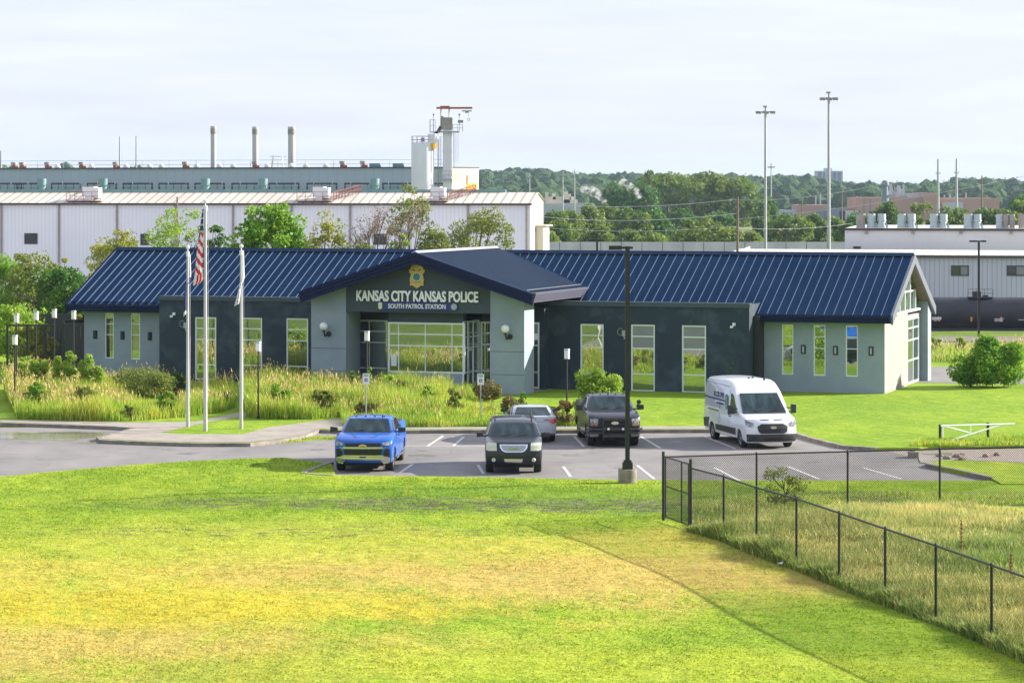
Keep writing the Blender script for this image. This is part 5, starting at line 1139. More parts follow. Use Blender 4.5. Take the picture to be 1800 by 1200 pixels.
meadow('weeds', 'dark leafy weeds crowding the foot of the chain-link fence', fl1+fl2, 26000, lambda x, y: .18+.34*nzf(x, y, 1.4), [M['weedg'], M['weed'], M['seed']], .3, 0, 0, wz, (.02, .05), .7, 'weeds')
meadow('weeds', 'bright grass fringe around the far fence posts', gl((1215,905),(1330,899),(1490,893),(1652,889),(1900,884),(1900,870),(1640,870),(1330,872),(1215,880)), 14000, lambda x, y: .07+.12*nzf(x, y, 1.2), [M['tallg'], M['weed'], M['seed']], .4, 0, 0, wz, (.015, .035), .6, 'grass')
meadow('weeds', 'yellow grass growing under the white barrier gate', gl((1600,785),(1900,781),(1900,768),(1640,772)), 5000, lambda x, y: .12+.15*nzf(x, y), [M['tall'], M['tallg'], M['seed']], .4, 0, 0, wz, (.02,.04), .5, 'grass')
meadow('weeds', 'weeds sprouting from the kerb gutter by the flagpole island', [G(a,b,0) for a,b in ((470,781),(600,772),(600,768),(540,769),(480,777))], 1500, lambda x, y: .05+.08*nzf(x, y, 2), [M['tall'], M['tallg'], M['seed']], .4, 0, 0, lambda x, y: .01+0*x, (.02,.04), .6, 'grass')
rs = [Vector((18,160,0)),Vector((60,162,0)),Vector((75,176,0)),Vector((20,174,0))]
meadow('weeds', 'tall orange-tinted weeds along the tracks right of the station', rs, 26000, lambda x, y: .35+.5*nzf(x, y, .7), [M['weed'], M['tallg'], M['seed']], .5, 14000, .22, wz, (.03,.06), .35, 'weeds')
ptree('shrub', 'yellow-green sapling in the trackside weeds right of the column', 1646, 588, 24, 166, 'lime', nc=16, nl=90, leaf=.14, low=.05, cat='shrub', zb=0)
ptree('shrub', 'pale sapling in the trackside weeds beside the large shrub', 1688, 590, 26, 167, 'lime', nc=14, nl=90, leaf=.14, low=.05, cat='shrub', zb=0)
for i, (px, py, t_) in enumerate(((1690, 1000, 915), (1777, 1040, 972))):
    g = G(px, py, ZL); b = MB(); h_ = (py-t_)/FPX*g.y; b.tube((0,0,0),(0,0,h_*.8),.008); 
    for k in range(26): a = k*2.4; zz = h_*(.45+.55*k/26); b.tube((0,0,zz),(.05*math.cos(a)*(1-.02*k),.05*math.sin(a),zz+.05),.011)
    tag(b.build('dock_weed', M['rust'], loc=(g.x, g.y, ZL)), ['rust-red dry dock stem among the pale weeds', 'rust-red dry dock stem nearest the right edge'][i], 'weed', 'dry dock stems in the weeds')
# woods and hedges beyond the station ---------------------------------------
GF = 'trees beyond the rail yard'
ZB = -6.2
big = [(1100,318,92,940,'deep',.0),(1172,305,118,960,'far',.12),(1240,302,120,950,'far',.15),(1296,304,96,945,'far',.12),(1132,322,56,905,'deep',.0)]
lb = ['dark broad tree at the left of the large tree group with drifting steam','tall tree in the middle of the large far tree group','broadest sunlit tree of the large far group','rightmost tall tree of the large far group by the light mast','darker tree in front of the large far group']
for (px, pt, w_, Y, m, lo_), l_ in zip(big, lb): ptree('tree', l_, px, pt, w_, Y, m, zb=ZB, nc=80, nl=70, leaf=1.05, group=GF, low=.10, trunk=.7, cr=2.3)
bush = [(975,372,40,640,'far'),(1003,365,44,680,'far2'),(1040,360,46,700,'far2'),(1068,352,46,720,'far2'),(1095,366,50,690,'far'),(1120,372,44,680,'far'),(1150,376,52,690,'deep'),(990,392,60,600,'far'),(1045,398,70,590,'far2'),(1105,404,46,580,'far'),(970,408,34,560,'far2'),(1150,408,56,575,'far2'),(1228,388,100,600,'far2'),(1290,400,66,590,'far2'),(1318,408,50,590,'far2'),
        (1340,360,34,760,'far'),(1385,373,80,640,'far'),(1430,374,62,650,'far'),(1465,378,50,660,'far'),(1352,350,28,820,'deep'),(1500,372,60,560,'deep'),(1535,364,60,620,'far'),(1570,362,52,620,'far'),(1610,366,60,600,'far2'),(1655,366,50,600,'far2'),(1690,362,44,600,'far2'),(1730,366,50,590,'far'),(1765,358,56,590,'far2'),(1800,350,60,600,'far2'),(1790,338,50,720,'deep'),(1200,368,60,760,'deep'),(1262,370,70,770,'deep')]
words = ['left end by the warehouse annex','second from the warehouse annex','sunlit, left of the steam plume','below the steam plume','left of the dark broad tree','at the foot of the dark broad tree','dark, under the tall tree group','low, behind the grey wall near the warehouse','low and wide, before the gravel bed','small, before the gravel bed gap','lowest, right beside the warehouse annex','pale, at the right end of the gravel gap','wide and rounded, in the centre before the tall group','pale, left of the wooden pole','low, right of the wooden pole','small, just right of the nearer light mast','round and dark, between the two light masts','round, right beside the right-hand light mast','small, right of the right-hand light mast','dark, behind the nearer light mast','dark, at the left end of the flat-roofed shed','above the second pair of roof vents','behind the dark tapering stack','above the third pair of roof vents','between the two tall grey poles','behind the right-hand grey pole','before the thin dark pole','above the fifth pair of roof vents','cut off by the right edge','dark, at the right edge behind the others','shaded, under the middle of the tall group','shaded, under the right half of the tall group']
for (px, pt, w_, Y, m), l_ in zip(bush, words): ptree('bush', 'far bush '+l_, px, pt, w_*1.1, Y, m, zb=ZB, nc=52, nl=80, leaf=.8, group='bushes beyond the rail yard', low=.0, trunk=.25, cr=1.5, cat='bush')
# distant wooded hills: crowns that read as one mass
def wood(name, label, n, y0, y1, px0, px1, nl=46, cond=None):
    cs = []; rs_ = []
    for i_ in range(n):
        y = random.uniform(y0, y1) if i_ % 3 else random.uniform(2230, y1); px = random.uniform(px0, px1); x = (px-900)/FPX*y; z = land_z(x, y); r_ = random.uniform(5, 10)
        cs.append((x, y, z+r_*.9)); rs_.append((r_, r_, r_*random.uniform(.8, 1.25)))
    # a lumpy leafy shell per crown, plus loose leaves that break its outline
    bm = bmesh.new(); bmesh.ops.create_icosphere(bm, subdivisions=2, radius=1); tv = np.array([tuple(v.co) for v in bm.verts]); tf = np.array([[v.index for v in f.verts] for f in bm.faces]); bm.free()
    C_ = np.array(cs); R_ = np.array(rs_)*.92; k = len(C_); disp = 1+rng.uniform(-.22, .20, (k, len(tv), 1)); vs = C_[:, None, :]+tv[None]*R_[:, None, :]*disp
    tri = vs[:, tf, :].reshape(-1, 3, 3); q4 = leaf_quads(C_, np.array(rs_)*1.04, 16, 1.5, shell=.93).reshape(-1, 4, 3)
    q3 = np.concatenate([q4[:, [0, 1, 2]], q4[:, [0, 2, 3]]]); return tag(fast(name, np.concatenate([tri, q3]).reshape(-1, 3), 3, M['canopy']), label, 'woods', kind='stuff')
M['canopy'] = mat('distant_canopy', (.022,.062,.024), .8, c2=(.065,.115,.028), scale=.35, detail=6, bump=1, bscale=1.2, spec=.1, lo=.42, hi=.62)
M['canopy'].node_tree.nodes['Bump'].inputs['Distance'].default_value = 1.2
wood('wooded_hill', 'distant dense woods covering the hills along the skyline', 5200, 1680, 2340, -500, 2150, 84)
# ---------------------------------------------------------------- industrial surroundings
def ribmat(name, c, c2, pitch, amp=.25, rough=.6):
    """corrugated sheet: vertical ribs across local x"""
    m = mat(name, c, rough, c2=c2, scale=.08, lo=.35, hi=.7); t = m.node_tree; l = t.links.new; b = t.nodes['Principled BSDF']
    tcn = N(t, 'ShaderNodeTexCoord'); sx = N(t, 'ShaderNodeSeparateXYZ'); l(tcn.outputs['Object'], sx.inputs[0]); ml = N(t, 'ShaderNodeMath', operation='MULTIPLY'); ml.inputs[1].default_value = 1/pitch; l(sx.outputs[0], ml.inputs[0])
    fr = N(t, 'ShaderNodeMath', operation='FRACT'); l(ml.outputs[0], fr.inputs[0]); gt = N(t, 'ShaderNodeMath', operation='GREATER_THAN'); gt.inputs[1].default_value = .8; l(fr.outputs[0], gt.inputs[0])
    x = N(t, 'ShaderNodeMix', data_type='RGBA', blend_type='MULTIPLY'); sc_ = N(t, 'ShaderNodeMath', operation='MULTIPLY'); sc_.inputs[1].default_value = amp; l(gt.outputs[0], sc_.inputs[0]); l(sc_.outputs[0], x.inputs[0])
    l(b.inputs['Base Color'].links[0].from_socket, x.inputs[6]); x.inputs[7].default_value = (.35,.38,.42,1); l(x.outputs[2], b.inputs['Base Color']); return m
M['wh'] = ribmat('warehouse_sheet', (.80,.80,.84), (.73,.73,.77), .5, .16); M['whend'] = ribmat('warehouse_end', (.62,.57,.46), (.56,.51,.41), .8, .1)
M['whroof'] = ribmat('warehouse_roof', (.66,.60,.52), (.52,.45,.38), 1.2, .75); M['shop'] = ribmat('shop_wall', (.38,.44,.46), (.35,.41,.43), 2.0, .08)
M['cream'] = mat('cream_wall', (.70,.60,.38), .8, c2=(.66,.56,.36), scale=.1); M['shed'] = ribmat('shed_sheet', (.55,.55,.64), (.51,.51,.60), .55, .45); M['shedw'] = mat('shed_wall', (.75,.72,.76), .8, c2=(.70,.67,.71), scale=.2)
M['whiteroof'] = ribmat('white_roof', (.82,.78,.70), (.76,.71,.62), 1.0, .25); M['brown'] = mat('brown_trim', (.07,.05,.045), .7); M['duct'] = mat('duct_green', (.16,.28,.28), .6, c2=(.20,.32,.31), scale=2)
M['vent'] = mat('vent_galvanised', (.42,.50,.52), .55, .2, c2=(.34,.40,.42), scale=1.5); M['ventb'] = mat('vent_brown', (.26,.23,.22), .7, c2=(.34,.30,.27), scale=1.5); M['stack'] = mat('stack', (.50,.50,.48), .7, c2=(.36,.37,.36), scale=.6, stretch=(1,1,.3)); M['silo'] = mat('silo_white', (.78,.77,.88), .6, c2=(.68,.66,.76), scale=.3, stretch=(1,1,.4))
M['orange'] = mat('crane_orange', (.45,.13,.03), .7, c2=(.30,.09,.03), scale=1); M['salmon'] = mat('salmon_wall', (.44,.26,.19), .85, c2=(.38,.22,.16), scale=.05); M['tower'] = mat('tower_pale', (.42,.45,.48), .8); M['towerd'] = mat('tower_dark', (.16,.20,.25), .8); M['shopwin'] = glassmat('shop_window', (.16,.26,.27), .12, .3)
M['redsteel'] = mat('red_brown_steel', (.20,.07,.05), .8); M['concw'] = mat('concrete_wall', (.60,.58,.63), .9, c2=(.48,.46,.51), scale=.3); M['tank'] = mat('tank_black', (.012,.015,.026), .5, c2=(.028,.028,.034), scale=.5, stretch=(1,.4,1.6)); M['yellow'] = mat('yellow_mark', (.75,.38,.02), .6); M['whitem'] = mat('white_mark', (.75,.75,.75), .7)
def rail(mb, pts, h=1.1, r=.05, every=1):
    for a, b in zip(pts, pts[1:]):
        a, b = Vector(a), Vector(b); n = max(1, int((b-a).length/every))
        for k in (h, h*.5): mb.tube(a+Vector((0,0,k)), b+Vector((0,0,k)), r, n=4, caps=False)
        for i in range(n+1): p = a.lerp(b, i/n); mb.tube(p, p+Vector((0,0,h)), r, n=4, caps=False)
# near white warehouse
W1 = Frame((932-900)/FPX*355, 355, 8); wr_ = W1.root('warehouse'); tag(wr_, 'long pale sheet-metal warehouse behind the station trees with brown downpipes', 'warehouse')
ze1 = W1.z(932, 358); zr1 = ze1+1.35; u0 = W1.u(-420); dv = 12.7
mb = MB(); mb.add([(u0,0,ZB),(0,0,ZB),(0,0,ze1),(u0,0,ze1)], [(0,1,2,3)]); mb.build('wall', M['wh'], wr_)
mb = MB(); mb.add([(0,0,ZB),(0,dv,ZB),(0,dv,ze1+.3),(0,dv/2,zr1),(0,0,ze1)], [(0,1,2,3,4)]); mb.build('end_wall', M['whend'], wr_)
mb = MB(); mb.add([(u0,-.3,ze1),(.3,-.3,ze1),(.3,dv/2,zr1+.05),(u0,dv/2,zr1+.05),(.3,dv+.2,ze1+.3),(u0,dv+.2,ze1+.3)], [(0,1,2,3),(3,2,4,5)]); rf = mb.build('roof', M['whroof'], wr_)
mb = MB(); mb.box(u0,.25,-.42,-.3,ze1-.22,ze1+.04); mb.build('gutter', M['brown'], rf); mb = MB(); mb.box(u0,-4,dv/2,dv/2+.5,zr1+.02,zr1+.42); mb.build('ridge_vent', M['duct'], rf)
for px in (-308,-204,-100,3,104,206,308,410,513,616,719,823,926): a = W1.u(px); b = MB(); b.tube((a,-.15,ZB),(a,-.15,ze1-.1),.14,n=6); b.build('downpipe', M['ventb'], wr_)
for x0, x1, y0, y1 in ((43,66,410,429),(247,262,411,431),(657,680,411,430)):
    b = MB(); b.box(W1.u(x0),W1.u(x1),-.08,.02,W1.z(x0,y1),W1.z(x0,y0)); b.build('louvre', M['plastic'], wr_)
mb = MB(); mb.box(0.02,1.0,5,11,ZB,W1.z(962,398,6)); mb.box(.02,1.4,4.8,11.2,W1.z(962,398,6),W1.z(962,398,6)+.18); mb.build('annex', M['whend'], wr_)
for i, (x0, x1, side_) in enumerate(((144,172,-1),(549,576,1),(756,780,1))):
    a, b = W1.u(x0,1.0), W1.u(x1,1.0); zb_ = ze1+.35; t = empty('x', (0,0,0)); bpy.data.objects.remove(t)
    c0 = Vector((W1.X,W1.Y,0))+Vector((W1.c*a+W1.s*1.2, -W1.s*a+W1.c*1.2, zb_)); t = thing('air_handler', ['white rooftop air unit with ramp on its left, leftmost on the warehouse roof','white rooftop air unit with a red stair on its right, middle of the warehouse roof','white rooftop air unit beside the silo tower at the right of the warehouse roof'][i], 'rooftop unit', c0, -R(W1.th), 'air units on the warehouse roof')
    w_ = b-a; q = MB(); q.box(0,w_*.72,0,1.8,.5,1.75); q.box(w_*.72,w_,.1,1.7,.35,1.65); q.box(w_*.2,w_*.62,-.3,1.6,-.1,.5); q.build('cabinet', M['white'], t)
    q = MB(); q.box(-1.8,w_+.6,-1.1,1.9,-.12,-.02); rail(q, [(-1.8,-1.1,0),(w_+.6,-1.1,0)], 1.1, .04, 1); q.build('platform', M['rust'], t)
    q = MB(); s_ = -1 if side_ < 0 else 1; e = (-1.8 if s_ < 0 else w_+.6)
    if s_ < 0: rail(q, [(e,.5,.2),(e+3.2,3.5,1.1)], .9, .04, .8)
    else: rail(q, [(e,-.9,0),(e+2.8,3.5,1.0)], 1.0, .05, .5); rail(q, [(e,.3,0),(e+2.8,4.4,1.0)], 1.0, .05, .5)
    q.build('stair', M['redsteel'], t)
# long shop behind with sawtooth of vents, stacks on its roof
S1 = Frame((791-900)/FPX*560, 560, 20); sh = S1.root('shop_building'); tag(sh, 'long grey-green railway workshop with a band of windows and a cream end wall', 'workshop')
zt1 = S1.z(760, 295.5); u0 = S1.u(-420)
mb = MB(); mb.add([(u0,0,ZB),(0,0,ZB),(0,0,zt1),(u0,0,zt1)], [(0,1,2,3)]); mb.build('wall', M['shop'], sh)
mb = MB(); mb.add([(0,0,ZB),(0,16,ZB),(0,16,zt1-.1),(0,0,zt1+.2)], [(0,1,2,3)]); ew = mb.build('end_wall', M['cream'], sh)
mb = MB(); mb.box(u0,.1,-.3,16.2,zt1+.0,zt1+.25); mb.build('roof', M['brown'], sh)
px = -40
for i in range(14):
    x0 = [-50,-12.5,29,90,153,216,279,342,407,472.5,539,605.5,672.5,740][i]; x1 = x0+(51.5+i*.25 if i else 30)
    if i == 13: x1 = 782
    a, b = S1.u(x0), S1.u(x1); z0, z1 = S1.z(x0,335), S1.z(x0,321.5); q = MB(); q.box(a,b,-.12,-.02,z1-.3,z1); q.box(a,a+.3,-.12,-.02,z0,z1-.3); q.box(b-.3,b,-.12,-.02,z0,z1-.3)
    for k in range(1,4): q.box(a+(b-a)*k/4-.06,a+(b-a)*k/4+.06,-.10,-.03,z0,z1-.3)
    wn = q.build('window', M['plastic'], sh); q = MB(); q.box(a+.1,b-.1,-.06,-.01,z0,z1-.15); q.build('glass', M['shopwin'], wn)
mb = MB(); mb.box(u0,-1,-9,-.02,ZB,S1.z(500,337,-6)+.4); mb.build('lower_roof', M['duct'], sh)
mb = MB(); rail(mb, [(u0,1,zt1),(-1,1,zt1)], 1.7, .05, 6); mb.build('roof_rail', M['steel'], sh)
mb = MB(); rail(mb, [(u0,-5,S1.z(400,336.5,-5)),(-3,-5,S1.z(700,335,-5))], 2.0, .06, 4); mb.build('roof_rail', M['steel'], sh)
def S1p(px, v, z): u = S1.u(px, v); return Vector((S1.X+S1.c*u+S1.s*v, S1.Y-S1.s*u+S1.c*v, z))
et = text('BNSF', 'wall_lettering', M['orange'], sh, (.12, 12.0, S1.z(822,328.5,12)), 1.5, 6.2, rot=(R(90),0,R(90)), ext=.05, bold=.03, shear=.2); et.data.materials[0] = M['yellow']
mb = MB(); mb.add([(.1,8.8,0),(.1,9.6,0),(.1,9.9,1.9),(.1,9.0,1.9)], [(0,1,2,3)]); o = mb.build('wall_mark', M['orange'], sh, loc=(0,0,S1.z(817,324,9)))
for px in (73.5,181.5,361,462.5,659,752.5):
    p = S1p(px, -6, S1.z(px,335,-6)); w_ = 16/FPX*p.y; h_ = 21/FPX*p.y; q = MB(); q.lathe([(0,h_),(w_/2,h_),(w_/2,h_*.42),(w_*.46,h_*.40),(w_*.46,0)], 14); q.box(-w_*.9,-w_*.4,-.5,.5,0,h_*.35)
    tag(q.build('exhaust_drum', M['duct'], loc=p, smooth=40), None, 'rooftop vent', 'green exhaust drums before the workshop windows')['label'] = f'green exhaust drum on the low workshop roof {dict([(73.5,"leftmost of six"),(181.5,"second, behind the left air unit"),(361,"third, directly behind the tall flagpole top"),(462.5,"fourth, above the broad-leaved tree"),(659,"fifth, left of the silo"),(752.5,"sixth, at the foot of the silo")])[px]}'
nm = {24:'leftmost of all',38.5:'second from the left',83:'third from the left',143:'fourth, left of the thin pole pair',203:'beside the left thin pole',325:'midway between thin poles and left stack',448:'at the base of the middle stack',602:'left of the two skylights',638:'nearest the skylights'}
for px, l_ in nm.items():
    p = S1p(px, 2, zt1+.2); q = MB(); q.box(-.45,.45,-.4,.4,0,.7,1); q.tube((-.0,0,.6),(0,0,.9),.3,m=1); q.lathe([(0,1.25),(.62,1.25),(.62,.75),(0,.75)],10); q.tube((.1,0,.2),(.95,0,.2),.3,m=1) ; 
    tag(q.build('fan_vent', [M['ventb'], M['orange']], loc=p, smooth=40), f'red-based mushroom fan on the workshop roof, {l_}', 'rooftop vent', 'red-based fans on the workshop roof')
nm = {101:'leftmost',161:'second',222:'right of the left thin pole',263:'small, right of the right thin pole',284:'left of the clear gap before the left stack',346:'left of the left stack',386:'right of the left stack',410:'between the left and middle stacks',470:'right of the middle stack',512:'at the base of the right stack',538:'right of the right stack',573:'farthest right'}
for px, l_ in nm.items():
    p = S1p(px, 3, zt1+.1); q = MB(); r_ = .62; q.lathe([(r_*math.sin(a), r_*math.cos(a)+.35) for a in np.linspace(0, 2.0, 7)], 12); q.box(-.6,.6,-.5,.5,0,.35)
    tag(q.build('dome_vent', M['white'], loc=p, smooth=50), f'pale domed vent on the workshop roof, {l_}', 'rooftop vent', 'domed vents on the workshop roof')
for px, l_ in ((660,'left'),(701,'right')):
    p = S1p(px, 3, zt1+.2); q = MB(); q.prism([(-1.2,0),(1.2,0),(.9,.8),(-1.2,.8)], -.8, .8, ax='y'); tag(q.build('skylight', M['seal'], loc=p), f'blue and white roof skylight, {l_} of the pair before the silo', 'skylight', 'skylights on the workshop roof')
for px, yt, w_, l_ in ((375,222,9.5,'left stack of three on the workshop, grey'),(448.5,223,10,'middle stack of three on the workshop, pale lower half'),(512.5,223,12.5,'right and thickest stack of three with a yellowed top')):
    p = S1p(px, 8, zt1); h_ = (zt1+ (H-(yt-HY)/FPX*p.y) - 2*zt1)+0; r_ = w_/2/FPX*p.y; q = MB(); q.lathe([(r_,0),(r_*.97,h_-.4),(r_*1.06,h_-.4),(r_*1.06,h_),(r_*.8,h_),(r_*.8,h_-.5),(0,h_-.5)], 18)
    t = thing('smokestack', l_, 'smokestack', p, 0, 'smokestacks on the workshop'); q.build('stack', M['stack'], t, smooth=40); q = MB(); q.lathe([(r_*1.07,h_-1.6),(r_*1.09,h_-1.6),(r_*1.09,h_-.5),(r_*1.07,h_-.5)], 18); q.build('band', M['ventb'], t)
def mast(label, px, yt, yb, Y, r0, m='steel', arms=(), name='pole', cat='pole', group=None, head=None):
    zt_ = H-(yt-HY)/FPX*Y; zb_ = land_z((px-900)/FPX*Y, Y) if yb is None else H-(yb-HY)/FPX*Y; t = thing(name, label, cat, ((px-900)/FPX*Y, Y, zb_), 0, group)
    q = MB(); h_ = zt_-zb_; q.tube((0,0,0),(0,0,h_),r0,r0*.6,8); q.build('pole', M[m], t, smooth=40)
    for dz, w_ in arms: q = MB(); q.box(-w_/2,w_/2,-.08,.08,h_-dz-.08,h_-dz+.08); [q.tube((x,0,h_-dz),(x,0,h_-dz+.35),.07) for x in (-w_/2+.1,0,w_/2-.1)]; q.build('cross_arm', M[m], t)
    if head:
        q = MB(); w_ = head
        for k in range(6): a = math.pi*2*k/6+.3; x, y = math.cos(a)*w_, math.sin(a)*w_*.9; q.tube((0,0,h_-.1),(x*.75,y*.75,h_-.1),.07); q.box(x-.3,x+.3,y-.25,y+.25,h_-.35,h_+.02)
        q.tube((0,0,h_),(0,0,h_+.8),.12); q.box(-.35,.2,-.2,.2,h_+.6,h_+.85); q.build('floodlight', M['ventb'], t)
    return t
GP = 'thin poles beyond the buildings'
for px, yt, l_ in ((210.5,240,'left of the pair of thin poles over the workshop roof'),(239.5,239,'right of the pair of thin poles over the workshop roof')):
    mast(l_, px, yt, 335, 640, .25, 'steel', (), 'pole', 'pole', GP); 
for px, y in ((210.5, 273),(240,272)):
    t = bpy.data.objects['pole' if px < 220 else 'pole.002'] if False else None
mast('grey floodlight pole at the extreme left edge', 1.5, 265, 335, 620, .4, 'steel', ((4,2.2),), 'pole', 'pole', GP)
q = MB(); p = P(488.5, 296, 640)
for sx_ in (-1.4, 1.4):
    for sy_ in (-1, 1): q.tube((sx_,sy_,0),(sx_*.7,sy_*.7,2.9),.1,n=4)
for z in (.9,1.8,2.6): q.box(-1.9,1.9,-.1,.1,z,z+.12)
tag(q.build('lattice_frame', M['steel'], loc=p), 'small steel lattice frame between the middle and right stacks', 'lattice')
# silo and bucket tower
YT = 470
def X_(px, Y=YT): return (px-900)/FPX*Y
def Z_(py, Y=YT): return H-(py-HY)/FPX*Y
t = thing('silo', 'white cylindrical sand silo with a railed top beside the crane tower', 'silo', (X_(743), YT, ZB)); rs_ = 20/FPX*YT; h_ = Z_(252)-ZB
q = MB(); q.lathe([(rs_,0),(rs_,h_),(rs_*.9,h_+.15),(0,h_+.3)], 28); q.build('shell', M['silo'], t, smooth=40)
q = MB(); ring = [(rs_*math.cos(a), rs_*math.sin(a), h_) for a in np.linspace(0, 2*math.pi, 13)]; rail(q, ring, 1.15, .045, 3); q.tube((0,0,h_+.2),(0,0,h_+.9),.35); q.build('top_rail', M['ventb'], t)
q = MB(); q.lathe([(.75,0),(.75,2.5),(0,2.6)], 14); q.build('inlet_drum', M['silo'], t, loc=(rs_*.86,-.6,h_-.95)); q = MB(); q.lathe([(.76,0),(.76,.9)], 14); q.build('band', M['yellow'], t, loc=(rs_*.86,-.6,h_-.9))
t = thing('crane_tower', 'grey elevator tower with railed platforms and an orange jib on top', 'tower', (X_(786.5), YT+1, ZB)); hw = 8/FPX*YT; zz = lambda py: Z_(py)-ZB
q = MB(); q.box(-hw,hw,-hw,hw,0,zz(206)); q.box(-hw*1.08,hw*1.08,-hw*1.08,hw*1.08,zz(267),zz(262)); q.box(-hw*1.08,hw*1.08,-hw*1.08,hw*1.08,zz(308),zz(300)); q.build('shaft', M['silo'], t)
q = MB(); q.box(-hw*1.25,hw*1.1,-hw*1.1,hw,zz(228),zz(207)); q.box(-hw*1.3,-hw*.9,-.5,.5,zz(222),zz(204)); q.build('head_casing', M['ventb'], t)
q = MB(); q.box(-2.0,2.0,-1.3,1.3,zz(233),zz(230.5)); rail(q, [(-2.0,-1.3,zz(231)),(-2.9,-1.3,zz(231)),(-2.9,1.3,zz(231))], 1.9, .05, .9); rail(q, [(.9,-1.3,zz(231)),(2.5,-1.3,zz(231)),(2.5,1.3,zz(231))], 1.1, .05, .8); q.box(-2.9,-1.2,-1.3,1.3,zz(233),zz(231.5)); q.box(-1.3,2.4,-1.3,1.3,zz(316),zz(314.5)); rail(q, [(-1.9,-1.3,zz(315)),(2.4,-1.3,zz(315)),(2.4,1.3,zz(315))], 1.35, .05, .9); q.build('platform', M['steel'], t)
q = MB(); q.box(-1.85,4.1,-.25,.25,zz(191.5),zz(188)); q.box(-1.2,.35,-.3,.3,zz(191.5),zz(186)); q.build('jib', M['orange'], t)
q = MB(); [q.tube((x,0,zz(230)),(x,0,zz(191)),.14,n=6) for x in (-1.1,.25)]; q.build('jib_post', M['whend'], t)
q = MB(); q.box(2.4,4.0,-.3,.3,zz(196),zz(194)); q.box(2.9,3.5,-.3,.3,zz(198.5),zz(196)); q.tube((3.5,0,zz(199)),(3.5,0,zz(206)),.03); q.lathe([(.16,-.05),(.24,-.05),(.24,.05),(.16,.05),(.16,-.05)], 12, axis='y', c=(3.5,0,zz(210))); q.build('hoist', M['ventb'], t)
q = MB()
for x in (-1.55,): 
    q.tube((x,-.9,0),(x,-.9,zz(245)),.09,n=5)
for x in (-1.0,-.85+.0): q.tube((x-.25,-1,0),(x-.25,-1,zz(240)),.04,n=4)
for x in (.95,1.4,1.75): q.tube((x,-.9,zz(285)),(x,-.9,zz(232)),.04,n=4)
for k in range(26): z = zz(330)+k*.42; q.box(-1.25,-.85,-1.02,-.98,z,z+.04)
q.tube((1.1,-.9,zz(314)),(1.1,-.9,zz(232)),.05,n=4); q.build('ladder', M['ventb'], t)
q = MB(); q.path([(-3.0,0,zz(250)),(-2.9,0,zz(244)),(-2.3,0,zz(237)),(-1.6,0,zz(231)),(-1.1,0,zz(222))], .26, 8); q.build('chute', M['redsteel'], t)
q = MB(); [q.tube((x,0,zz(232)),(x,0,zz(y_)),.06,n=5) for x, y_ in ((-2.35,202),(1.95,201))]; q.box(-2.45,-2.2,-.2,.2,zz(203),zz(200)); q.box(1.7,2.6,-.3,.3,zz(216),zz(211)); q.box(1.8,2.1,-.2,.2,zz(203),zz(200)); q.build('flood_mast', M['ventb'], t)
# right-hand sheds --------------------------------------------------------
D1 = Frame((1610-900)/FPX*330, 330, 14); ds = D1.root('rail_shed'); tag(ds, 'ribbed blue-grey rail shed with two sliding windows and a white roof edge', 'shed')
a0, a1 = D1.u(1285), D1.u(1860); zE = D1.z(1610,447.5)
mb = MB(); mb.add([(a0,0,ZB),(a1,0,ZB),(a1,0,zE),(a0,0,zE)], [(0,1,2,3)]); mb.add([(a0,0,ZB),(a0,14,ZB),(a0,14,zE+.6),(a0,0,zE)], [(0,3,2,1)]); mb.build('wall', M['shed'], ds)
mb = MB(); mb.add([(a0-.5,-.3,zE),(a1,-.3,zE),(a1,9,zE+.36),(a0-.5,9,zE+.36),(a0-.5,-.3,zE-.1),(a1,-.3,zE-.1)], [(0,1,2,3),(0,4,5,1)]); rf = mb.build('roof', M['whiteroof'], ds)
mb = MB(); mb.box(a0,a1,-.42,-.3,zE-.32,zE-.08); mb.build('gutter', M['brown'], rf)
for x0, x1, xm in ((1672,1703,1688),(1770,1806,1786)):
    z0, z1 = D1.z(x0,484.5), D1.z(x0,466.5); a, b, c_ = D1.u(x0), D1.u(x1), D1.u(xm); q = MB(); q.box(a,b,-.1,-.02,z0,z0+.12); q.box(a,b,-.1,-.02,z1-.12,z1); q.box(a,a+.12,-.1,-.02,z0+.12,z1-.12); q.box(b-.12,b,-.1,-.02,z0+.12,z1-.12); q.box(c_-.05,c_+.05,-.1,-.02,z0+.12,z1-.12)
    wn = q.build('window', M['plastic'], ds); q = MB(); q.box(a+.1,c_,-.06,-.01,z0+.1,z1-.1); q.build('glass', M['glassd'], wn); q = MB(); q.box(c_,b-.1,-.06,-.01,z0+.1,z1-.1); q.build('glass', M['blind'], wn)
D2 = Frame((1610-900)/FPX*343, 343, 14); d2 = D2.root('flat_roofed_shed'); tag(d2, 'pale lilac flat-topped shed with dark brown cornice and rows of roof vents', 'shed')
a0, a1 = D2.u(1485), D2.u(1860); zT = D2.z(1610,404)
mb = MB(); mb.add([(a0,0,ZB),(a1,0,ZB),(a1,0,zT),(a0,0,zT)], [(0,1,2,3)]); mb.add([(a0,0,ZB),(a0,14,ZB),(a0,14,zT),(a0,0,zT)], [(0,3,2,1)]); mb.build('wall', M['shedw'], d2)
mb = MB(); mb.box(a0-.05,a1,-.25,14,zT-.1,zT+.18); rf = mb.build('roof', M['brown'], d2); mb = MB(); mb.add([(a0,-.1,zT+.19),(a1,-.1,zT+.19),(a1,14,zT+.4),(a0,14,zT+.4)], [(0,1,2,3)]); mb.build('roof_sheet', M['whiteroof'], rf)
for px in (1527,1608,1734): a = D2.u(px); q = MB(); q.box(a-.05,a+.09,-.06,-.005,zE,zT-.15); q.build('downpipe', M['shedw'], d2)
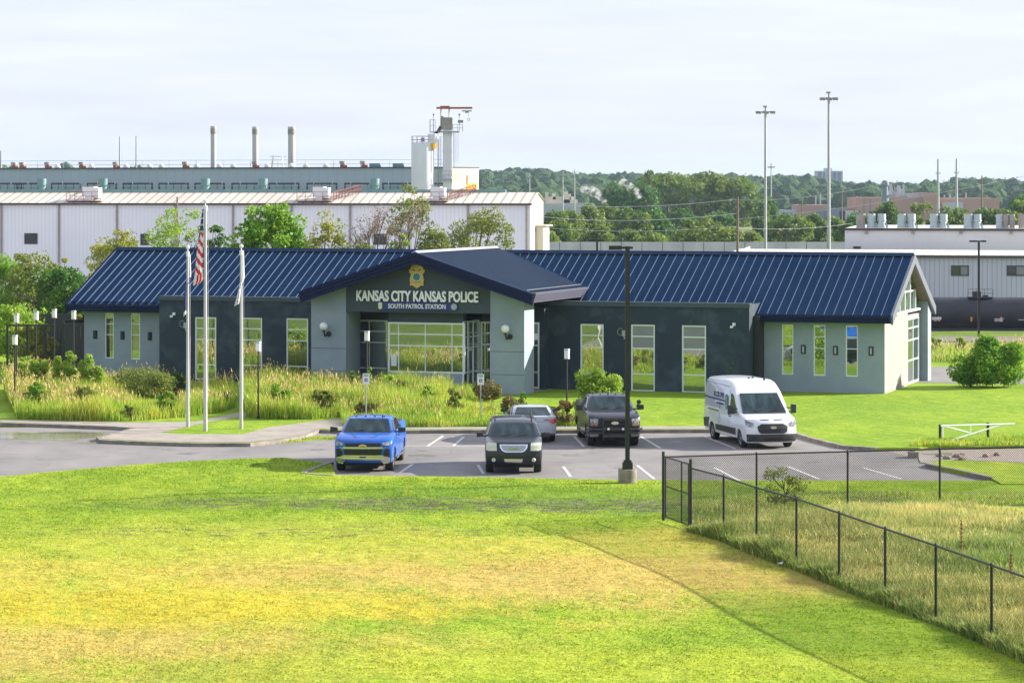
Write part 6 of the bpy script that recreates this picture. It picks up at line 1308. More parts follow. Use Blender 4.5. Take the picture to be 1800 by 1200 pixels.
for px in (1523,1605,1689,1777): a = D2.u(px); z = D2.z(px,409); q = MB(); q.box(a-.18,a+.18,-.35,-.01,z-.14,z+.16); q.build('wall_lamp', M['ventb'], d2)
q = MB(); q.box(D2.u(1500),D2.u(1513),-.08,-.01,D2.z(1500,437),D2.z(1500,433)); q.build('louvre', M['plastic'], d2)
def D2p(px, v, z): u = D2.u(px, v); return Vector((D2.X+D2.c*u+D2.s*v, D2.Y-D2.s*u+D2.c*v, z))
vents = [(1513,18,'ventb',1),(1531.5,17,'vent',0),(1550,17,'vent',0),(1585,17,'vent',0),(1602.5,17,'vent',0),(1642,17,'vent',0),(1658.5,16,'vent',0),(1702,18,'vent',0),(1718,16,'vent',0),(1757,14,'vent',0),(1768,12,'ventb',1),(1779,11,'ventb',1),(1797,16,'ventb',1)]
vl = ['large brown louvred roof drum, leftmost on the flat shed','roof vent touching the large brown drum','yellow-stained roof vent, third from the left','left vent of the pair above the first wall lamp gap','right vent of the second pair on the flat shed','left yellow-stained vent of the third pair','right vent of the third pair, narrower','left vent of the fourth pair','right vent of the fourth pair','narrow grey vent left of the brown drums near the right edge','left brown drum of the twin near the right edge','right brown drum of the twin near the right edge','brown drum cut by the right edge of the picture']
for (px, w_, m_, k), l_ in zip(vents, vl):
    p = D2p(px, 1.6, zT+.18); r_ = w_/2/FPX*p.y; h_ = 25/FPX*p.y; q = MB()
    r_ *= .90
    if k: q.lathe([(0,h_),(r_,h_)]+[(r_*(1 if j % 2 else .93), h_*(1-j/12)) for j in range(1, 12)]+[(r_,0)], 16)
    else: q.lathe([(0,h_),(r_*.94,h_),(r_*.94,h_*.57)],16); q.lathe([(r_*1.06,h_*.57),(r_*1.06,h_*.50),(r_*.84,h_*.47),(r_*.9,h_*.3),(r_*1.1,h_*.12),(r_*1.1,0)], 16); q.prism([(r_*.8,0),(r_*1.5,0),(r_*1.35,h_*.2),(r_*.95,h_*.4)], -.3, .3, ax='y')
    tag(q.build('roof_vent', M[m_], loc=p, smooth=35), l_, 'roof vent', 'vents on the flat-roofed shed')
# tank car -------------------------------------------------------------------
YC = 300; t = thing('tank_car', 'black railway tank car with yellow marks standing behind the right end of the station', 'tank car', ((1722-900)/FPX*YC, YC, -5.9), -R(4)); R_ = 1.62; zc = (H-(549-HY)/FPX*YC)+5.9
Lh = 9.0; prof = [(0,-Lh-.35)]+[(R_*math.sin(a), -Lh+.4-.75*math.cos(a)) for a in np.linspace(.3, math.pi/2, 5)]+[(R_,-Lh+.8),(R_,-3),(R_*1.004,-3),(R_*1.004,-2.96),(R_,-2.96),(R_,3),(R_*1.004,3),(R_*1.004,3.04),(R_,3.04),(R_,Lh-.8)]+[(R_*math.sin(a), Lh-.4+.75*math.cos(a)) for a in np.linspace(math.pi/2, .3, 5)]+[(0,Lh+.35)]
q = MB(); q.lathe(prof, 40, axis='x', c=(0,0,zc)); tk = q.build('tank', M['tank'], t, smooth=35)
q = MB(); q.box(-1.3,1.3,-.9,.9,zc+R_-.05,zc+R_+.03); rail(q, [(-1.3,-.9,zc+R_),(1.3,-.9,zc+R_)], .85, .03, .85); q.box(-.75,.1,-.5,.5,zc+R_,zc+R_+.6); q.box(.3,.9,-.3,.3,zc+R_,zc+R_+.2); q.build('dome_platform', M['plastic'], t)
for x in (-6.6,-4.35,-1.0,2.1,5.4): q = MB(); ks = [zc-.9+.1*k for k in range(6)]; vs_ = [(x+sx_*.10, -math.sqrt(R_**2-(zc-z_)**2)-.03, z_) for z_ in ks for sx_ in (-1,1)]; q.add(vs_, [(2*k,2*k+1,2*k+3,2*k+2) for k in range(5)]); q.build('yellow_mark', M['yellow'], t)
text('0889', 'car_number', M['whitem'], t, ((1645-1722)/FPX*YC, -R_-.02, zc-.58), .36, 1.0, bold=.03); text('ACFX', 'car_number', M['whitem'], t, ((1645-1722)/FPX*YC-1.7, -R_-.02, zc-.58), .36, 1.2, bold=.03)
q = MB()
for (x, z, w_) in ((1.4,-.62,1.0),(1.4,-.74,.8),(1.4,-.86,.9),(3.9,-.72,.8),(-4.9,-.85,.3)): q.box(x,x+w_,-R_*.93-.06,-R_*.93-.03,zc+z,zc+z+.05)
q.build('stencil_lines', M['whitem'], t)
q = MB(); q.box(-9.2,9.2,-.5,.5,.85,1.15)
for cx in (-6.6, 6.6): q.box(cx-1.3,cx+1.3,-1.1,1.1,.5,.8)
q.build('underframe', M['plastic'], t)
for cx in (-7.5,-5.7,5.7,7.5): q = MB(); [q.lathe([(0,-.07),(.45,-.07),(.45,.07),(0,.07)], 16, axis='y', c=(cx, y_, .45)) for y_ in (-.78,.78)]; q.build('wheel', M['rust'], t)
# tracks
for i, (Y, l_) in enumerate(((299,'track'),(272,'track'),(258,'track'))):
    zt_ = [-5.9,-5.85,-5.85][i]; q = MB(); q.box(16,150,Y-2.2,Y+2.2,zt_-.9,zt_-.16); tag(q.build('railway_bed', M['ballast']), kind='structure'); q = MB()
    for y_ in (-.75,.75): q.box(16,150,Y+y_-.05,Y+y_+.05,zt_-.12,zt_+.04)
    x = 20
    tt = thing('railway_track', ['railway track carrying the black tank car','empty railway track in front of the tank car','empty railway track nearest the station weeds'][i], 'railway track', (0,0,0), 0, 'railway tracks'); q.build('rails', M['rust'], tt); q = MB()
    while x < 62: q.box(x,x+.25,Y-1.3,Y+1.3,zt_-.3,zt_-.11); x += .6
    s_ = q.build('sleepers', M['wood'], tt); s_['kind'] = 'stuff'
# long concrete wall and gravel embankment
YW = 470; q = MB(); x0, x1 = X_(962, YW), X_(1490, YW)
q.box(x0, x1, YW, YW+.5, ZB, Z_(425.5, YW)); wl_ = q.build('concrete_wall', M['concw']); tag(wl_, 'long low grey concrete wall between the warehouse and the flat-roofed shed', 'wall')
q = MB(); x = x0+2
while x < x1: q.box(x,x+.08,YW-.04,YW-.001,ZB,Z_(426, YW)); x += 3.4
j = q.build('wall_joints', M['plastic'], wl_)
q = MB(); Y = 780; q.prism([(Y-14,ZB),(Y,Z_(404,Y)),(Y+8,Z_(404,Y)),(Y+20,ZB)], X_(1070,Y), X_(1480,Y), ax='x'); tag(q.build('embankment', M['ballast']), kind='structure')
# masts, poles and wires
mast('nearer-left high light mast with a ring of floodlights', 1345.5, 196, None, 430, .28, 'steel', (), 'light_mast', 'light mast', 'high light masts', head=1.25)
mast('taller high light mast right of centre, ringed with floodlights', 1457, 172, None, 400, .30, 'steel', (), 'light_mast', 'light mast', 'high light masts', head=1.05)
mast('thin far light pole beside the left high mast', 1355.5, 293, None, 900, .28, 'steel', (), 'pole', 'pole', GP, head=.9)
for px, yt, l_ in ((931,304,'thin pole over the warehouse end, against the wooded hill'),(989.5,302,'left of two pale poles before the wooded hill'),(1010,297,'right of two pale poles before the wooded hill')): mast(l_, px, yt, 372, 800, .22, 'steel', ((1.0,1.2),), 'pole', 'pole', GP)
mast('weathered wooden utility pole rising behind the roof at the right of centre', 1296.5, 346, None, 240, .17, 'wood', (), 'utility_pole', 'utility pole')
mast('weathered wooden pole top against the pale warehouse wall', 311.5, 346, None, 300, .15, 'wood', (), 'utility_pole', 'utility pole')
mast('left of the two tall grey steel poles before the brick-pink factory', 1649, 280, 380, 700, .38, 'steel', ((3.5,1.2),(12,1.2)), 'pole', 'pole', GP)
mast('right of the two tall grey steel poles before the brick-pink factory', 1681.5, 279, 392, 700, .38, 'steel', ((3.5,1.2),), 'pole', 'pole', GP)
mast('thin dark pole before the right end of the factory', 1726, 309, 368, 800, .3, 'wood', ((1.6,2.0),), 'pole', 'pole', GP)
mast('thin dark pole between the right mast and the dark stack', 1480, 330, 395, 800, .25, 'wood', ((1.5,2.2),), 'pole', 'pole', GP)
mast('thin dark pole right of the left high mast', 1410, 352, 384, 800, .25, 'wood', ((1.2,2.2),), 'pole', 'pole', GP)
def wire(name, label, a, b, sag, r=.035):
    q = MB(); n = 14; pts = [a.lerp(b, i/n)-Vector((0,0,sag*4*(i/n)*(1-i/n))) for i in range(n+1)]; q.path(pts, r, 4); return tag(q.build(name, M['alu']), label, 'wire', 'power lines')
wire('power_line', 'upper pale wire from the factory poles down to the left', P(1845,300,600), P(1296,385,600), 1.2, .06); wire('power_line', 'second pale wire just under the upper one', P(1556,322,600), P(1296,352,600), 1, .06)
wire('power_line', 'wire sagging across the trees right of the warehouse, topmost', P(955,357,300), P(1296,350,240), .5, .025); wire('power_line', 'wire sagging across the trees right of the warehouse, middle', P(955,381,300), P(1296,375,240), .5, .03)
wire('power_line', 'wire sagging across the trees right of the warehouse, lowest', P(955,400,300), P(1296,398,240), .4, .02); wire('power_line', 'faint wire from the wooden pole toward the right masts', P(1296,400,240), P(1500,392,260), .3, .011)
# far factory, dark stack, apartment tower
t = thing('factory', 'far salmon-pink factory spread along the horizon at the right', 'factory', (X_(1580,1450),1450,ZB)); B = lambda mb, x0, x1, yt, d0, d1, m=0: mb.box(X_(x0,1450)-X_(1580,1450), X_(x1,1450)-X_(1580,1450), d0, d1, 0, Z_(yt,1450)-ZB, m)
q = MB(); B(q,1505,1622,347,0,40); B(q,1622,1645,338.5,-5,40); B(q,1645,1757,348.5,0,40); B(q,1398,1455,360,-10,20); B(q,1455,1505,366,5,30); q.build('wall', M['salmon'], t)
q = MB(); B(q,1655,1690,355.5,-6,-1); B(q,1600,1622,340,10,20); B(q,1470,1505,371,-14,-2); B(q,1372,1398,369,-8,10); q.build('white_annex', M['tower'], t)
q = MB(); B(q,1451,1480,365,-14,-11); B(q,1432,1446,369,-12,-10.5); q.build('dark_annex', M['towerd'], t)
q = MB(); random.seed(3)
for k in range(26):
    x = random.uniform(1558,1600); y_ = random.uniform(322,345); B(q, x, x+random.uniform(1.5,5), y_, 12+k*.4, 13+k*.4)
for x in (1435,1443,1508,1515,1640,1680,1672,1700,1662): B(q, x, x+2.2, random.uniform(338,346), 5, 6)
q.build('roof_plant', M['tower'], t); q = MB(); [B(q,x,x+1.5,349+i,-.4,-.05) for i, x in enumerate((1518,1529))]; q.build('window', M['towerd'], t)
Y = 1150; q = MB(); q.tube((0,0,0),(0,0,Z_(328,Y)-ZB),2.1,1.1,10); q.lathe([(1.1,0),(1.6,.4),(1.6,1.4),(1.0,2.4),(0,2.6)], 10, c=(0,0,Z_(328,Y)-ZB)); q.box(-1.5,2.5,-1,1,Z_(345,Y)-ZB,Z_(343,Y)-ZB)
tag(q.build('smokestack', M['towerd'], loc=(X_(1556,Y),Y,ZB), smooth=40), 'dark blue tapering stack in front of the far factory', 'smokestack')
Y = 2650; t = thing('apartment_tower', 'pale high-rise apartment block standing above the wooded skyline', 'apartment block', (X_(1458.5,Y),Y,0)); q = MB(); w_ = X_(1481.5,Y)-X_(1458.5,Y); zt_ = Z_(300.5,Y)
q.box(-w_,w_,0,20,0,zt_); q.box(-w_*.35,w_*.2,3,14,zt_,zt_+2.6); q.build('wall', M['tower'], t)
for k, (a, b) in enumerate(((-.9,-.62),(-.5,-.36),(-.1,.1),(.22,.5),(.6,.86))): q = MB(); q.box(w_*a,w_*b,-.4,-.05,2,zt_-1.0); q.build('window_strip', M['towerd'], t)
# silos of a chemical plant behind the warehouse end
t = thing('plant', 'low cream industrial plant with small towers right of the warehouse end', 'factory', (X_(985,1000),1000,ZB)); q = MB()
for x0, x1, yt in ((955,1016,351),(958,1010,346),(959,964,338),(972,977,340),(993,999,337),(990,1002,343),(1000,1004,341)): q.box(X_(x0,1000)-X_(985,1000), X_(x1,1000)-X_(985,1000), (x0%7)*.6, 8+(x0%5), 0, Z_(yt,1000)-ZB)
q.build('wall', M['whend'], t); q = MB(); q.box(X_(955,1000)-X_(985,1000), X_(1050,1000)-X_(985,1000), -6, -1, 0, Z_(357,1000)-ZB); q.build('low_block', M['tower'], t)
# steam: soft small volumes
def steam(label, pts, Y, dens):
    mb = MB(); 
    for (px, py, r_) in pts:
        p = P(px, py, Y); R0 = 1.35*r_/FPX*Y; n = 8; mb.lathe([(R0*math.sin(math.pi*i/n)*1.2, -R0*math.cos(math.pi*i/n)) for i in range(n+1)], 12, c=tuple(p))
    o = mb.build('steam', M['steamm'] if 'steamm' in M else None, smooth=80); return tag(o, label, 'steam', kind='stuff')
m = bpy.data.materials.new('steam'); m.use_nodes = True; nt_ = m.node_tree; nt_.nodes.remove(nt_.nodes['Principled BSDF']); pv = N(nt_, 'ShaderNodeVolumePrincipled'); pv.inputs['Color'].default_value = (1,1,1,1); pv.inputs['Anisotropy'].default_value = .2
tcn = N(nt_, 'ShaderNodeTexCoord'); nn = N(nt_, 'ShaderNodeTexNoise'); nn.inputs['Scale'].default_value = .45; nn.inputs['Detail'].default_value = 4; nt_.links.new(tcn.outputs['Object'], nn.inputs['Vector']); rm = N(nt_, 'ShaderNodeMapRange'); rm.inputs[1].default_value = .50; rm.inputs[2].default_value = .66; rm.inputs[4].default_value = .9; nt_.links.new(nn.outputs['Fac'], rm.inputs[0]); nt_.links.new(rm.outputs[0], pv.inputs['Density']); nt_.links.new(pv.outputs[0], nt_.nodes['Material Output'].inputs['Volume']); M['steamm'] = m
m.cycles.volume_step_rate = 1
steam('white steam plume drifting left above the cream plant', [(1061,352,4),(1057,347,5),(1052,342,6),(1046,338,7),(1038,335,7),(1031,330,5),(1026,333,5)], 860, .4)
steam('white steam puffs before the dark broad tree of the large group', [(1122,343,5),(1117,337,5.5),(1110,331,6),(1104,325,5),(1097,322,6),(1091,324,3.5)], 880, .4)
# haze over the whole place
hz = MB(); hz.box(-3700,3700,-240,2700+100,-8,62); ho = hz.build('haze', None) if False else None
mh = bpy.data.materials.new('haze_air'); mh.use_nodes = True; n2 = mh.node_tree; n2.nodes.remove(n2.nodes['Principled BSDF']); pv = N(n2, 'ShaderNodeVolumePrincipled'); pv.inputs['Color'].default_value = (.62,.80,1,1); pv.inputs['Density'].default_value = .00006; pv.inputs['Anisotropy'].default_value = .1
n2.links.new(pv.outputs[0], n2.nodes['Material Output'].inputs['Volume'])
hz = MB(); hz.box(-3800,3800,-260,6100,-9,66); ho = hz.build('haze', mh); tag(ho, kind='stuff')
# ---------------------------------------------------------------- street furniture, flags, fences
# tall black lot lamp
g = G(1103, 846, ZL); t = thing('lot_lamp', 'tall black parking-lot lamp on a round concrete foot, nearest the camera', 'street lamp', (g.x, g.y, ZL+.08)); hp = (846-437)/FPX*g.y
q = MB(); q.lathe([(0,.34),(.31,.34),(.31,-.3),(0,-.3)], 24); q.build('concrete_base', M['kerb'], t, smooth=40)
q = MB(); q.box(-.17,.17,-.17,.17,.34,.56); q.box(-.13,.13,-.13,.13,.56,.64); q.build('base_cover', M['black'], t); q = MB(); q.box(-.075,.075,-.075,.075,.6,hp); q.build('pole', M['black'], t)
q = MB(); q.box(-.62,-.2,-.16,.16,hp-.12,hp+.02); q.box(-.2,.18,-.05,.05,hp-.09,hp-.01); q.build('lamp_head', M['black'], t)
def lotlamp(label, px, yt, yb, Y=None, z0=0):
    Y = Y or G(px, yb, z0).y; x = (px-900)/FPX*Y; h_ = H-(yt-HY)/FPX*Y-z0; t = thing('lot_lamp', label, 'street lamp', (x, Y, z0)); q = MB(); q.box(-.07,.07,-.07,.07,0,h_); q.build('pole', M['black'], t)
    q = MB(); q.box(-.65,-.15,-.15,.15,h_-.1,h_+.02); q.box(.15,.5,-.15,.15,h_-.1,h_+.02); q.box(-.15,.15,-.05,.05,h_-.08,h_); q.build('lamp_head', M['black'], t)
lotlamp('black twin-headed lamp pole before the rail shed at the right', 1720.5, 423, 590, 200, -2.5); lotlamp('black lamp top peeking over the station roof right of centre', 1049.5, 421, 590, 200, -2.5)
lotlamp('dark lamp top behind the station roof by the broad-leaved tree', 447, 417, 590, 185, -1.0)
# path lights
def path_light(label, px, yt, yb, Y=None, lit=1, z0=ZL):
    Y = Y or G(px, yb, z0).y; x = (px-900)/FPX*Y; h_ = H-(yt-HY)/FPX*Y-z0; t = thing('path_light', label, 'path light', (x, Y, z0), 0, 'path lights with white cylinders')
    q = MB(); q.tube((0,0,0),(0,0,h_-.40),.042,.036,8); q.tube((0,0,0),(0,0,.12),.08); q.build('post', M['black'], t, smooth=40); q = MB(); q.tube((0,0,h_-.40),(0,0,h_-.06),.115,n=14); q.build('diffuser', M['lamp'], t, smooth=40)
    q = MB(); q.tube((0,0,h_-.05),(0,0,h_),.135,.12,14); q.tube((0,0,h_-.43),(0,0,h_-.40),.125,n=14); q.build('cap', M['steel'], t, smooth=40)
path_light('path light nearest the left edge, standing in front of the left bed', 26, 589, 720)
path_light('path light between the right flagpole and the entry pier', 454, 600, 736); path_light('path light in front of the left storefront', 645, 582, 700, 126); path_light('slightly leaning path light before the right dark wall', 996.5, 613, 738)
for px, y_, l_ in ((29,551,'first path light along the black fence at the left edge'),(63.5,547,'second path light along the black fence'),(95.5,543,'third path light along the black fence'),(129.5,546,'fourth path light, under the left roof corner')): path_light(l_, px, y_, 690, 138+.1*px-10)
# flagpoles and flags
def flagpole(label, px, yt, yb, r=.075):
    g = G(px, yb, ZL); h_ = H-(yt-HY)/FPX*g.y-ZL; t = thing('flagpole', label, 'flagpole', (g.x, g.y, ZL), 0, 'flagpoles on the island lawn'); q = MB(); q.tube((0,0,0),(0,0,h_-.28),r,r*.62,16); q.build('pole', M['alu'], t, smooth=40)
    q = MB(); n = 8; rr = .085; q.lathe([(rr*math.sin(math.pi*i/n), h_-rr-rr*math.cos(math.pi*i/n)) for i in range(n+1)], 14); q.tube((0,0,h_-.30),(0,0,h_-.12),.025); q.build('finial', M['white'], t, smooth=60); q = MB(); q.tube((0,0,h_-.46),(0,0,h_-.26),r*.95,n=14); q.build('truck', M['white'], t, smooth=40)
    q = MB(); q.path([(r+.03,-.05,h_-.35),(r+.04,-.07,h_*.5),(r+.02,-.06,1.2)], .006, 4); q.build('halyard', M['white'], t); return g, h_
flagpole('left of the three flagpoles, short', 330, 431, 750); flagpole('right of the three flagpoles, short', 424, 429, 753); g, hf = flagpole('tallest middle flagpole of the three', 361, 350, 757.5, .085)
M['fr'] = mat('flag_red', (.60,.02,.03), .8); M['fw'] = mat('flag_white', (.80,.78,.74), .8); M['fb'] = mat('flag_blue', (.02,.03,.14), .8)
def flag(name, label, px, y0, y1, widths, yb, colour, mats, nseg=46, na=8, side_=-1, amp=.05):
    g = G(px, yb, ZL); s = g.y/FPX; z0 = H-(y0-HY)*s; z1 = H-(y1-HY)*s; vs = []; fs = []; mi = []
    for j in range(nseg+1):
        b = j/nseg; w0, w1 = np.interp(b, [a for a, _, _ in widths], [p for _, p, _ in widths])*s, np.interp(b, [a for a, _, _ in widths], [p for _, _, p in widths])*s
        for i in range(na+1):
            a = i/na; x = -(w0+(w1-w0)*a); vs.append((x, amp*math.sin(a*6.5+b*3)*(.4+b)-.06, (z0-z1)*(1-b)-(.10*a*b)))
    for j in range(nseg):
        for i in range(na): fs.append((j*(na+1)+i, j*(na+1)+i+1, (j+1)*(na+1)+i+1, (j+1)*(na+1)+i)); mi.append(colour((i+.5)/na, (j+.5)/nseg))
    mb = MB(); mb.v = vs; mb.f = fs; mb.m = mi; o = mb.build(name, mats, smooth=80, loc=(g.x, g.y-.02, z1)); m_ = o.modifiers.new('s', 'SOLIDIFY'); m_.thickness = .01; return tag(o, label, 'flag')
def us(a, b):
    if b < .46-.10*(1-a) and a > max(.0, .25-(b-.30)*1.5 if b > .30 else 0) and not (b > .30 and a < .55+(b-.30)*2.2): return 0 if not (int(a*8*1.0) % 2 == 0 and int(b*46) % 4 == 1) else 1
    k = (b*15+a*1.9) if b < .86 else a*5+.3
    return 2 if int(k) % 2 else 1
flag('flag', 'red, white and blue striped flag hanging limp from the tallest pole', 360, 368, 498, [(0,2,4),(.1,2.5,6),(.35,2.5,10),(.55,3,14),(.8,3,16.5),(.95,2.5,19),(1,8,20)], 757.5, us, [M['fb'], M['fw'], M['fr']])
flag('flag', 'ragged pale blue flag wrapped low on the right flagpole', 424, 440, 534, [(0,-5,-3),(.5,-6,-3.5),(.60,-3,3),(.72,1,5),(.85,2,8),(1,4,12)], 753, lambda a, b: 0 if (b > .6 and int(a*7+b*5) % 3 == 0) else 1, [M['fb'], M['fw'], M['fr']], amp=.03)
flag('flag', 'dark blue flag hanging straight down behind the left flagpole', 330, 448, 552, [(0,-5,-3.4),(.3,-6,-4),(.45,-6,-3),(.5,2,5),(1,3,7)], 750, lambda a, b: 1 if b < .38 else (1 if b > .93 else 0), [M['fb'], M['fw'], M['fr']], amp=.03)
# accessible-parking signs
for px, y0, y1, yb, l_ in ((643.5,656,675,752,'blue and white accessible parking sign on a post behind the blue pickup'),(845,657,676,742,'blue and white accessible parking sign left of the dark SUV')):
    g = G(px, yb, ZL); s = g.y/FPX; t = thing('parking_sign', l_, 'sign', (g.x, g.y, ZL), 0, 'accessible parking signs'); zt_ = H-(y0-HY)*s-ZL; zb_ = H-(y1-HY)*s-ZL; w_ = 6*s
    q = MB(); q.tube((0,0,0),(0,0,zt_-.05),.03,n=6); q.build('post', M['steel'], t); q = MB(); q.box(-w_,w_,-.055,-.035,zb_,zt_); pn = q.build('panel', M['white'], t); c_ = (zb_+zt_)/2-.05; q = MB(); q.box(-w_*.42,w_*.42,-.064,-.056,c_-w_*.45,c_+w_*.45); q.build('blue_symbol_square', M['navy'], pn)
    q = MB(); r_ = w_*.2; q.lathe([(r_*.7,-.07),(r_,-.07),(r_,-.066),(r_*.7,-.066),(r_*.7,-.07)], 14, axis='y', c=(0,0,c_-w_*.12)); q.box(-.012,.02,-.071,-.067,c_-.02,c_+w_*.25); q.box(-.01,.05,-.071,-.067,c_-.03,c_-.015); q.build('wheelchair_symbol', M['white'], pn)
    text('RESERVED', 'sign_text', M['duct'], pn, (0,-.06,zt_-.055), .045, w_*1.5, ext=.002, bold=.02); text('PARKING', 'sign_text', M['duct'], pn, (0,-.06,zt_-.11), .04, w_*1.2, ext=.002, bold=.02)
# black rail fence at the far left
t = thing('rail_fence', 'black metal rail fence with square posts at the far left yard', 'fence', (0,0,0)); A = G(-10, 668, ZL); Bp = G(146, 672, ZL); Yf = 146; q = MB(); hz_ = H-(571-HY)/FPX*Yf
def fp(px): return Vector(((px-900)/FPX*Yf, Yf+.02*(146-px)*.0, 0))
q.box(fp(13).x, fp(147).x, Yf-.03, Yf+.03, hz_-.07, hz_+.02); q.box(fp(13).x, fp(147).x, Yf-.02, Yf+.02, .25, .31); q.build('rail', M['black'], t)
for px in (13,48,78,81,112,140): x = fp(px).x; q = MB(); q.box(x-.05,x+.05,Yf-.05,Yf+.05,0,hz_+(.18 if px == 112 else .03)); q.build('post', M['black'], t)
q = MB(); x = fp(13).x
while x < fp(147).x: q.box(x-.008,x+.008,Yf-.008,Yf+.008,.2,hz_-.05); x += .14
s_ = q.build('pickets', M['black'], t); s_['kind'] = 'stuff'
# chain-link fences
M['link'] = mat('black_vinyl_wire', (.012,.012,.012), .5)
def mesh_run(mb, a, b, h, pitch=.075, r=.0046, z0=.03):
    d = Vector((b.x-a.x, b.y-a.y, 0)); L_ = d.length; d.normalize(); n_ = Vector((-d.y, d.x, 0)); s = -h
    while s < L_:
        for sg in (1, -1):
            s0, s1 = s, s+h; za, zb_ = (z0, z0+h) if sg > 0 else (z0+h, z0)
            if s0 < 0: f_ = -s0/h; za = za+(zb_-za)*f_; s0 = 0
            if s1 > L_: f_ = (L_-s0)/(s1-s0); zb_ = za+(zb_-za)*f_; s1 = L_
            p, q = a+d*s0, a+d*s1; o_ = n_*r*sg*.9; up = Vector((0,0,1)); dr = (Vector((d.x*(s1-s0), d.y*(s1-s0), zb_-za))).normalized(); w_ = dr.cross(n_).normalized()*r
            mb.add([(p.x+o_.x-w_.x, p.y+o_.y-w_.y, a.z+za-w_.z),(p.x+o_.x+w_.x, p.y+o_.y+w_.y, a.z+za+w_.z),(q.x+o_.x+w_.x, q.y+o_.y+w_.y, b.z+zb_+w_.z),(q.x+o_.x-w_.x, q.y+o_.y-w_.y, b.z+zb_-w_.z)], [(0,1,2,3)])
        s += pitch
def simple_build(mb, name, m, parent):
    me = bpy.data.meshes.new(name); me.from_pydata(mb.v, [], mb.f); me.materials.append(m); o = bpy.data.objects.new(name, me); col.objects.link(o); o.parent = parent; return o
def link_fence(label, pts, hs, mids=True, name='chain_link_fence'):
    t = thing(name, label, 'fence', (0,0,0)); 
    for i, p in enumerate(pts):
        q = MB(); r_ = .034; q.tube((p.x,p.y,p.z-.1),(p.x,p.y,p.z+hs[i]+.03),r_,n=8); q.tube((p.x,p.y,p.z+hs[i]+.03),(p.x,p.y,p.z+hs[i]+.06),r_*1.15,r_*.4,8); q.build('post', M['black'], t, smooth=40)
    q = MB(); [q.tube((a.x,a.y,a.z+ha),(b.x,b.y,b.z+hb),.026,n=8) for a, b, ha, hb in zip(pts, pts[1:], hs, hs[1:])]; q.build('top_rail', M['black'], t, smooth=40)
    mb = MB()
    for a, b, ha, hb in zip(pts, pts[1:], hs, hs[1:]): mesh_run(mb, a, b, (ha+hb)/2-.02)
    simple_build(mb, 'wire_mesh', M['link'], t); return t
FB_ = [(1214,930,812),(1272,948,843),(1330,972,857),(1400,995.5,880.5),(1475,1026,905.5),(1556,1060,932),(1645,1096,963),(1743,1138,997),(1850,1184,1035),(1960,1232,1075)]
fps = [G(a, b, ZL) for a, b, c in FB_]; fhs = [1.80]+[1.76]*9
# keep the rail where the photo shows it: the first post is taller than the run's rail
link_fence('black chain-link fence running diagonally toward the lower right corner', fps[0:], [1.76]*10)
q = MB(); p = fps[0]; q.tube((p.x,p.y,p.z),(p.x,p.y,p.z+2.02),.045,n=10); 
gp0 = G(1166, 912, ZL)
t = thing('chain_link_gate', 'narrow black chain-link gate at the corner of the two fences', 'gate', (0,0,0)); q.build('hinge_post', M['black'], t, smooth=40); q = MB(); q.tube((gp0.x,gp0.y,gp0.z-.1),(gp0.x,gp0.y,gp0.z+2.0),.045,n=10); q.build('latch_post', M['black'], t, smooth=40)
a = gp0.lerp(fps[0], .08); b = gp0.lerp(fps[0], .93); m1 = a.lerp(b, .70); q = MB()
for z in (.10, 1.0, 1.86): q.tube((a.x,a.y,a.z+z),(b.x,b.y,b.z+z),.024,n=6)
for p_ in (a, m1, b): q.tube((p_.x,p_.y,p_.z+.10),(p_.x,p_.y,p_.z+1.86),.026,n=6)
q.build('gate_frame', M['black'], t, smooth=40); mb = MB(); mesh_run(mb, a, b, 1.72, z0=.12); simple_build(mb, 'wire_mesh', M['link'], t)
FF = [(1168,909),(1330,897),(1490,890.5),(1652,886.5),(1815,883),(1980,880)]; ffp = [G(a, b, ZL) for a, b in FF]
link_fence('black chain-link fence running straight along the far side of the weeds', ffp[0:], [1.80,1.72,1.70,1.72,1.74,1.74])
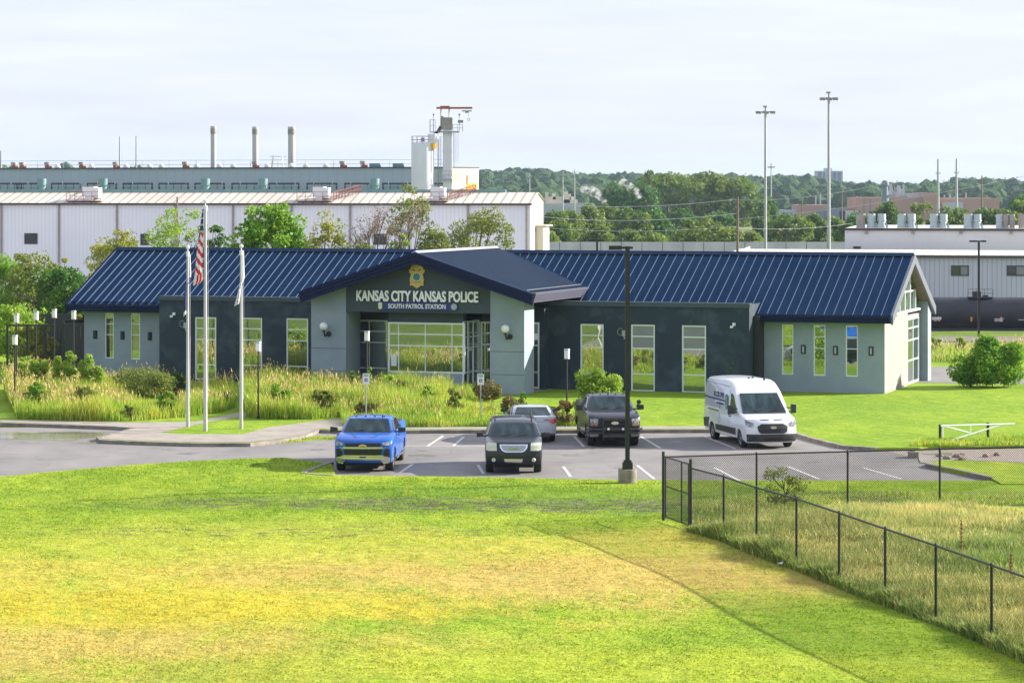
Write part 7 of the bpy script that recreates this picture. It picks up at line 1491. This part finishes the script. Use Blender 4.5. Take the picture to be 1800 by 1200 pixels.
# white barrier gate with black posts
gA, gB_ = G(1652.5, 776, ZL), G(1736.5, 772, ZL); t = thing('barrier_gate', 'white tubular barrier gate between two black posts on the right lawn', 'gate', (0,0,0)); s = gA.y/FPX
for p_, y0 in ((gA, 745.5),(gB_, 742)): q = MB(); q.tube((p_.x,p_.y,ZL-.2),(p_.x,p_.y,H-(y0-HY)/FPX*p_.y),.055,n=8); q.build('post', M['black'], t)
def gp(px, py): Y = gA.y+(gB_.y-gA.y)*(px-1652)/84; p_ = P(px, py, Y-.12); return p_
q = MB(); 
for a_, b_ in (((1654,748),(1784,744.5)),((1657,748),(1706,761)),((1706,746.5),(1706,761)),((1673,773),(1763,745.5)),((1657,748),(1657,775))): q.tube(gp(*a_), gp(*b_), .028, n=6)
q.build('barrier', M['white'], t)
q = MB(); o_ = G(1605, 804, 0); q.box(-.16,.16,-.3,.3,0,.22); q.lathe([(.0,.22),(.14,.22),(.14,.26),(0,.26)], 10); tag(q.build('drain_block', M['concrete'], loc=(o_.x,o_.y,.01)), 'tan concrete drain block at the edge of the lot behind the far fence', 'drain')
# rocks and litter
random.seed(11)
rk = []
for i in range(20):
    px = random.uniform(1600,1800); py = random.choice([random.uniform(783,787), random.uniform(800,808)]); g = G(px, py, .02); r_ = random.uniform(.10,.22); q = MB()
    bm = bmesh.new(); bmesh.ops.create_icosphere(bm, subdivisions=2, radius=r_)
    for v in bm.verts: v.co *= random.uniform(.8,1.15); v.co.z *= .6
    me = bpy.data.meshes.new('rock'); bm.to_mesh(me); bm.free(); me.materials.append(M['gravel']); o = bpy.data.objects.new('rock', me); col.objects.link(o); o.location = (g.x, g.y, .03+r_*.2)
    tag(o, 'small pale rock lying along the gravel edge at the right', 'rock', 'rocks along the gravel drive')
g = G(1375.5, 994, ZL); bm = bmesh.new(); bmesh.ops.create_grid(bm, x_segments=7, y_segments=5, size=.12)
for v in bm.verts: v.co.z = random.uniform(0,.07); v.co.y *= .6
me = bpy.data.meshes.new('litter'); bm.to_mesh(me); bm.free(); me.materials.append(M['white']); o = bpy.data.objects.new('crumpled_paper', me); col.objects.link(o); o.location = (g.x-.02, g.y-.1, ZL+.05); tag(o, 'crumpled white paper lying in the weeds at the fence foot', 'litter')
